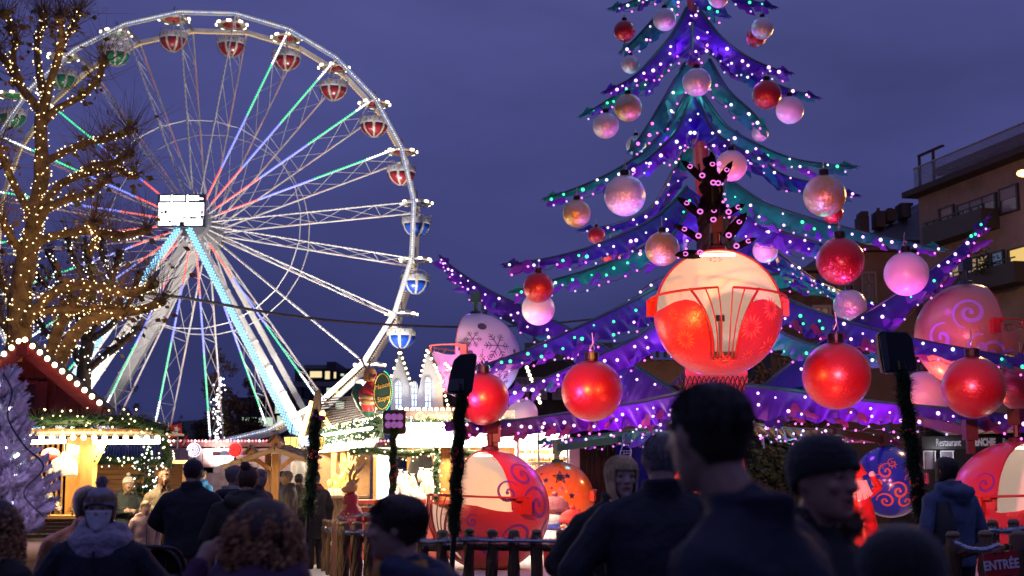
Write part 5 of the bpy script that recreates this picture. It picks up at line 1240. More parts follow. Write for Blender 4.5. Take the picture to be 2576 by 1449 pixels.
# bar wing on the left
post_box(835, 1130, 845, 1250, 31, .15, wood_lit, 'post', cs); post_box(858, 1130, 866, 1250, 31, .15, wood_lit, 'post', cs)
post_box(815, 1246, 925, 1252, 29.5, .6, wood_dark, 'bar_counter', cs)
for i in range(12): post_box(818+i*9, 1253, 826+i*9, 1330, 29.6+.02*(i % 2), .06, wood_dark, 'bar_board', cs)
post_box(800, 1130, 930, 1250, 33, .1, M('warm bar back wall', (.30, .15, .05), .6, noise_=(2, .4, 1.4)), 'bar_wall', cs)
b = MB()
for i in range(26): b.ball(P(rg.uniform(828, 890), rg.uniform(1195, 1240), 30.5), rg.uniform(.05, .1), 7, 5, (1, 1, 1.3))
b.build('pretzel_heap', M('golden biscuits', (.55, .27, .06), .5), cs, kind='stuff')
b = MB()
for i in range(40): b.tube([P(880, 1190, 30.3), P(880+rg.gauss(0, 12), 1165+rg.gauss(0, 12), 30.3+rg.gauss(0, .2))], .012, 3)
b.build('dry_bouquet', M('straw stems', (.5, .36, .14), .7), cs, kind='stuff')
for x, wh_ in ((833, 'leftmost of three'), (846, 'middle one of three'), (856, 'rightmost of three')):
    b = MB(); c = P(x, 1238, 29.4); b.lathe([(.045, -.06), (.055, .08), (.05, .08), (.04, -.05)], c, 10); o = b.build('drinking_cup', M('pale cup', (.7, .62, .5), .4)); tag(o, 'pale cup on the dark bar counter, '+wh_, 'cup', 'cups on the bar counter')
lamp('AREA', (PX(900, 30), 30.2, zpx(1135, 30)), (1, .72, .36), 130, target=(PX(880, 30), 30, 0), sx=2.5, sy=1, name='stall_light')
# tubes inside the valance and the lamps over the counter
for p, q_ in ((A0+Vector((-.45, -.05, z_val0-.02)), A1+Vector((-.6, -.3, z_val0-.02))), (Vector((cxL, YB-.62, z_val0+.02)), Vector((xr, YB-.62, z_val0+.02)))):
    b = MB(); b.tube([p, q_], .03, 8); b.build('light_tube', tube_m, cs)
lamp('AREA', (-.7, YB-1.15, z_val0+.05), (1, .86, .62), 230, target=(-.7, YB-.4, z_val1+.2), sx=2.6, sy=.2, name='stall_light')
mA = A0.lerp(A1, .5)+Vector((-1.35, -.3, z_val0)); lamp('AREA', mA, (1, .86, .62), 520, target=mA+Vector((1, .2, -.3)), sx=6, sy=.2, name='stall_light')
lamp('AREA', (-.7, YB+.6, z_val1+.12), (1, .80, .50), 230, target=(-.7, YB+.8, 0), sx=3.2, sy=1.0, name='stall_light')
lamp('AREA', (-2.9, YB+2.5, z_val1+.1), (1, .74, .4), 130, target=(-2.9, YB+2.4, 0), sx=1.2, sy=3, name='stall_light')
# oval hanging sign
sg = thing('oval_sign', P(963, 1040, 25.6), 'oval dark green stall sign with gold lettering on the roof corner', 'sign')
c = P(962, 985, 25.6); q = MB(); q.lathe([(.02, -.03), (1, -.03), (1, .03), (.02, .03)], (0, 0, 0), 36, Matrix.Diagonal((.175, 1, .37)).to_3x3() @ Matrix.Rotation(math.pi/2, 3, 'X')); q.v = [v+c for v in q.v]; q.build('sign_face', M('dark green sign', (.02, .05, .035), .35), sg)
q = MB(); q.tube([c+Vector((math.cos(a)*.15, -.05, math.sin(a)*.325)) for a in np.linspace(0, 6.283, 40)], .007, 4, False); q.build('gold_ring', gold_l, sg)
q = MB()
for k in range(30):
    a = -1.5+k*.1; q.dot(c+Vector((math.cos(a)*.18, -.02, math.sin(a)*.375)), .012)
q.build('sign_lights', led_green, sg, kind='stuff')
text('Maison', .13, c+Vector((.0, -.055, .10)), sg, gold_l, (math.pi/2, -.28, 0), .3, sx=.8); text('Stayer', .13, c+Vector((.03, -.055, -.13)), sg, gold_l, (math.pi/2, -.28, 0), .3, sx=.8)
# white castle front with two spiky gables
ct = thing('castle_facade', (PX(1050, 27), 27, 2.6), 'white glowing toy castle front with two pointed gables and arched windows', 'facade')
cast = M('white castle board', (.26, .29, .36), .5, noise_=(5, .9, 1.04)); cgrey = M('grey castle board', (.34, .30, .27), .6, noise_=(5, .8, 1.1))
YK = 27.0
for pts, m_ in ((((983, 1035), (1052, 1035), (1052, 985), (1032, 965), (1006, 884), (975, 985), (983, 1000)), cast), (((1052, 1035), (1094, 1035), (1096, 920), (1075, 878), (1058, 960), (1052, 985)), cast), (((1094, 1035), (1115, 1035), (1112, 960), (1096, 915)), cgrey)):
    b = MB(); b.prism([P(x, y, YK) for x, y in pts], (0, .15, 0)); b.build('gable_panel', m_, ct)
for a_, c_ in (((1004, 876), (1034, 968)), ((1074, 874), (1100, 925))):
    b = MB(); b.beam(P(*a_, YK-.1), P(*c_, YK-.1), .05, .05); b.build('gable_edge', dark_iron, ct)
wl = emis('blue lit castle window', (.55, .70, 1), 2.2, True)
for x0, x1, yb, yt in ((993, 1012, 1030, 958), (1034, 1050, 1030, 962), (1068, 1086, 1030, 950)):
    xm = (x0+x1)/2; hw = (x1-x0)/2; b = MB(); pts = [(x0, yb), (x1, yb)]+[(xm+hw*math.cos(a), yt+14-16*math.sin(a)) for a in np.linspace(0, math.pi, 9)]
    b.prism([P(x, y, YK-.05) for x, y in pts], (0, .03, 0)); w = b.build('window', wl, ct)
    b = MB(); b.tube([P(x, y, YK-.07) for x, y in pts+pts[:1]], .018, 5); b.tube([P(xm, yb, YK-.07), P(xm, yt, YK-.07)], .012, 4)
    for yy in range(int(yt)+12, yb, 16): b.tube([P(x0, yy, YK-.07), P(x1, yy, YK-.07)], .010, 4)
    b.build('frame', cast, w)
def bulb_line(pts, n):
    for i in range(n):
        f = i/(n-1)*(len(pts)-1); k = min(int(f), len(pts)-2); x = pts[k][0]+(pts[k+1][0]-pts[k][0])*(f-k); y = pts[k][1]+(pts[k+1][1]-pts[k][1])*(f-k)
        link('bulb', bme, ct, P(x, y, YK-.15), scale=.62)
bulb_line([(1004, 888), (978, 965), (968, 985)], 9); bulb_line([(1008, 888), (1034, 965)], 7); bulb_line([(1074, 882), (1058, 945)], 6); bulb_line([(1078, 886), (1100, 935), (1112, 960)], 7); bulb_line([(1098, 925), (1118, 990), (1130, 1030)], 8); bulb_line([(1120, 915), (1136, 930), (1148, 985)], 6); bulb_line([(965, 975), (952, 1010), (942, 1035)], 8)
lamp('AREA', (PX(1045, 25.8), 25.9, zpx(1028, 26)), (.70, .82, 1), 14, target=P(1045, 960, 27), sx=2, sy=.2, name='castle_light')
# reindeer figure on the roof with sack
rd = thing('reindeer_figure', P(930, 1045, 26.2), 'brown reindeer figure with antlers in a red jacket on the stall roof', 'figure')
YR = 26.2; fur = M('glossy brown fur paint', (.40, .17, .05), .35, coat=.4); redc = M('red jacket paint', (.45, .02, .02), .35, coat=.3); grn = M('green sack', (.02, .10, .05), .5); ant = M('dark antler', (.06, .03, .02), .5)
b = MB(); b.ball(P(931, 943, YR), .14, 14, 10, (.9, 1, 1.1)); b.ball(P(938, 952, YR-.1), .085, 12, 8, (1.1, 1, .8)); b.ball(P(944, 950, YR-.18), .02, 8, 6); b.ball(P(918, 950, YR), .06, 8, 6, (.6, 1, 1.3)); b.build('head', fur, rd, True)
b = MB(); b.ball(P(943, 946, YR-.19), .035, 8, 6); b.build('nose', redc, rd, True)
b = MB(); b.loft([(P(926, 1035, YR), .10, .1), (P(925, 1010, YR), .17, .15), (P(926, 985, YR), .18, .15), (P(930, 968, YR), .11, .1), (P(931, 958, YR), .06, .06)], 14); b.capsule(P(928, 975, YR-.1), P(945, 985, YR-.2), .06, .05); b.build('jacket', redc, rd, True)
b = MB(); b.capsule(P(912, 998, YR-.08), P(935, 1000, YR-.2), .07, .05); b.capsule(P(918, 1010, YR-.1), P(938, 1012, YR-.2), .08, .05); b.build('arms', fur, rd, True)
b = MB(); b.loft([(P(930, 1050, YR+.1), .08, .1), (P(922, 1025, YR+.1), .18, .15), (P(905, 990, YR+.15), .16, .15), (P(900, 965, YR+.15), .06, .06)], 12); b.build('sack', grn, rd, True)
b = MB()
for s_ in (-1, 1):
    b.tube([P(925, 932, YR), P(922+s_*8, 915, YR), P(926+s_*16, 896, YR)], [.022, .018, .008], 6); b.tube([P(922+s_*8, 915, YR), P(918+s_*12, 902, YR)], [.015, .006], 5); b.tube([P(924+s_*12, 905, YR), P(920+s_*24, 900, YR)], [.014, .006], 5)
b.build('antlers', ant, rd)
# standing reindeer in a red dress before the counter
rs = thing('reindeer_statue', (PX(883, 24.5), 24.5, 0), 'standing reindeer statue in a white-dotted red dress by the bar', 'statue'); YR = 24.5
b = MB(); b.loft([(P(885, 1335, YR), .15, .15), (P(886, 1300, YR), .22, .2), (P(884, 1278, YR), .16, .15), (P(884, 1268, YR), .11, .11), (P(883, 1250, YR), .14, .13), (P(884, 1236, YR), .06, .06)], 16); b.capsule(P(874, 1246, YR), P(868, 1270, YR-.1), .05, .04); b.build('dress', redc, rs, True)
b = MB(); b.ball(P(884, 1225, YR), .11, 12, 8); b.ball(P(873, 1232, YR-.08), .075, 10, 7, (1.4, 1, .8)); b.capsule(P(895, 1212, YR), P(902, 1206, YR), .04, .02); b.build('head', M('tan reindeer paint', (.6, .33, .12), .4), rs, True); b = MB(); b.capsule(P(868, 1272, YR-.1), P(866, 1280, YR-.1), .045, .04); b.build('hoof', MATS['tan reindeer paint'], rs, True)
b = MB()
for s_ in (-1, 1): b.tube([P(884+s_*3, 1216, YR), P(886+s_*6, 1195, YR), P(897+s_*10, 1180, YR), P(905+s_*14, 1165, YR)], [.03, .03, .028, .012], 7); b.tube([P(892+s_*8, 1186, YR), P(884+s_*10, 1176, YR)], [.022, .01], 6)
b.build('antlers', M('pale antler', (.65, .42, .16), .5), rs, True)
q = MB()
for i in range(18): a = rnd.uniform(-1.2, 1.2); z = rnd.uniform(.35, 1.0); q.dot((PX(885, YR)+math.sin(a)*.17, YR-.2*math.cos(a), z), .022)
q.build('dot_print', M('white dot print', (1, 1, 1)), rs, kind='stuff')

# ================================================================== shelter table with bird houses
sh = thing('wooden_shelter', (PX(690, 22), 22, 0), 'honey coloured wooden shelter with standing table and two bird houses', 'shelter')
YH = 22; pine = M('orange pine', (.50, .21, .05), .55, noise_=(4, .7, 1.15), bump=(9, .15), stretch=(6, 6, .7))
post_box(686, 1142, 700, 1285, YH, .09, pine, 'post', sh); post_box(668, 1142, 680, 1285, YH+.5, .09, pine, 'post', sh)
for (x0, y0), (x1, y1), Yq in (((703, 1180), (740, 1150), YH), ((683, 1180), (640, 1155), YH), ((672, 1178), (650, 1158), YH+.5)):
    b = MB(); b.beam(P(x0, y0, Yq), P(x1, y1, Yq), .06, .06); b.build('brace', pine, sh)
for x0, y0, x1, y1 in ((690, 1128, 560, 1172), (692, 1128, 780, 1158)):
    for i in range(8):
        f0, f1 = i/8, (i+1)/8; p0, p1 = P(x0, y0, YH-.5), P(x1, y1, YH-.5); a, c = p0.lerp(p1, f0), p0.lerp(p1, f1-.01)
        b = MB(); dz = Vector((0, 0, -.012*(i % 2))); b.prism([a+dz, c+dz, c+Vector((0, 1.4, .05))+dz, a+Vector((0, 1.4, .05))+dz], (0, 0, .035)); b.build('roof_plank', wood_grey, sh)
    b = MB(); b.beam(P(x0, y0+3, YH-.52), P(x1, y1+3, YH-.52), .04, .07); b.build('fascia', wood_grey, sh)
post_box(660, 1283, 728, 1288, YH-.2, .7, wood_grey, 'table_top', sh); post_box(668, 1289, 720, 1296, YH-.2, .5, pine, 'table_rail', sh)
for cx_, top, w_, lab in ((694, 1092, 21, 'larger bird house on the shelter ridge'), (633, 1120, 16, 'smaller bird house on the left slope of the shelter')):
    t = thing('bird_house', P(cx_, top+50, YH-.4), lab, 'bird house', 'bird houses on the shelter'); Yq = YH-.4
    post_box(cx_-w_*.5, top+16, cx_+w_*.5, top+42, Yq, .14, M('bird house wood', (.30, .10, .03), .6, noise_=(5, .6, 1.2)), 'box', t)
    b = MB(); b.prism([P(cx_-w_*.5, top+16, Yq-.05), P(cx_+w_*.5, top+16, Yq-.05), P(cx_, top+3, Yq-.05)], (0, .1, 0)); b.build('gable', MATS['bird house wood'], t)
    for s_ in (-1, 1): b = MB(); b.beam(P(cx_, top, Yq), P(cx_+s_*w_*.95, top+21, Yq), .22, .025, (0, 0, 1)); b.build('roof_slope', wood_dark, t)
    b = MB(); c = P(cx_, top+26, Yq-.08); b.tube([c, c+Vector((0, .01, 0))], .03, 10); b.build('hole', black_plastic, t)
lamp('POINT', P(712, 1170, 20.6), (1, .70, .36), 34, .25, name='shelter_light')
for x, lab in ((733, 'yellow lantern left of the garland post'), (800, 'yellow lantern right of the garland post')):
    t = thing('lantern', P(x, 1130, 27), lab, 'lantern', 'yellow lanterns by the bar'); c = P(x, 1113, 27)
    b = MB(); b.loft([(c+Vector((0, 0, -.13)), .10, .10), (c+Vector((0, 0, .10)), .14, .14)], 4); b.build('glass', emis('lantern glass', (1, .60, .12), 2.6, True), t)
    b = MB(); b.loft([(c+Vector((0, 0, .10)), .16, .16), (c+Vector((0, 0, .16)), .03, .03)], 4); b.box(c+Vector((0, 0, -.14)), (.16, .16, .025)); b.tube([c+Vector((0, 0, .16)), c+Vector((0, .05, .35))], .012, 5)
    for dx in (-.1, 0, .1): b.beam(c+Vector((dx, -.10, -.13)), c+Vector((dx*1.3, -.14, .10)), .012, .012)
    b.build('frame', dark_iron, t)
# pale canvas behind the drinkers, and a floodlight
b = MB(); b.grid(lambda u, v: P(730+u*85, 1160+v*75, 34)+Vector((0, .2*math.sin(u*9), 0)), 16, 4); o = b.build('canvas_wall', M('pale canvas', (.40, .36, .34), .8, noise_=(3, .6, 1.15)), None, True, solid=.03); tag(o, 'pale canvas wall behind the drinkers at the shelter', 'canvas')
lamp('POINT', P(770, 1190, 30), (1, .8, .55), 70, .3, name='bar_light')
fb = thing('flood_lamp', P(768, 1115, 30), 'small cold white floodlight panel below the neon gable', 'floodlight')
b = MB(); b.box(P(766, 1114, 30), (.26, .08, .24), Matrix.Rotation(.3, 3, 'Y')); b.build('case', black_plastic, fb); q = MB()
for i in range(5):
    for j in range(4): q.dot(P(757+i*4.5+j*1.2, 1106+j*5.2-i*.8, 29.93), .020)
q.build('lamp_cells', emis('cold flood cell', (.55, .75, 1), 7), fb, kind='stuff')

# second white lit stand further back, behind the bauble cars
w2 = thing('market_stall', (PX(1330, 42), 42, 0), 'white lit stand with glass shelves behind the orange bauble car', 'market stall'); Y2 = 42
post_box(1180, 1080, 1434, 1300, Y2+1.2, .1, M('white stand wall', (.80, .76, .70), .6), 'back_wall', w2)
post_box(1180, 1064, 1436, 1088, Y2-.4, .1, valm, 'fascia', w2)
for x in (1190, 1300, 1352, 1425): post_box(x, 1088, x+6, 1330, Y2-.2, .12, valm, 'post', w2)
for y in (1140, 1160, 1180, 1205): post_box(1305, y, 1425, y+2, Y2+.8, .3, wood_lit, 'shelf', w2)
for y in (1140, 1160, 1180, 1205):
    b = MB()
    for i in range(13): c = P(1308+i*9+rnd.uniform(-2, 2), y, Y2+.75); h = rnd.uniform(.10, .19); b.mi = rnd.randrange(3); b.lathe([(.05, 0), (.06, h*.5), (.03, h), (.01, h)], c, 8)
    b.build('shelf_goods', [M('amber jar', (.6, .3, .06), .3), M('red tin', (.5, .06, .04), .4), M('cream box', (.7, .6, .45), .6)], w2, kind='stuff')
b = MB(); b.tube([P(1195, 1094, Y2), P(1430, 1094, Y2)], .03, 8); b.build('light_tube', tube_m, w2)
lamp('AREA', P(1310, 1096, Y2+.1), (1, .88, .68), 260, target=P(1310, 1300, Y2+.8), sx=3, sy=.3, name='stall_light')
# ================================================================== garland posts with floodlights
def garland_post(px_t, y_t, px_b, y_b, Y, r, lab, seed, base=True):
    t = thing('garland_post', (PX(px_b, Y), Y, 0), lab, 'post', 'lamp posts wrapped in fir garland'); a, c = P(px_t, y_t, Y), P(px_b, y_b, Y)
    b = MB(); g0 = c+(c-a)*((c.z)/max(.01, a.z-c.z)); b.tube([Vector((g0.x, Y, 0)), a+Vector((0, 0, .12))], .035, 8); b.build('pole', dark_iron, t)
    n = 14; fir_garland([a.lerp(c, i/n)+Vector((.02*math.sin(i*1.9), .0, 0)) for i in range(n+1)], r, 'garland', t, fir_green, 2600, seed=seed, w=.011, core=.55)
    rg = random.Random(seed); q = MB()
    for i in range(5):
        p = a.lerp(c, rg.uniform(.25, .95))+Vector((rg.uniform(-.5, .5)*r, -r*.9, 0))
        for k in range(3): q.ball(p+Vector((rg.gauss(0, .03), 0, rg.gauss(0, .03))), .018, 7, 5)
    q.build('red_berries', M('red berries', (.5, .015, .015), .3), t, kind='stuff')
    return t
garland_post(794, 1050, 776, 1292, 20, .14, 'garland post in front of the yellow neon gable', 1)
garland_post(990, 1078, 987, 1262, 24, .10, 'thin garland post below the six-lens floodlight', 2)
garland_post(1160, 990, 1142, 1338, 18, .135, 'thick garland post before the bright stall, left of the red car', 3)
garland_post(2268, 935, 2318, 1300, 15, .125, 'garland post at the right in front of the deep blue car', 4)
garland_post(2092, 1100, 2098, 1230, 30, .10, 'dark garland post far behind the beanie man', 5)
def flood(pts, Y, depth, lab, yaw):
    c = sum((P(x, y, Y) for x, y in pts), Vector())/len(pts); t = thing('stage_floodlight', c, lab, 'floodlight', 'black floodlights on garland posts')
    b = MB(); b.prism([P(x, y, Y) for x, y in pts], (depth*math.sin(yaw), depth*math.cos(yaw), 0)); o = b.build('case', black_plastic, t)
    md = o.modifiers.new('bevel', 'BEVEL'); md.width = .02; md.segments = 3
    return t, c
t, c = flood([(1124, 985), (1178, 992), (1188, 985), (1200, 893), (1192, 888), (1158, 891), (1142, 905), (1134, 930)], 18, .13, 'large black floodlight seen from behind on the thick left post', 0)
b = MB(); b.box(P(1148, 968, 17.98), (S(38, 18), .02, S(30, 18))); b.build('rating_plate', M('grey label', (.10, .10, .11), .5), t); b = MB(); b.tube([P(1160, 984, 18.06), P(1160, 1000, 18.06)], .05, 8); b.beam(P(1125, 988, 18.08), P(1180, 994, 18.08), .05, .03); b.build('bracket', grey_metal, t)
t, c = flood([(2222, 938), (2305, 932), (2308, 925), (2296, 850), (2282, 834), (2218, 832), (2208, 842), (2214, 900)], 15.2, .13, 'black floodlight seen from behind on the right garland post', 0)
b = MB(); b.prism([P(2212, 845, 15.17), P(2228, 836, 15.17), P(2240, 930, 15.17), P(2226, 936, 15.17)], (0, .02, 0)); b.build('side_fin', M('dull grey fin', (.08, .08, .09), .4, .4), t); b = MB(); b.tube([P(2262, 925, 15.3), P(2268, 950, 15.3)], .04, 8); b.beam(P(2228, 938, 15.3), P(2305, 934, 15.3), .05, .025); b.box(P(2270, 930, 15.15), (.07, .05, .06)); b.build('bracket', grey_metal, t)
t, c = flood([(963, 1092), (1017, 1092), (1021, 1086), (1020, 1034), (1014, 1030), (966, 1032), (962, 1040)], 24, .14, 'black floodlight facing us with six violet lenses', 0)
lm = MB(); lm.lathe([(.001, 0), (.045, 0), (.055, .02), (.06, .025)], (0, 0, 0), 14, Matrix.Rotation(math.pi/2, 3, 'X')); lme = lm.mesh('lens', M('violet lens', (.30, .12, .38), .15, emit=(.6, .2, .7), es=.35), smooth=True)
for j in range(2):
    for i in range(3): link('lens', lme, t, P(977+i*14.5, 1049+j*19.5, 23.95))
b = MB(); b.tube([P(990, 1085, 24.05), P(990, 1100, 24.05)], .03, 8); b.build('bracket', grey_metal, t)
ps = thing('par_spotlight', P(800, 1052, 20), 'small pink lit spotlight on top of the left garland post', 'spotlight')
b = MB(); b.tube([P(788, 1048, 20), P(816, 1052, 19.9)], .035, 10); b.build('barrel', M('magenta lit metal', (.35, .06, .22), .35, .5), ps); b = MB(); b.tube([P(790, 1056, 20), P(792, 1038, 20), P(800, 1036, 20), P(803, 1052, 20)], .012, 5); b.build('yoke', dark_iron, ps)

# ================================================================== picket fences of log posts
log_m = M('carved brown log', (.13, .062, .028), .55, noise_=(6, .55, 1.35), bump=(10, .7), stretch=(3, 3, .6)); cut_m = M('pale cut wood', (.34, .22, .12), .6, noise_=(9, .7, 1.1))
tinsel = M('silver tinsel', (.62, .66, .75), .18, .95)
rgf = random.Random(12)
def log_picket(name, p, h, w, parent, m_=None, knob=True):
    b = MB(); n = 9; pts = []; rs = []
    for i in range(n):
        z = h*i/(n-1); pts.append(Vector((p.x+rgf.gauss(0, .006), p.y, z))); rs.append(w/2*(1+.12*math.sin(i*1.9+p.x*7)+rgf.gauss(0, .03)))
    b.tube(pts, rs, 10)
    for _ in range(3):
        a = rgf.uniform(0, 6.28); q = []
        for i in range(9): q.append(Vector((p.x+math.cos(a+i*.25)*w*.5, p.y+math.sin(a+i*.25)*w*.5, h*(.04+.11*i))))
        b.tube(q, w*.07, 5)
    o = b.build(name, m_ or log_m, parent, True)
    b = MB(); b.lathe([(.001, h+.035), (w*.36, h+.03), (w*.47, h+.012), (w*.5, h-.01)], (p.x, p.y, 0), 12, None); b.build('cut_top', cut_m, o, True)
    if knob and rgf.random() < .4:
        b = MB(); b.ball((p.x+rgf.uniform(-.2, .2)*w, p.y-w*.5, h*rgf.uniform(.5, .8)), w*.13, 8, 5, (1, .4, 1.1)); b.build('cut_knot', cut_m, o)
def tinsel_line(pts, r, parent, seed):
    return fir_garland(bez(pts, 6), r, 'tinsel', parent, tinsel, 1500, seed=seed, w=.004)
fn = thing('picket_fence', (PX(1180, 19), 19, 0), 'brown log picket fence with silver tinsel in front of the red car', 'fence')
fr = [(872, 1318, 20.5), (903, 1318, 20.3), (936, 1319, 20.1), (1066, 1340, 19.0), (1116, 1339, 18.6), (1182, 1336, 18.2), (1238, 1338, 18.0), (1293, 1338, 17.9), (1349, 1339, 17.8), (1412, 1340, 17.7), (1472, 1342, 17.6), (1535, 1343, 17.5)]
for x, y, Y in fr: log_picket('log_picket', Vector((PX(x, Y), Y, 0)), P(x, y, Y).z, S(28, Y), fn)
for xs in range(0, len(fr)-1):
    (x0, y0, Y0), (x1, y1, Y1) = fr[xs], fr[xs+1]; p0, p1 = P(x0, y0+38, Y0), P(x1, y1+38, Y1)
    b = MB(); b.tube([p0+Vector((0, .09, 0)), (p0+p1)/2+Vector((0, .09, -.01)), p1+Vector((0, .09, 0))], .05, 7); b.build('log_rail', log_m, fn)
lf = [(858, 1317, 20.8), (846, 1315, 21.5), (834, 1313, 22.2), (823, 1311, 23.0), (812, 1309, 23.8), (801, 1307, 24.7), (790, 1306, 25.6), (780, 1305, 26.5)]
for x, y, Y in lf: log_picket('log_picket', Vector((PX(x, Y), Y, 0)), P(x, y, Y).z, S(13, Y), fn, knob=False)
tinsel_line([P(x, y+22, Y-.12) for x, y, Y in fr], .05, fn, 4); tinsel_line([P(x, y+20, Y-.1) for x, y, Y in lf], .05, fn, 5)
b = MB(); b.box((PX(848, 20.6), 20.6, P(0, 1318, 20.6).z/2), (.035, .035, P(0, 1318, 20.6).z)); b.build('gate_post', M('coral steel post', (.5, .22, .17), .4, .2), fn)
rf_ = thing('red_picket_fence', (PX(930, 24), 24, 0), 'red painted picket fence with tinsel and a small red exit sign', 'fence'); redp = M('red picket paint', (.38, .025, .03), .45, noise_=(5, .75, 1.15))
pk = None
for i, x in enumerate((866, 888, 908, 928, 947, 966, 985, 1004)):
    Y = 23.6+.1*i; h = P(x, 1288-i*1.2, Y).z; w = S(14, Y); xx = PX(x, Y)
    b = MB(); b.prism([(xx-w/2, Y, .05), (xx+w/2, Y, .05), (xx+w/2, Y, h-.08), (xx+w*.25, Y, h), (xx-w*.4, Y, h-.04), (xx-w/2, Y, h-.1)], (0, .03, 0)); b.build('picket', redp, rf_)
for y in (1312, 1385):
    b = MB(); b.beam(P(850, y+2, 23.6), P(1010, y-6, 24.5), .03, .03); b.build('rail', redp, rf_)
tinsel_line([P(850+20*i, 1302-1.5*i+3*math.sin(i*1.5), 23.4+.1*i) for i in range(9)], .045, rf_, 6)
sx_ = thing('exit_sign', P(884, 1318, 23.3), 'tiny red exit sign on the red picket fence', 'sign')
b = MB(); b.box(P(884, 1308, 23.3), (S(26, 23.3), .02, S(15, 23.3))); b.build('board', M('red sign board', (.50, .015, .02), .4), sx_)
text('SORTIE', .055, P(884, 1308, 23.3)+Vector((0, -.013, 0)), sx_, M('white sign lettering', (.75, .72, .8), .5), extrude=.002, sx=.8)
# right hand fence with the entrance sign
fr2 = thing('picket_fence', (PX(2460, 12), 12, 0), 'dark log fence with silver tinsel at the lower right corner', 'fence')
rp = [(2381, 1346, 12.2), (2461, 1344, 12), (2543, 1345, 11.8), (2625, 1347, 11.7)]
for x, y, Y in rp: log_picket('log_picket', Vector((PX(x, Y), Y, 0)), P(x, y, Y).z, S(37, Y), fr2)
for (x0, y0, Y0), (x1, y1, Y1) in zip(rp, rp[1:]):
    p0, p1 = P(x0, y0+46, Y0), P(x1, y1+46, Y1); b = MB(); b.tube([p0+Vector((0, .06, .03)), (p0+p1)/2+Vector((0, .06, -.01)), p1+Vector((0, .06, .03))], .05, 7); b.build('log_rail', log_m, fr2)
for x, y, Y in ((2532, 1314, 14), (2578, 1312, 14.3), (2480, 1316, 13.8)): log_picket('log_picket', Vector((PX(x, Y), Y, 0)), P(x, y, Y).z, S(28, Y), fr2)
tinsel_line([P(2405, 1366, 11.95), P(2440, 1380, 11.85), P(2480, 1382, 11.8), P(2515, 1370, 11.75)], .045, fr2, 7); tinsel_line([P(2490, 1334, 13.7), P(2530, 1336, 13.8), P(2590, 1328, 14)], .04, fr2, 8)
es = thing('entrance_sign', P(2518, 1470, 11.5), 'tilted red entrance sign with white capitals on the right fence', 'sign')
M('white sign lettering', (.75, .72, .8), .5)
rot = Matrix.Rotation(-.10, 3, 'Y'); cS = P(2518, 1418, 11.55)
b = MB(); b.box(cS, (S(84, 11.55), .015, S(58, 11.55)), rot); b.build('board', MATS['red sign board'], es)
text('ENTRÉE', .105, cS+Vector((0, -.011, -.01)), es, MATS['white sign lettering'], (math.pi/2, -.10, 0), extrude=.002, sx=.80, bold=.003)
b = MB(); b.box(P(2532, 1470, 11.6), (.08, .03, .35)); b.build('post', MATS['red sign board'], es); q = MB()
for x, y in ((2503, 1391), (2523, 1388)): q.ball(P(x, y, 11.53), .012, 6, 4)
q.build('screws', black_plastic, es, kind='stuff')

# ================================================================== frosted fir in a tub at the left edge
wf = thing('frosted_fir_tree', (PX(0, 10), 10, 0), 'white flocked fir tree tinted lilac with cold lights at the left edge', 'fir tree')
flock = M('lilac white flock', (.76, .68, .80), .9, noise_=(9, .6, 1.15), sheen=.4); rgw = random.Random(9); YW = 10
zt, zb = P(12, 940, YW).z, P(0, 1352, YW).z; x0w = PX(4, YW)
b = MB(); b.tube([(x0w, YW, .6), (x0w+.02, YW, zb), (x0w+.0, YW, (zt+zb)/2), (x0w+.02, YW, zt-.1)], [.05, .045, .03, .01], 7); b.build('trunk', bark_dark, wf)
def finger(mb, p0, d, ln, r, rg, nb=46):
    p1 = p0+d*ln; m_ = (p0+p1)/2+Vector((0, 0, -.02)); core = bez([p0, m_, p1], 3)
    mb.tube(core, [r*.55]*(len(core)-1)+[r*.25], 5)
    u = d.cross(Vector((.1, .2, 1))).normalized(); w = d.cross(u)
    for _ in range(nb):
        f = rg.random(); k = min(int(f*(len(core)-1)), len(core)-2); p = core[k].lerp(core[k+1], f*(len(core)-1)-k); a = rg.uniform(0, 6.28)
        o_ = u*math.cos(a)+w*math.sin(a); e = p+(o_*1.0+d*.9).normalized()*r*rg.uniform(.9, 1.5); sd = o_.cross(d)*.008
        mb.add([p+o_*r*.3-sd, p+o_*r*.3+sd, e], [(0, 1, 2)])
q = MB(); nb_ = 0
for k in range(104):
    f = (k+.5)/104; z = zt-.04-(zt-zb-.0)*f; a = k*2.4+rgw.uniform(-.3, .3); ln = (.04+.47*f**1.25)*rgw.uniform(.8, 1.12)
    d = Vector((math.cos(a), math.sin(a), .85-.62*f+rgw.uniform(-.15, .15))).normalized(); p0 = Vector((x0w, YW, z)); b = MB()
    finger(b, p0, d, ln, .036, rgw, 70)
    for m_ in range(int(3+9*f)):
        u = rgw.uniform(.30, .97); pp = p0+d*ln*u; sdv = Vector((0, 0, 1)).cross(d).normalized()*rgw.choice((-1, 1)); dd = (d*.9+sdv*rgw.uniform(.5, .9)+Vector((0, 0, rgw.uniform(.0, .55)))).normalized()
        finger(b, pp, dd, rgw.uniform(.10, .2)*(1.15-.4*u), .032, rgw, 40)
    b.build('branch', flock, wf)
    if rgw.random() < .55: q.dot(p0+d*ln*rgw.uniform(.6, .95)+Vector((0, -.04, .02)), .013)
q.build('string_lights', emis('cold blue tree light', (.75, .85, 1), 12), wf, kind='stuff')
cabp = bez([P(8, 940, YW-.1), P(30, 985, YW-.25), P(20, 1050, YW-.3), P(60, 1120, YW-.35), P(110, 1175, YW-.4), P(60, 1240, YW-.45), P(110, 1300, YW-.4)], 6); b = MB(); b.tube(cabp, .006, 5); b.build('light_cable', wire_black, wf)
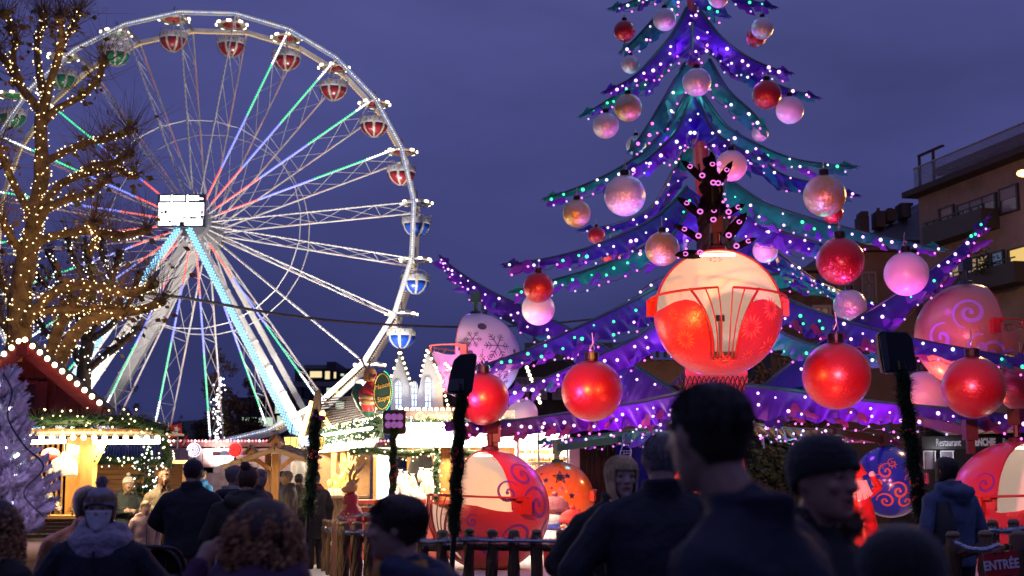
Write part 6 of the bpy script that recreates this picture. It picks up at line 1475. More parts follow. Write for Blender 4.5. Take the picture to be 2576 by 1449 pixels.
lamp('POINT', P(150, 1120, 8.6), (.78, .55, 1), 11, .3, name='tree_glow'); lamp('POINT', P(20, 1330, 8.9), (.70, .50, 1), 9, .3, name='tree_glow')
tb = thing('planter_tub', (PX(85, 9.4), 9.4, 0), 'dull yellow rectangular tub with thick rim under the flocked fir', 'tub')
tubm = M('dull yellow plastic', (.34, .24, .07), .5, noise_=(4, .7, 1.1)); a, c = P(36, 1360, 9.4), P(132, 1360, 9.4)
b = MB(); xm = (a.x+c.x)/2; hw = (c.x-a.x)/2
def rr(w, d, z): return [Vector((xm+w*max(-1, min(1, 1.35*math.cos(t))), 9.5+d*max(-1, min(1, 1.35*math.sin(t))), z)) for t in np.linspace(0, 6.283, 25)[:-1]]
vs = []; fs = []; lev = [(hw*.8, .2, .25), (hw*.9, .24, a.z-.12), (hw*1.0, .27, a.z-.11), (hw*1.02, .28, a.z-.02), (hw*.98, .265, a.z), (hw*.86, .21, a.z-.005), (hw*.84, .2, a.z-.1)]
for l_ in lev: vs += rr(*l_)
for i in range(len(lev)-1):
    for k in range(24): fs.append((i*24+k, i*24+(k+1) % 24, (i+1)*24+(k+1) % 24, (i+1)*24+k))
b.add(vs, fs); b.build('tub', tubm, tb, True)
b = MB(); b.add(rr(hw*.84, .2, a.z-.1), [tuple(range(24))]); b.build('soil', M('dark soil', (.03, .02, .015), .9), tb)
b = MB()
for i in range(4): b.box((xm+rnd.uniform(-.1, .1), 9.45, .22-.04*i), (hw*1.5, .4, .03))
b.build('stand', M('orange crate', (.5, .12, .03), .6), tb)

# ================================================================== buildings at the right
fp0 = P(2333, 490, 60); fdir = Vector((1.6, -7, 0)).normalized(); fn_ = Vector((-fdir.y, fdir.x, 0)) * -1
if fn_.dot(EYE-fp0) < 0: fn_ = -fn_
def fac(x, y):
    p = PLN(x, y, fp0, fn_); return (p-fp0).dot(fdir), p.z
def fbox(mb, u0, u1, z0, z1, o0, o1):
    """box on the facade: along u, up z, from o0 to o1 out of the wall"""
    vs = []
    for z in (z0, z1):
        for u, o in ((u0, o0), (u1, o0), (u1, o1), (u0, o1)):
            q = fp0+fdir*u+fn_*o; vs.append(Vector((q.x, q.y, z)))
    return mb.add(vs, [(0, 1, 2, 3), (7, 6, 5, 4), (0, 4, 5, 1), (1, 5, 6, 2), (2, 6, 7, 3), (3, 7, 4, 0)])
ap = thing('apartment_building', (fp0.x, fp0.y, 0), 'brown apartment block with dark balconies and lit windows at the right edge', 'building')
brick_m = M('brown render', (.24, .185, .155), .85, noise_=(.8, .7, 1.2)); ledge_m = M('dark ledge', (.035, .025, .024), .8); balc = M('dark balcony front', (.035, .028, .030), .6)
u_l = fac(2318, 700)[0]; zr = fac(2333, 490)[1]
# floors as wall strips between window bands
zs = {}
def win(x0, x1, yt_l, yb_l, glass, nm, panes=1, blind=None):
    u0, zt_ = fac(x0, yt_l); _, zb_ = fac(x0, yb_l); u1 = fac(x1, yt_l)[0]
    q = MB(); t_ = .06
    for uu in (u0, u1): fbox(q, uu-t_, uu+t_, zb_-t_, zt_+t_, -.02, .10)
    fbox(q, u0, u1, zt_, zt_+t_, -.02, .09); fbox(q, u0, u1, zb_-t_, zb_, -.02, .11)
    for k in range(1, panes): uu = u0+(u1-u0)*k/panes; fbox(q, uu-.05, uu+.05, zb_, zt_, -.02, .08)
    w = q.build('window', mull, ap)
    for k in range(panes):
        q = MB(); fbox(q, u0+(u1-u0)*k/panes+.05, u0+(u1-u0)*(k+1)/panes-.05, zb_, zt_, .0, .03); q.build('pane', glass, w)
    if blind:
        q = MB(); fbox(q, u0, u1, zt_-(zt_-zb_)*blind, zt_-.01, .04, .07); q.build('blind', M('pale roller blind', (.22, .19, .24), .7), w)
q = MB(); fbox(q, u_l, 30, 0, zr, -9, 0); q.build('wall', brick_m, ap)
q = MB(); fbox(q, u_l-.2, 30, zr, zr+.25, -9, .7); q.build('cornice', ledge_m, ap)
zroof = fac(2372, 405)[1]
q = MB(); fbox(q, .9, 30, zr+.25, zroof-.4, -9, -1.6); q.build('penthouse_wall', M('penthouse glass', (.02, .022, .035), .2), ap)
for k in range(9): q = MB(); fbox(q, 1.0+k*1.7, 1.22+k*1.7, zr+.25, zroof-.4, -1.6, -1.5); q.build('penthouse_post', M('rust column', (.06, .03, .025), .7), ap)
q = MB(); fbox(q, .3, 30, zroof-.4, zroof-.1, -9, -.2); q.build('roof_slab', ledge_m, ap)
q = MB(); fbox(q, u_l+.6, 30, zr+.3, zr+1.15, .48, .52); q.build('glass_rail', M('smoked glass rail', (.12, .11, .17), .15, alpha=.4), ap)
q = MB(); fbox(q, u_l+.6, 30, zr+1.15, zr+1.2, .46, .54); q.build('hand_rail', M('pale rail', (.2, .2, .25), .4), ap)
q = MB(); 
for u in (u_l-.1, u_l+1.1): fbox(q, u, u+.10, zr+.25, zr+1.9, -.2, -.1)
fbox(q, u_l-.1, 1.2, zr+1.9, zr+1.98, -.22, -.08); q.build('pergola', ledge_m, ap)
pane_d = M('dim curtain window', (.16, .14, .19), .25); pane_s = M('closed shutter', (.28, .22, .24), .6); pane_w = emis('dim warm window', (1, .70, .36), .30, True); pane_y = emis('yellow lit window', (1, .66, .20), .85, True); pane_b = emis('bluish lit window', (.30, .42, .8), .16, True)
win(2366, 2401, 529, 580, pane_s, 0); win(2412, 2508, 520, 572, pane_d, 0, 3, .26); win(2517, 2562, 480, 540, pane_d, 0, 1, .45)
win(2388, 2418, 668, 712, pane_w, 0); win(2432, 2490, 657, 705, pane_w, 0, 2); win(2496, 2527, 640, 695, pane_b, 0); win(2540, 2590, 632, 690, pane_y, 0)
win(2380, 2415, 815, 850, pane_d, 0); win(2430, 2480, 805, 845, pane_d, 0, 2)
for x0, x1, y0, y1 in ((2362, 2516, 574, 612), (2405, 2600, 706, 745)):
    u0, za = fac(x0, y0); _, zb_ = fac(x0, y1); u1 = fac(x1, y0)[0]
    q = MB(); fbox(q, u0, u1, zb_, za, .7, .8); fbox(q, u0, u0+.1, zb_, za, 0, .7); fbox(q, u1-.1, u1, zb_, za, 0, .7); fbox(q, u0, u1, zb_-.15, zb_, 0, .8); bl_ = q.build('balcony', balc, ap)
    q = MB(); fbox(q, u0, u1, za+.12, za+.17, .72, .78)
    for k in range(8): uu = u0+(u1-u0)*(k+.5)/8; fbox(q, uu, uu+.04, za, za+.12, .73, .77)
    q.build('rail', dark_iron, bl_)
q = MB(); c = PLN(2478, 690, fp0+fn_*.75, fn_)
for k in range(260): leaf(q, c+Vector((rgw.gauss(0, .22), rgw.gauss(0, .2), abs(rgw.gauss(0, .45)))), .07, rgw)
o = q.build('balcony_bush', dkg[0]); tag(o, 'bushy plant standing on the second balcony', 'plant')
# neighbour to its left
nb = thing('town_house', (PX(2200, 63), 63, 0), 'old brown town house with slate roof and chimneys left of the apartment block', 'building')
Yb = 63; hw_m = M('brown plaster', (.17, .125, .11), .85, noise_=(.7, .75, 1.15)); slate = M('slate roof', (.035, .033, .045), .6, noise_=(3, .7, 1.2))
b = MB(); a, c = P(2085, 628, Yb), P(2345, 628, Yb); b.box(((a.x+c.x)/2, Yb+4, a.z/2), (c.x-a.x, 8, a.z)); b.build('wall', hw_m, nb)
b = MB(); b.box(((a.x+c.x)/2, Yb-.2, a.z+.05), (c.x-a.x+.4, .8, .35)); b.build('cornice', M('brown cornice', (.09, .05, .04), .8), nb)
b = MB(); b.prism([P(2180, 612, Yb), P(2345, 612, Yb), P(2345, 505, Yb+4), P(2222, 560, Yb+4)], (0, 0, .15)); b.build('roof', slate, nb)
for x0, y0, x1, y1 in ((2156, 548, 2182, 625), (2160, 536, 2178, 549), (2198, 535, 2222, 575), (2225, 530, 2248, 560), (2262, 520, 2285, 550), (2258, 515, 2290, 521)):
    b = MB(); bx(b, x0, y0, x1, y1, Yb+2, 1.0); b.build('chimney', ledge_m, nb)
for x in (2206, 2238, 2252, 2232): b = MB(); bx(b, x, 524, x+6, 536, Yb+2, .2); b.build('chimney_pot', ledge_m, nb)
def hwin(t, Y, x0, y0, x1, y1, g_, fr_):
    b = MB(); a, c = P(x0, y0, Y), P(x1, y1, Y); w, h = c.x-a.x, a.z-c.z; xm, zm = (a.x+c.x)/2, (a.z+c.z)/2
    b.box((a.x-.06, Y, zm), (.12, .2, h+.24)); b.box((c.x+.06, Y, zm), (.12, .2, h+.24)); b.box((xm, Y, a.z+.06), (w, .2, .12)); b.box((xm, Y, c.z-.06), (w, .22, .12)); b.box((xm, Y, zm), (.08, .12, h)); b.box((xm, Y, zm+h*.2), (w, .12, .07)); f = b.build('window', fr_, t)
    b = MB(); b.box((xm, Y+.03, zm), (w, .04, h)); b.build('pane', g_, f)
fr_d = M('grey painted frame', (.20, .17, .19), .6)
for q_ in ((2213, 838, 2247, 905), (2112, 720, 2142, 790), (2170, 690, 2200, 760), (2255, 700, 2285, 765), (2285, 850, 2312, 905)): hwin(nb, Yb-.1, *q_, pane_d, fr_d)
dk2 = thing('town_house', (PX(2030, 58), 58, 0), 'dark stone house with a dormer behind the big red car', 'building'); Yd = 58
b = MB(); a, c = P(1935, 735, Yd), P(2100, 735, Yd); b.box(((a.x+c.x)/2, Yd+4, a.z/2), (c.x-a.x, 8, a.z)); b.build('wall', M('dark stone', (.07, .048, .04), .9, noise_=(2.5, .4, 1.4), bump=(5, .6)), dk2)
b = MB(); b.prism([P(1930, 735, Yd-.3), P(2100, 735, Yd-.3), P(2085, 700, Yd+3), P(1955, 700, Yd+3)], (0, 0, .1)); b.build('roof', slate, dk2)
b = MB(); bx(b, 1990, 688, 2045, 725, Yd+1, 1.5); d_ = b.build('dormer', hw_m, dk2); b = MB(); bx(b, 1975, 683, 2055, 690, Yd+.6, 2.4); b.build('dormer_roof', slate, d_)
for q_ in ((2008, 697, 2028, 716), (2050, 775, 2085, 835)): hwin(dk2, Yd-.12 if q_[1] > 740 else Yd+.2, *q_, pane_d, fr_d)
# pale house and timber fronts in the middle distance
mh = thing('town_house', (PX(1420, 72), 72, 0), 'grey flat roofed house with chimney behind the raised left arm', 'building'); Ym_ = 72
gw = M('grey dusk plaster', (.13, .13, .16), .85, noise_=(1, .85, 1.1))
b = MB(); a, c = P(1320, 862, Ym_), P(1640, 862, Ym_); b.box(((a.x+c.x)/2, Ym_+4, a.z/2), (c.x-a.x, 8, a.z)); b.build('wall', gw, mh)
b = MB(); bx(b, 1340, 838, 1374, 866, Ym_+1, 1); bx(b, 1338, 834, 1376, 839, Ym_+1, 1.2); b.build('chimney', gw, mh)
b = MB(); a, c = P(1100, 905, Ym_-4), P(1500, 905, Ym_-4); b.box(((a.x+c.x)/2, Ym_-2, a.z/2), (c.x-a.x, 4, a.z)); b.build('wing', M('dark brown front', (.035, .028, .026), .85, noise_=(1, .6, 1.3)), mh)
for q_ in ((1300, 955, 1325, 1000), (1345, 955, 1370, 1000), (1395, 965, 1420, 1000), (1475, 940, 1500, 985)): hwin(mh, Ym_-4.15, *q_, pane_d, fr_d)
q = MB()
for x0, y0, x1, y1, n_ in ((1318, 905, 1362, 1022, 12), (1142, 908, 1180, 990, 8)):
    for i in range(n_): p = P(x0+(x1-x0)*i/n_, y0+(y1-y0)*i/n_, 44); q.ball(p, .055, 8, 5)
b = MB(); b.tube([P(1316, 900, 44), P(1364, 1026, 44)], .012, 4); o = b.build('bulb_chain', wire_black); tag(o, 'sloping chain of white bulbs between the pearl car and the red bauble', 'light chain'); q.build('bulbs', emis('white chain bulb', (1, .86, .58), 6), o, kind='stuff')
wh = thing('timber_house', (PX(1650, 64), 64, 0), 'brown timber house half hidden behind the violet arms', 'building'); Yt = 64
b = MB(); a, c = P(1560, 905, Yt), P(1760, 905, Yt); b.box(((a.x+c.x)/2, Yt+4, a.z/2), (c.x-a.x, 8, a.z)); b.build('wall', M('yellowish plaster', (.30, .22, .12), .8, noise_=(1, .7, 1.1)), wh)
b = MB(); b.prism([P(1540, 895, Yt-1), P(1780, 850, Yt-1), P(1780, 835, Yt+2), P(1540, 880, Yt+2)], (0, 0, .3)); b.build('roof', slate, wh)
for i in range(8): post_box(1570+i*20, 862, 1577+i*20, 900, Yt-.6, .3, M('timber beam', (.10, .06, .04), .8), 'beam', wh)
# dark booth with a blue notice board and the queue wall
bt = thing('ticket_booth', (PX(1590, 40), 40, 0), 'dark red ticket booth with a blue board behind the queue', 'booth')
for i in range(11): post_box(1460+i*13.5, 1100, 1473.4+i*13.5, 1420, 40+.015*(i % 2), .06, M('dark red cladding', (.028, .008, .006), .7, spec=.15, noise_=(6, .6, 1.3), stretch=(8, 8, .5)), 'cladding_board', bt)
post_box(1432, 1100, 1459, 1300, 40.2, .04, M('pale pink panel', (.65, .42, .42), .5), 'pale_panel', bt)
post_box(1548, 1108, 1700, 1235, 39.6, .05, M('blue notice board', (.012, .012, .16), .8, spec=.1), 'notice_board', bt)
q = MB(); 
for yy in range(1135, 1170, 6): 
    for xx in range(1560, 1586, 7): 
        if rnd.random() < .8: q.tube([P(xx, yy, 39.5), P(xx+5, yy-1.5, 39.5)], .013, 4)
q.tube([P(x, y, 39.5) for x, y in ((1558, 1172), (1560, 1140), (1566, 1122), (1580, 1118), (1588, 1132), (1585, 1165), (1575, 1176), (1558, 1172))], .014, 4); q.build('chalk_drawing', M('white chalk print', (.7, .65, .8), .6), bt, kind='stuff')
# restaurant front at the right
rt = thing('restaurant', (PX(2440, 45), 45, 0), 'restaurant front with dark name board and grey awning at the right', 'restaurant'); Yr = 45
post_box(2320, 1050, 2640, 1330, Yr+1, .3, M('dark shop front', (.02, .018, .02), .5), 'wall', rt)
sb_ = post_box(2316, 1098, 2600, 1130, Yr, .2, M('black name board', (.012, .011, .013), .45), 'name_board', rt)
lt_ = M('pale lettering', (.50, .46, .52), .5, emit=(.6, .55, .65), es=.10)
zc = P(0, 1114, Yr).z
text('Restaurant', .33, (PX(2376, Yr), Yr-.13, zc), sb_, lt_, sx=.56); text('FRENCHIE', .32, (PX(2460, Yr), Yr-.13, zc+.01), sb_, lt_, sx=.60, bold=.02); text('Bar', .33, (PX(2522, Yr), Yr-.13, zc+.02), sb_, lt_, sx=.62)
b = MB(); b.prism([P(2330, 1075, Yr+.8), P(2640, 1055, Yr+.8), P(2640, 1085, Yr-1.2), P(2380, 1095, Yr-1.2)], (0, 0, .05)); b.build('awning', M('grey awning', (.22, .22, .24), .7), rt)
for x0, x1 in ((2322, 2355), (2365, 2400)):
    b = MB(); bx(b, x0, 1134, x1, 1136, Yr-.1); bx(b, x0, 1136, x0+4, 1180, Yr-.1); bx(b, x1-4, 1136, x1, 1180, Yr-.1); w = b.build('window', M('white shop frame', (.6, .6, .65), .5), rt); post_box(x0+4, 1136, x1-4, 1180, Yr, .04, pane_d, 'pane', w)
lamp('POINT', P(2395, 1135, Yr-.8), (.9, .92, 1), 25, .15, name='shop_light')
post_box(2120, 1096, 2200, 1114, 42, .1, M('pink lit fascia', (.55, .2, .4), .6), 'fascia', thing('pavilion', (PX(2150, 42), 42, 0), 'pale roofed pavilion with a steel post behind the beanie man', 'pavilion'))
pv = [o for o in bpy.data.objects if o.name.startswith('pavilion')][0]; b = MB(); b.tube([(PX(2124, 41.9), 41.9, 0), P(2122, 1100, 41.9)], .08, 10); b.build('post', grey_metal, pv, True)
post_box(1990, 1100, 2330, 1330, 47, .3, M('dark backdrop wall', (.018, .014, .014), .8), 'wall', pv)
# street lamp at the right edge
sl = thing('street_lamp', (PX(2600, 40), 40, 0), 'orange glowing street lamp at the right edge before the apartment block', 'street lamp')
b = MB(); b.tube([(PX(2610, 40), 40, 0), P(2610, 460, 40), P(2600, 436, 40), P(2580, 430, 40)], [.09, .07, .05, .04], 8); b.build('pole', dark_iron, sl)
b = MB(); b.ball(P(2573, 436, 40), .14, 14, 9, (1.3, 1, .8)); b.build('lamp_head', emis('sodium lamp', (1, .46, .10), 3.2, True), sl, True)
lamp('POINT', P(2568, 440, 39.6), (1, .50, .16), 2600, .2, name='street_light')
# sagging cable across the square
cb_ = bez([P(340, 735, 24), P(480, 752, 26), P(700, 790, 29), P(900, 812, 31), P(1120, 822, 34), P(1290, 820, 37), P(1480, 804, 41), P(1640, 780, 44)], 8)
b = MB(); b.tube(cb_, .03, 6); o = b.build('sagging_cable', wire_black); tag(o, 'black cable sagging across the sky from the bare tree', 'cable')
b = MB(); b.box(P(345, 736, 24), (.16, .2, .2)); b.build('junction_box', black_plastic, o)
# ================================================================== people
HEAD = [(-1.0, .16, -.74, -.40), (-.93, .30, -.80, -.15), (-.8, .43, -.82, .10), (-.55, .55, -.81, .42), (-.3, .61, -.82, .66), (0, .655, -.83, .82), (.3, .68, -.84, .87), (.6, .62, -.74, .80), (.82, .46, -.54, .62), (.95, .26, -.30, .36), (1.0, .06, -.06, .10)]
def head_r(z):
    z = max(-1, min(1, z))
    for a, b in zip(HEAD, HEAD[1:]):
        if z <= b[0]:
            f = (z-a[0])/(b[0]-a[0]); return [a[i]+(b[i]-a[i])*f for i in (1, 2, 3)]
    return HEAD[-1][1:]
def head_pt(th, z, off=0.0):
    """th 0 = front"""
    rx, yf, yb = head_r(z); m_ = (yf+yb)/2*0
    y = yf*math.cos(th) if math.cos(th) > 0 else -yb*math.cos(th)
    k = 1+off; return Vector((rx*math.sin(th)*k, y*k, z*(1+off*.6)))
def remesh(mb, name, vox, smooth_it=3, nz=None, seed=0):
    me = bpy.data.meshes.new(name); me.from_pydata([v for v in mb.v], [], mb.f)
    bm = bmesh.new(); bm.from_mesh(me); bmesh.ops.recalc_face_normals(bm, faces=bm.faces); bm.to_mesh(me); bm.free()
    o = bpy.data.objects.new('tmp', me); COL.objects.link(o)
    md = o.modifiers.new('r', 'REMESH'); md.mode = 'VOXEL'; md.voxel_size = vox
    if smooth_it: s = o.modifiers.new('s', 'SMOOTH'); s.factor = .5; s.iterations = smooth_it
    dg = bpy.context.evaluated_depsgraph_get(); out = bpy.data.meshes.new_from_object(o.evaluated_get(dg)); out.name = name
    bpy.data.objects.remove(o); bpy.data.meshes.remove(me)
    n = len(out.vertices); co = np.empty(n*3, 'f'); out.vertices.foreach_get('co', co); co = co.reshape(-1, 3)
    if nz:
        amp, sc, sz = nz; no = np.empty(n*3, 'f'); out.vertices.foreach_get('normal', no); no = no.reshape(-1, 3)
        d = np.array([noise.noise((c[0]*sc+seed, c[1]*sc, c[2]*sc*sz))+.5*noise.noise((c[0]*sc*2.3+seed, c[1]*sc*2.3, c[2]*sc*2.3*sz)) for c in co.tolist()], 'f')
        co = co+no*(d*amp)[:, None]; out.vertices.foreach_set('co', co.ravel())
    out.polygons.foreach_set('use_smooth', [True]*len(out.polygons)); out.update()
    return out, co
def skin_mat(n, c): return M('skin '+n, c, .5, noise_=(14, .88, 1.08))
iris = M('dark iris', (.02, .015, .01), .2); eyew = M('eye white', (.25, .22, .21), .3)
ARMS = {'hang': ((.158, .015, .645), (.150, -.035, .500)), 'fwd': ((.165, -.03, .655), (.075, -.165, .600)), 'pocket': ((.185, .03, .66), (.135, -.075, .545)),
        'pram': ((.180, -.06, .68), (.130, -.215, .600)), 'raise': ((.21, -.08, .70), (.17, -.17, .86)), 'hold': ((.17, -.02, .66), (.05, -.17, .68))}
def person(label, px_, ytop, Y, face, coat, skin=(.42, .24, .17), trousers=(.02, .02, .028), hair=None, hair_c=(.03, .018, .012), hat=None, hat_c=(.02, .02, .02), arms=('hang', 'hang'),
           H=None, coat_len=.46, wide=1.0, vox=None, seed=0, collar=True, hood=False, head_turn=0, lean=(0, 0), extra=None, scarf=None, hat_h=.0, ha=.72, coat_rough=.75, expr=0, stoop=0, coat_sheen=0, ch=.886, trousers_only_low=True):
    rg = random.Random(seed+40); top = P(px_, ytop, Y).z
    H = H or (top-hat_h); hh = .066*H if H > 1.35 else .075*H; k_ = hh
    vox = vox or (.0075 if Y < 9 else .012 if Y < 16 else .016)
    t = thing('person', (0, 0, 0), label, 'person')
    HC = Vector((lean[0], -.018*H+lean[1], H-hh))           # head centre
    Rz = Matrix.Rotation(R_(head_turn), 3, 'Z')
    sm = skin_mat('%.3f %.3f' % skin[:2], skin); cm = M('coat %.3f %.3f %.3f' % coat, coat, coat_rough, noise_=(9, .75, 1.2), bump=(16, .35), sheen=coat_sheen); tm = M('trousers %.3f %.3f %.3f' % trousers, trousers, .8, noise_=(9, .75, 1.2))
    hm = M('hair %.3f %.3f %.3f' % hair_c, hair_c, .45, noise_=(26, .40, 1.6), bump=(40, .3), stretch=(5, 5, .35))
    w = wide
    def Lc(p): return Vector(p)*H
    # ---- body: one continuous surface
    b = MB()
    for s_ in (-1, 1):
        b.capsule(Lc((s_*.055, .0, .50)), Lc((s_*.056, -.012, .285)), .068*H*w**.5, .046*H); b.capsule(Lc((s_*.056, -.012, .285)), Lc((s_*.058, .012, .045)), .045*H, .027*H)
        b.capsule(Lc((s_*.058, .015, .028)), Lc((s_*.066, -.085, .020)), .026*H, .020*H)
    b.loft([(Lc((0, 0, .46)), .07*H*w, .06*H), (Lc((0, 0, .52)), .098*H*w, .066*H), (Lc((0, 0, .62)), .088*H*w, .060*H), (Lc((0, 0, .73)), .102*H*w, .068*H), (Lc((lean[0]/H*.5, 0, .80)), .105*H*w, .060*H), (Lc((lean[0]/H*.7, 0, .835)), .06*H, .048*H), (Lc((lean[0]/H*.8, .0, .85)), .034*H, .036*H)], 18)
    b.capsule(Lc((lean[0]/H*.7, .008, .81)), HC+Vector((0, .10*hh, -.55*hh)), .036*H, .033*H)
    handpts = []
    for s_, nm in ((-1, arms[0]), (1, arms[1])):
        el, wr = ARMS[nm]; sh = Lc((s_*.110*w**.8+lean[0]/H*.4, .0, .785)); e = Lc((s_*el[0]*w, el[1], el[2])); wv = Lc((s_*wr[0]*(w if nm == 'hang' else 1), wr[1], wr[2]))
        b.capsule(sh, e, .034*H, .027*H); b.capsule(e, wv, .026*H, .017*H)
        d = (wv-e).normalized(); pal = wv+d*.035*H; sd = d.cross(Vector((s_, .2, .1))).normalized(); fl = d.cross(sd).normalized()
        b.capsule(wv, pal, .018*H, .022*H)
        for f, (off, ln) in enumerate(((-.016, .038), (-.0055, .044), (.0055, .041), (.015, .033))):
            p0 = pal+sd*off*H+d*.010*H; p1 = p0+(d*.8+fl*.25*s_).normalized()*ln*.55*H; p2 = p1+(d*.55+fl*.6*s_).normalized()*ln*.5*H; b.capsule(p0, p1, .0062*H, .0055*H, 6); b.capsule(p1, p2, .0055*H, .0045*H, 6)
        p0 = wv+d*.018*H-sd*.014*H; p1 = p0+(d*.5-sd*.8).normalized()*.030*H; b.capsule(p0, p1, .0075*H, .006*H, 6); b.capsule(p1, p1+(d*.8-sd*.2).normalized()*.022*H, .006*H, .005*H, 6)
        handpts.append((sh, e, wv, nm))
    def hp(x, y, z): return HC+Rz @ (Vector((x, y, z))*hh)
    vs = []
    for z, rx, yf, yb in HEAD:
        for k in range(24):
            th = 2*math.pi*k/24; y = yf*math.cos(th) if math.cos(th) > 0 else -yb*math.cos(th); vs.append(hp(rx*math.sin(th), y, z))
    n = len(HEAD); b.add(vs, [(i*24+k, i*24+(k+1) % 24, (i+1)*24+(k+1) % 24, (i+1)*24+k) for i in range(n-1) for k in range(24)]+[tuple(range(23, -1, -1)), tuple((n-1)*24+k for k in range(24))])
    b.capsule(hp(0, -.80, .12), hp(0, -1.02, -.20), .07*hh, .10*hh, 8); b.ball(hp(.10, -.90, -.22), .085*hh, 8, 6); b.ball(hp(-.10, -.90, -.22), .085*hh, 8, 6)
    b.capsule(hp(-.42, -.70, .22), hp(-.12, -.82, .20), .08*hh, .09*hh, 8); b.capsule(hp(.42, -.70, .22), hp(.12, -.82, .20), .08*hh, .09*hh, 8)
    for s_ in (-1, 1):
        b.ball(hp(s_*.36, -.64, -.16), .17*hh, 8, 6); b.ball(hp(s_*.70, .08, 0), .2*hh, 10, 8, (.35, .75, 1.25)); b.ball(hp(s_*.68, .10, -.2), .10*hh, 8, 6, (.4, .8, 1))
    b.capsule(hp(-.15, -.83, -.455), hp(.15, -.83, -.455), .055*hh, .055*hh, 8); b.capsule(hp(-.12, -.82, -.55-expr*.12), hp(.12, -.82, -.55-expr*.12), .06*hh, .06*hh, 8); b.ball(hp(0, -.74, -.84), .13*hh, 8, 6)
    me, co = remesh(b, 'body', min(vox, .0085) if Y < 17 else vox, 2, seed=seed)
    lipm = M('lips %.2f' % skin[0], (skin[0]*.95, skin[1]*.55, skin[2]*.6), .4); browm = M('brow %.2f' % hair_c[0], tuple(c*.6 for c in hair_c), .7)
    for m_ in (sm, lipm, browm, M('mouth dark', (.03, .008, .008), .6)): me.materials.append(m_)
    nf = len(me.polygons); ce = np.empty(nf*3, 'f'); me.polygons.foreach_get('center', ce); ce = ce.reshape(-1, 3)
    lc = (ce-np.array(HC))@np.array(Rz)/hh
    mi = np.zeros(nf, 'i'); x, y, z = np.abs(lc[:, 0]), lc[:, 1], lc[:, 2]
    mi[(y < -.76) & (x < .21-.0*z) & (z < -.41) & (z > -.61-expr*.12)] = 1
    mi[(y < -.70) & (x < .13) & (np.abs(z+.505+expr*.06) < .02+expr*.06)] = 3
    mi[(y < -.55) & (x > .13) & (x < .50) & (np.abs(z-.27+.10*(x-.3)**2*4) < .045)] = 2
    me.polygons.foreach_set('material_index', mi)
    body = bpy.data.objects.new('body', me); COL.objects.link(body); body.parent = t; ORG[body.name] = Vector()
    for s_ in (-1, 1):
        q = MB(); c = hp(s_*.285, -.735, .075); q.ball(c, .085*hh, 10, 7); q.mi = 1; q.ball(c+Rz @ Vector((0, -.045*hh, 0)), .055*hh, 8, 6); q.build('eye', [eyew, iris], t, True)
        q = MB(); q.add([hp(s_*(.285+.14*math.cos(a)), -.815-.02*math.cos(a*2), .085+.085*math.sin(a)) for a in np.linspace(0, math.pi, 7)]+[hp(s_*(.285+.15*math.cos(a)), -.79, .10+.13*math.sin(a)) for a in np.linspace(math.pi, 0, 7)], [(i, i+1, 12-i, 13-i) for i in range(6)]); q.build('eyelid', sm, t, True)
    # ---- coat
    b = MB(); cl = coat_len
    b.loft([(Lc((0, .005, cl)), .118*H*w, .088*H), (Lc((0, .005, cl+.03)), .122*H*w, .092*H), (Lc((0, 0, .60)), .112*H*w, .084*H), (Lc((0, 0, .72)), .124*H*w, .088*H), (Lc((lean[0]/H*.5, 0, .78)), .122*H*w, .080*H), (Lc((lean[0]/H*.6, 0, .818)), .092*H*w, .066*H), (Lc((lean[0]/H*.75, .004, .848)), .050*H, .052*H)], 22)
    for sh, e, wv, nm in handpts:
        b.capsule(Lc((lean[0]/H*.75, .006, .846)), sh+Vector((0, 0, -.006*H)), .040*H, .046*H); b.capsule(Lc((lean[0]/H*.6, .0, .80)), sh+Vector((0, 0, -.012*H)), .055*H, .050*H)
        b.capsule(sh+Vector((0, 0, -.010*H)), e, .049*H*w**.5, .040*H); b.capsule(e, e.lerp(wv, .94), .040*H, .031*H)
    if collar: b.loft([(Lc((lean[0]/H*.7, .004, .825)), .062*H, .058*H), (Lc((lean[0]/H*.85, .008, .856)), .056*H, .056*H), (Lc((lean[0]/H*.92, .012, ch)), .053*H, .054*H)], 18)
    if hood:
        for a in np.linspace(-2.3, 2.3, 15): b.ball(Lc((lean[0]/H*.7+.078*math.sin(a), .03+.062*math.cos(a), .842-.02*math.cos(a))), .030*H, 8, 6)
        b.ball(Lc((lean[0]/H*.6, .075, .815)), .055*H, 10, 7, (1.2, .7, 1))
    me, _ = remesh(b, 'coat', vox, 7, (.015, 5.5, .75), seed*3.1); me.materials.append(cm); o = bpy.data.objects.new('coat', me); COL.objects.link(o); o.parent = t; ORG[o.name] = Vector()
    # zip line / seam and back seam
    q = MB(); q.tube([Vector((lean[0]*z*.7, -.098*H+.02*H*max(0, z-.6)*4*0, H*z)) for z in np.linspace(cl+.02, .80, 8)], .004*H, 4); q.build('zip', M('dark zip', (.02, .02, .022), .4, .4), t)
    # ---- trousers and shoes
    b = MB()
    for s_ in (-1, 1):
        b.capsule(Lc((s_*.056, .0, .50)), Lc((s_*.057, -.010, .285)), .078*H*w**.5, .056*H); b.capsule(Lc((s_*.057, -.010, .285)), Lc((s_*.058, .012, .06)), .055*H, .042*H)
    me, _ = remesh(b, 'trousers', max(vox, .012), 2, (.008, 8, .6), seed*1.7); me.materials.append(tm); o = bpy.data.objects.new('trousers', me); COL.objects.link(o); o.parent = t; ORG[o.name] = Vector()
    for s_ in (-1, 1):
        b = MB(); b.capsule(Lc((s_*.058, .018, .032)), Lc((s_*.068, -.09, .024)), .032*H, .026*H); b.build('shoe', M('dark shoe leather', (.02, .016, .014), .4), t, True)
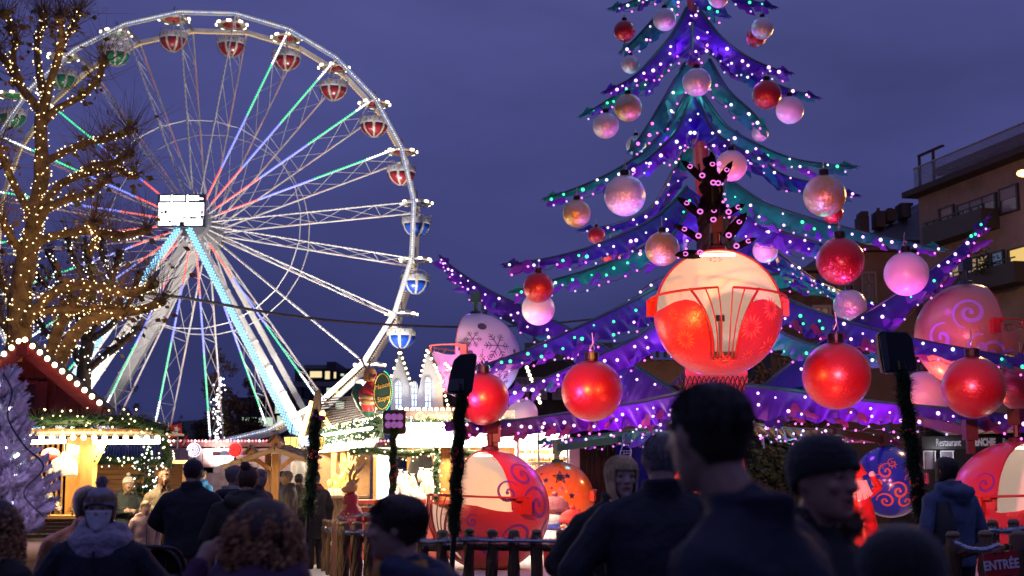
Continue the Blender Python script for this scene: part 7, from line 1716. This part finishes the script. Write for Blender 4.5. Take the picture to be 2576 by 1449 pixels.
    # ---- hair
    def shell(name, zmin, off, m_, nv=18, nu=44, rough=.02, zcap=1.0, ext=None, th0=0, th1=math.pi):
        def f(u, v):
            th = -th1+2*th1*u; zb = zmin(abs(th)); z = zcap-(zcap-zb)*v
            if z >= -1.0 or ext is None: p = head_pt(th, z, off if not callable(off) else off(abs(th), z))
            else:
                p = head_pt(th, -.75, off if not callable(off) else off(abs(th), z)); p.z = z
            q = p*1.0; nn = noise.noise(Vector((p.x*9+seed, p.y*9, p.z*1.6)))*rough*2+noise.noise(Vector((p.x*22+seed, p.y*22, p.z*4)))*rough
            q = p*(1+nn); q.z = p.z
            return hp(*q)
        mb = MB(); mb.grid(f, nu, nv); return mb.build(name, m_, t, True, solid=.004)
    def smooth3(th, a, b_, c): # value at front, side, back
        return a+(b_-a)*min(1, th/1.35) if th < 1.35 else b_+(c-b_)*min(1, (th-1.35)/1.2)
    if hair == 'short': shell('hair', lambda th: smooth3(th, .60, .22 if th < 1.2 else -.02, -.48), lambda th, z: .07+.06*max(0, z), hm)
    elif hair == 'crop': shell('hair', lambda th: smooth3(th, .66, .12, -.5), lambda th, z: .03+.02*max(0, z), hm, rough=.008)
    elif hair == 'boy': shell('hair', lambda th: smooth3(th, .34, .10 if th < 1.0 else -.05, -.52), lambda th, z: .13+.08*max(0, z), hm, rough=.03)
    elif hair == 'bob':
        shell('hair', lambda th: .64 if th < ha else (.64-2.2*min(1, (th-ha)/.30)+.10*math.sin(th*9+seed)), lambda th, z: .15+.30*max(0, -z-.05)*min(1, th), hm, 26, 90, .03, ext=1)
    elif hair == 'long':
        shell('hair', lambda th: .55 if th < .5 else (.55-3.1*min(1, (th-.5)/.35)), lambda th, z: .15+.12*max(0, -z-.2)*min(1.6, 1), hm, 34, 64, .04, ext=1)
    elif hair == 'bun':
        shell('hair', lambda th: smooth3(th, .62, .0, -.6), lambda th, z: .10+.06*max(0, z), hm, rough=.03)
        b = MB(); b.ball(hp(.12, .50, 1.08), .40*hh, 14, 10, (1, 1, .9)); 
        for k in range(30):
            a = rg.uniform(0, 6.28); e_ = rg.uniform(-1, 1); c = hp(.12, .5, 1.08); d = Vector((math.cos(a)*math.cos(e_), math.sin(a)*math.cos(e_), math.sin(e_)))*.40*hh; b.tube([c+d*.9, c+d*1.25+Vector((rg.gauss(0, .01), 0, rg.gauss(0, .01)))], .004, 3)
        b.build('hair_bun', hm, t, True)
    elif hair == 'curly':
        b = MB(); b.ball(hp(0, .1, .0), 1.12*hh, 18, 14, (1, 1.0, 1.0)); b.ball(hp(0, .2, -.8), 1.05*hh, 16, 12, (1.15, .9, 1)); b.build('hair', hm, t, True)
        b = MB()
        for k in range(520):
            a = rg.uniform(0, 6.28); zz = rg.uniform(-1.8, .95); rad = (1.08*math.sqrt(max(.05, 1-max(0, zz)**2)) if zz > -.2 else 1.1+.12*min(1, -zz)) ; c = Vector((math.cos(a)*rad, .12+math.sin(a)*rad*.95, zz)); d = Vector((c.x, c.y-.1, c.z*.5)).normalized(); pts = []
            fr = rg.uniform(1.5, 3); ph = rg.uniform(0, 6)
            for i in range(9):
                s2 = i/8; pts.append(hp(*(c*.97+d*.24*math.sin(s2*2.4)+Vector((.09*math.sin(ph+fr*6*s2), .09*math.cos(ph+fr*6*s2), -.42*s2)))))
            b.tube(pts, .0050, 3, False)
        b.build('curls', M('backlit curl', (.42, .20, .08), .35), t, kind='stuff')  # light from behind is put into this brighter curl colour
    # loose strands over the hair shell
    if hair in ('short', 'crop', 'boy', 'bob', 'long', 'bun') and Y < 9 and not (hat and hair != 'bob'):
        q = MB()
        for k in range(900):
            th = rg.uniform(-math.pi, math.pi); at = abs(th); lo = {'bob': -1.0, 'long': -1.0}.get(hair, -.42 if at > 2 else .15 if at > 1.2 else .5)
            if hair == 'bob' and at < ha+.05: lo = .42
            z0 = rg.uniform(max(lo, .1), .98); ln = rg.uniform(.12, .45 if hair != 'crop' else .16); z1 = max(lo-.08, z0-ln); of = {'crop': .045, 'boy': .17, 'bob': .2, 'long': .2}.get(hair, .11)
            pts = [hp(*head_pt(th+rg.uniform(-.06, .06)*s2*2, max(-.99, z0+(z1-z0)*s2), of+(.02+rg.random()*.03)*s2)) for s2 in (0, .35, .7, 1)]
            q.tube(pts, [.0022, .0022, .0018, .0006], 3, False)
        q.build('strands', hm, t, kind='stuff')
    # ---- hats
    ham = M('hat %.3f %.3f %.3f' % hat_c, hat_c, .85, noise_=(20, .75, 1.2), bump=(70, .35), sheen=.3)
    if hat in ('beanie', 'pompom', 'beanie_low'):
        lo = .10 if hat == 'beanie_low' else .24
        tall = 1.14 if hat == 'beanie' else 1.2
        shell('hat', lambda th: smooth3(th, lo+.08, lo-.1, -.35), lambda th, z: .15+.10*max(0, z)*1.2, ham, rough=.015)
        shell('hat_cuff', lambda th: smooth3(th, lo+.06, lo-.12, -.37), .22, ham, 5, 44, .012, zcap=lo+.30)
        if hat == 'pompom':
            b = MB(); c = hp(0, .05, 1.38); b.ball(c, .27*hh, 12, 9)
            for k in range(260):
                d = Vector((rg.gauss(0, 1), rg.gauss(0, 1), rg.gauss(0, 1))).normalized(); sd = d.cross(Vector((.2, .5, 1))).normalized()*.004; b.add([c+d*.22*hh-sd, c+d*.22*hh+sd, c+d*.40*hh*rg.uniform(.85, 1.1)], [(0, 1, 2)])
            b.build('pompom', ham, t)
    elif hat == 'flatcap':
        shell('hat', lambda th: smooth3(th, .34, .30, .05), lambda th, z: .16-.02*z, ham, rough=.01)
        b = MB(); b.grid(lambda u, v: hp(math.sin(-1+2*u)*.78*(1-.1*v), -.82*math.cos(-1+2*u)-.30*v*math.cos(-1+2*u), .40-.06*v), 12, 4); b.build('hat_peak', ham, t, True, solid=.006)
    elif hat == 'hood':
        shell('hood', lambda th: .62 if th < .6 else (.62-2.0*min(1, (th-.6)/.3)), lambda th, z: .26+.05*max(0, z), ham, 20, 44, .02, ext=1)
    if scarf:
        b = MB(); scm = M('scarf %.2f %.2f' % scarf[:2], scarf, .9, noise_=(16, .75, 1.15), bump=(45, .5), sheen=.4)
        for ring, (zz, rr_, r_) in enumerate(((.862, .062, .030), (.835, .078, .034), (.80, .072, .034))):
            b.tube([Lc((lean[0]/H*.8+rr_*math.sin(a), .012-rr_*math.cos(a)*.95, zz+.008*math.sin(a*2+ring)-.012*math.cos(a))) for a in np.linspace(0, 6.283, 26)], r_*H, 10, False)
        me, _ = remesh(b, 'scarf', .010, 2, (.012, 14, .7), seed); me.materials.append(scm); o = bpy.data.objects.new('scarf', me); COL.objects.link(o); o.parent = t; ORG[o.name] = Vector()
    if extra: extra(t, hp, Lc, hh, H, rg)
    t.location = (PX(px_, Y)-(Matrix.Rotation(R_(face), 3, 'Z') @ Vector((lean[0], lean[1], 0))).x, Y, 0); t.rotation_euler.z = R_(face)
    return t
def face_mask(t, hp, Lc, hh, H, rg):
    b = MB(); b.grid(lambda u, v: hp(*[(head_pt(-1.15+2.3*u, -.95+.93*v, .13+.12*math.exp(-((u-.5)/.17)**2)))[i] for i in range(3)]), 20, 10); b.build('face_mask', M('white face mask', (.70, .68, .72), .7, bump=(30, .2)), t, True, solid=.003)
    for s_ in (-1, 1): b = MB(); b.tube([hp(s_*.62, -.38, -.1), hp(s_*.72, -.1, .05), hp(s_*.72, .12, .1)], .0022, 4); b.build('mask_loop', M('white elastic', (.6, .6, .6), .7), t)
def fur_hood(t, hp, Lc, hh, H, rg):
    pts = [Lc((.115*math.sin(a), .02+.09*math.cos(a), .842-.03*math.cos(a))) for a in np.linspace(-2.5, 2.5, 22)]; fir_garland(pts, .052, 'fur_trim', t, M('grey brown fur', (.14, .10, .075), .8), 1900, seed=3, w=.0022)
def black_bag(t, hp, Lc, hh, H, rg):
    b = MB(); b.loft([(Lc((.125, .06, .47)), .05*H, .075*H), (Lc((.13, .06, .53)), .062*H, .09*H), (Lc((.118, .07, .66)), .05*H, .07*H), (Lc((.105, .05, .78)), .03*H, .035*H)], 14); b.build('shoulder_bag', M('black bag fabric', (.012, .012, .014), .6), t, True)
def red_scarf(t, hp, Lc, hh, H, rg):
    b = MB(); b.tube([Lc((.058*math.sin(a), .0-.055*math.cos(a), .845)) for a in np.linspace(0, 6.28, 18)], .022*H, 8); b.build('scarf', M('red wool scarf', (.45, .06, .03), .9), t, True)
def yellow_collar(t, hp, Lc, hh, H, rg):
    b = MB(); b.loft([(Lc((0, -.01, .80)), .075*H, .068*H), (Lc((0, -.012, .845)), .056*H, .060*H), (Lc((0, -.01, .868)), .050*H, .054*H)], 20); b.build('inner_collar', M('mustard fleece', (.50, .24, .04), .9, bump=(40, .3)), t, True)
def pink_lapel(t, hp, Lc, hh, H, rg):
    b = MB(); b.tube([Lc((.07*math.sin(a), .01-.06*math.cos(a), .835)) for a in np.linspace(0, 6.28, 18)], .030*H, 8); b.build('hood_lining', M('dark hood lining', (.02, .02, .03), .8), t, True)
    b = MB(); b.capsule(Lc((.06, -.06, .80)), Lc((.08, -.09, .6)), .03*H, .02*H); b.build('lapel', M('pink lit lapel', (.55, .30, .32), .8), t, True)

SK = (.42, .24, .17); PALE = (.50, .30, .22)
person('man seen close from behind in a dark navy coat with cropped dark hair', 1806, 968, 3.15, -122, (.007, .009, .026), skin=SK, hair='crop', hair_c=(.018, .012, .010), wide=1.15, seed=1, collar=True, ch=.868, head_turn=-30, lean=(.12, -.03), vox=.008, arms=('hang', 'hang'))
person('man with black knit beanie looking right beside the man in navy', 2040, 1090, 4.1, 38, (.012, .012, .014), skin=(.46, .24, .17), hat='beanie', hat_c=(.006, .006, .008), seed=2, extra=fur_hood, wide=1.15, hat_h=.02, expr=.7, hair_c=(.05, .03, .02), lean=(.02, -.03))
person('dark figure with black hood cut off by the bottom edge', 2258, 1276, 2.75, 176, (.010, .009, .012), hat='hood', hat_c=(.006, .006, .007), seed=3, wide=1.25, vox=.010, hair='crop', hat_h=.05)
person('grey cropped-haired man from behind in a dark quilted jacket', 1662, 1090, 6.5, 176, (.012, .013, .026), skin=SK, hair='crop', hair_c=(.22, .19, .19), seed=4, wide=1.22, arms=('pocket', 'pocket'))
person('blond woman facing us in a black coat by the booth', 1556, 1150, 7.9, 14, (.008, .008, .010), skin=(.60, .38, .29), hair='bob', hair_c=(.70, .48, .24), seed=5, arms=('pocket', 'pocket'), wide=1.1, coat_len=.40)
person('brown-haired boy in profile with a mustard collar under his navy jacket', 1025, 1249, 4.7, -100, (.022, .024, .060), skin=(.46, .26, .19), hair='boy', hair_c=(.040, .020, .014), seed=6, extra=yellow_collar, hood=True, collar=False, H=1.57, wide=1.1)
person('curly brown-haired woman from behind in a plum coat', 668, 1262, 4.6, 178, (.045, .010, .05), skin=SK, hair='curly', hair_c=(.045, .018, .012), seed=7, arms=('hang', 'raise'), wide=1.15, hood=True)
person('woman in a white face mask, lilac knit hat and thick scarf', 268, 1218, 7.5, 4, (.010, .011, .024), skin=SK, hat='pompom', hat_c=(.34, .30, .38), scarf=(.36, .32, .40), seed=8, extra=face_mask, ha=1.2, hair='bob', hair_c=(.30, .18, .10), wide=1.15, arms=('pocket', 'pocket'), hat_h=.03)
person('person in a black hood and rust brown jacket behind the masked woman', 232, 1216, 8.6, -165, (.16, .06, .02), hat='hood', hat_c=(.008, .008, .010), seed=9, hair='crop', wide=1.1, hat_h=.03)
person('person at the left edge in a black coat with dark curls', -6, 1262, 6.2, 150, (.012, .011, .012), hair='curly', hair_c=(.03, .02, .016), seed=10, wide=1.1, H=1.53)
person('woman in a white pompom hat and dark parka looking ahead', 331, 1196, 21.6, 24, (.016, .022, .022), skin=PALE, hat='pompom', hat_c=(.62, .54, .42), hair='bob', hair_c=(.36, .20, .08), seed=11, hood=True, arms=('hold', 'hold'), hat_h=.03)
person('dark-skinned woman with long brown hair in an olive coat', 420, 1184, 20, 22, (.055, .034, .014), skin=(.17, .08, .042), hair='long', hair_c=(.07, .03, .014), seed=12, arms=('hold', 'hang'), coat_len=.38)
person('man in a dark flat cap from behind pushing the pram', 490, 1157, 13, 174, (.010, .011, .018), skin=SK, hat='flatcap', hat_c=(.028, .020, .028), hair='crop', hair_c=(.05, .03, .02), trousers=(.09, .035, .018), seed=13, arms=('hang', 'pram'), wide=1.18, coat_len=.50)
person('older grey-haired man in a beige coat behind the woman with a bun', 590, 1172, 14.3, 125, (.50, .42, .31), skin=(.46, .25, .18), hair='short', hair_c=(.20, .15, .12), seed=14, extra=pink_lapel, coat_len=.36)
person('woman with a high bun from behind in a dark green padded coat', 628, 1172, 12, 178, (.022, .024, .016), hair='bun', hair_c=(.07, .03, .015), seed=15, hood=True, wide=1.25, coat_len=.40, H=1.70)
person('stocky grey-haired drinker in a leather jacket at the shelter', 732, 1186, 23, -70, (.06, .05, .045), skin=PALE, hair='short', hair_c=(.25, .21, .16), seed=16, arms=('hold', 'fwd'), wide=1.2, trousers=(.10, .13, .18), H=1.68, coat_rough=.45)
person('drinker in olive jacket seen from behind at the bar', 756, 1192, 24.5, 172, (.055, .045, .022), hair='crop', hair_c=(.03, .02, .012), seed=17, trousers=(.07, .055, .035), wide=1.1, H=1.64)
person('man in a long black coat with a red scarf at the bar', 800, 1192, 23.6, -150, (.022, .020, .020), skin=PALE, hair='short', hair_c=(.10, .07, .05), seed=18, extra=red_scarf, coat_len=.34, H=1.66)
person('dark-haired drinker facing right under the shelter', 712, 1186, 25.4, 75, (.015, .015, .018), skin=SK, hair='short', hair_c=(.02, .014, .01), seed=19, arms=('hold', 'fwd'), H=1.68)
person('grey-haired man half hidden by the shelter post', 656, 1180, 18.5, 60, (.05, .05, .055), skin=PALE, hair='short', hair_c=(.22, .18, .13), seed=20, H=1.70)
person('fair-haired seller in a grey vest inside the red gabled stall', 98, 1144, 20.7, 75, (.36, .31, .26), skin=(.5, .3, .2), hair='crop', hair_c=(.34, .19, .07), seed=21, H=1.92, arms=('hang', 'fwd'))
person('dark-haired woman in a pale blue hooded jacket with a black bag', 2378, 1147, 12.6, -152, (.085, .115, .20), skin=SK, hair='bob', hair_c=(.035, .016, .014), seed=22, hood=True, extra=black_bag, wide=1.15, H=1.79)
person('small child in a pink padded coat behind the white-hatted woman', 376, 1260, 19.3, 30, (.42, .26, .24), skin=PALE, hair='short', hair_c=(.25, .14, .06), seed=23, H=1.27, hood=True)
person('child in a bright blue jacket at the wheel railing', 514, 1177, 30, 160, (.05, .28, .60), hair='short', hair_c=(.03, .02, .015), seed=24, H=1.72, hood=True)
# pram
pr = thing('pram', (PX(412, 12.4), 12.4, 0), 'grey and black pram with a pale front pouch pushed by the capped man', 'pram'); Yp = 12.4
b = MB(); c = P(412, 1370, Yp); cx_ = c.x; 
b.loft([((cx_, Yp, .45), .14, .22), ((cx_, Yp, .55), .19, .30), ((cx_, Yp, .76), .20, .33), ((cx_, Yp, .78), .18, .31)], 18); b.build('seat_tub', M('grey pram fabric', (.13, .12, .14), .8, noise_=(8, .8, 1.15)), pr, True)
b = MB(); b.prism([(cx_-.15, Yp-.33, .56), (cx_+.17, Yp-.33, .56), (cx_+.17, Yp-.34, .74), (cx_-.15, Yp-.34, .74)], (0, -.05, 0)); o = b.build('pouch', M('pale pram pouch', (.36, .34, .38), .8, bump=(12, .3)), pr)
b = MB()
for dx in (-.07, .02): b.tube([(cx_+dx+.05*math.cos(a), Yp-.395, .68+.02*math.sin(a)) for a in np.linspace(0, 6.28, 10)], .006, 4)
b.build('print', M('coral print', (.45, .16, .12), .6), o)
b = MB()
def ph_(u, v): a = math.pi*u; e = math.pi*.5*v; return Vector((cx_+.21*math.cos(a)*math.cos(e*.98), Yp-.05+.30*math.sin(e)-.15, .77+.24*math.sin(a)*math.cos(e*.5)))
b.grid(ph_, 16, 8); b.build('canopy', M('black pram hood', (.014, .014, .016), .7), pr, True, solid=.012)
b = MB(); b.tube(bez([(cx_-.19, Yp+.1, .6), (cx_-.22, Yp-.15, .85), (cx_-.20, Yp-.38, 1.0), (cx_, Yp-.42, 1.03), (cx_+.20, Yp-.38, 1.0), (cx_+.22, Yp-.15, .85), (cx_+.19, Yp+.1, .6)], 5), .018, 7); b.build('push_handle', black_plastic, pr, True)
b = MB()
for s_ in (-1, 1): b.tube([(cx_+s_*.19, Yp-.30, .15), (cx_+s_*.18, Yp, .55), (cx_+s_*.19, Yp+.32, .12)], .014, 6)
b.build('frame', grey_metal, pr)
for s_ in (-1, 1):
    for yy in (-.32, .34):
        b = MB(); b.lathe([(.03, -.02), (.115, -.022), (.13, 0), (.115, .022), (.03, .02)], (cx_+s_*.21, Yp+yy, .13), 18, Matrix.Rotation(math.pi/2, 3, 'Y')); b.build('wheel', black_plastic, pr, True)
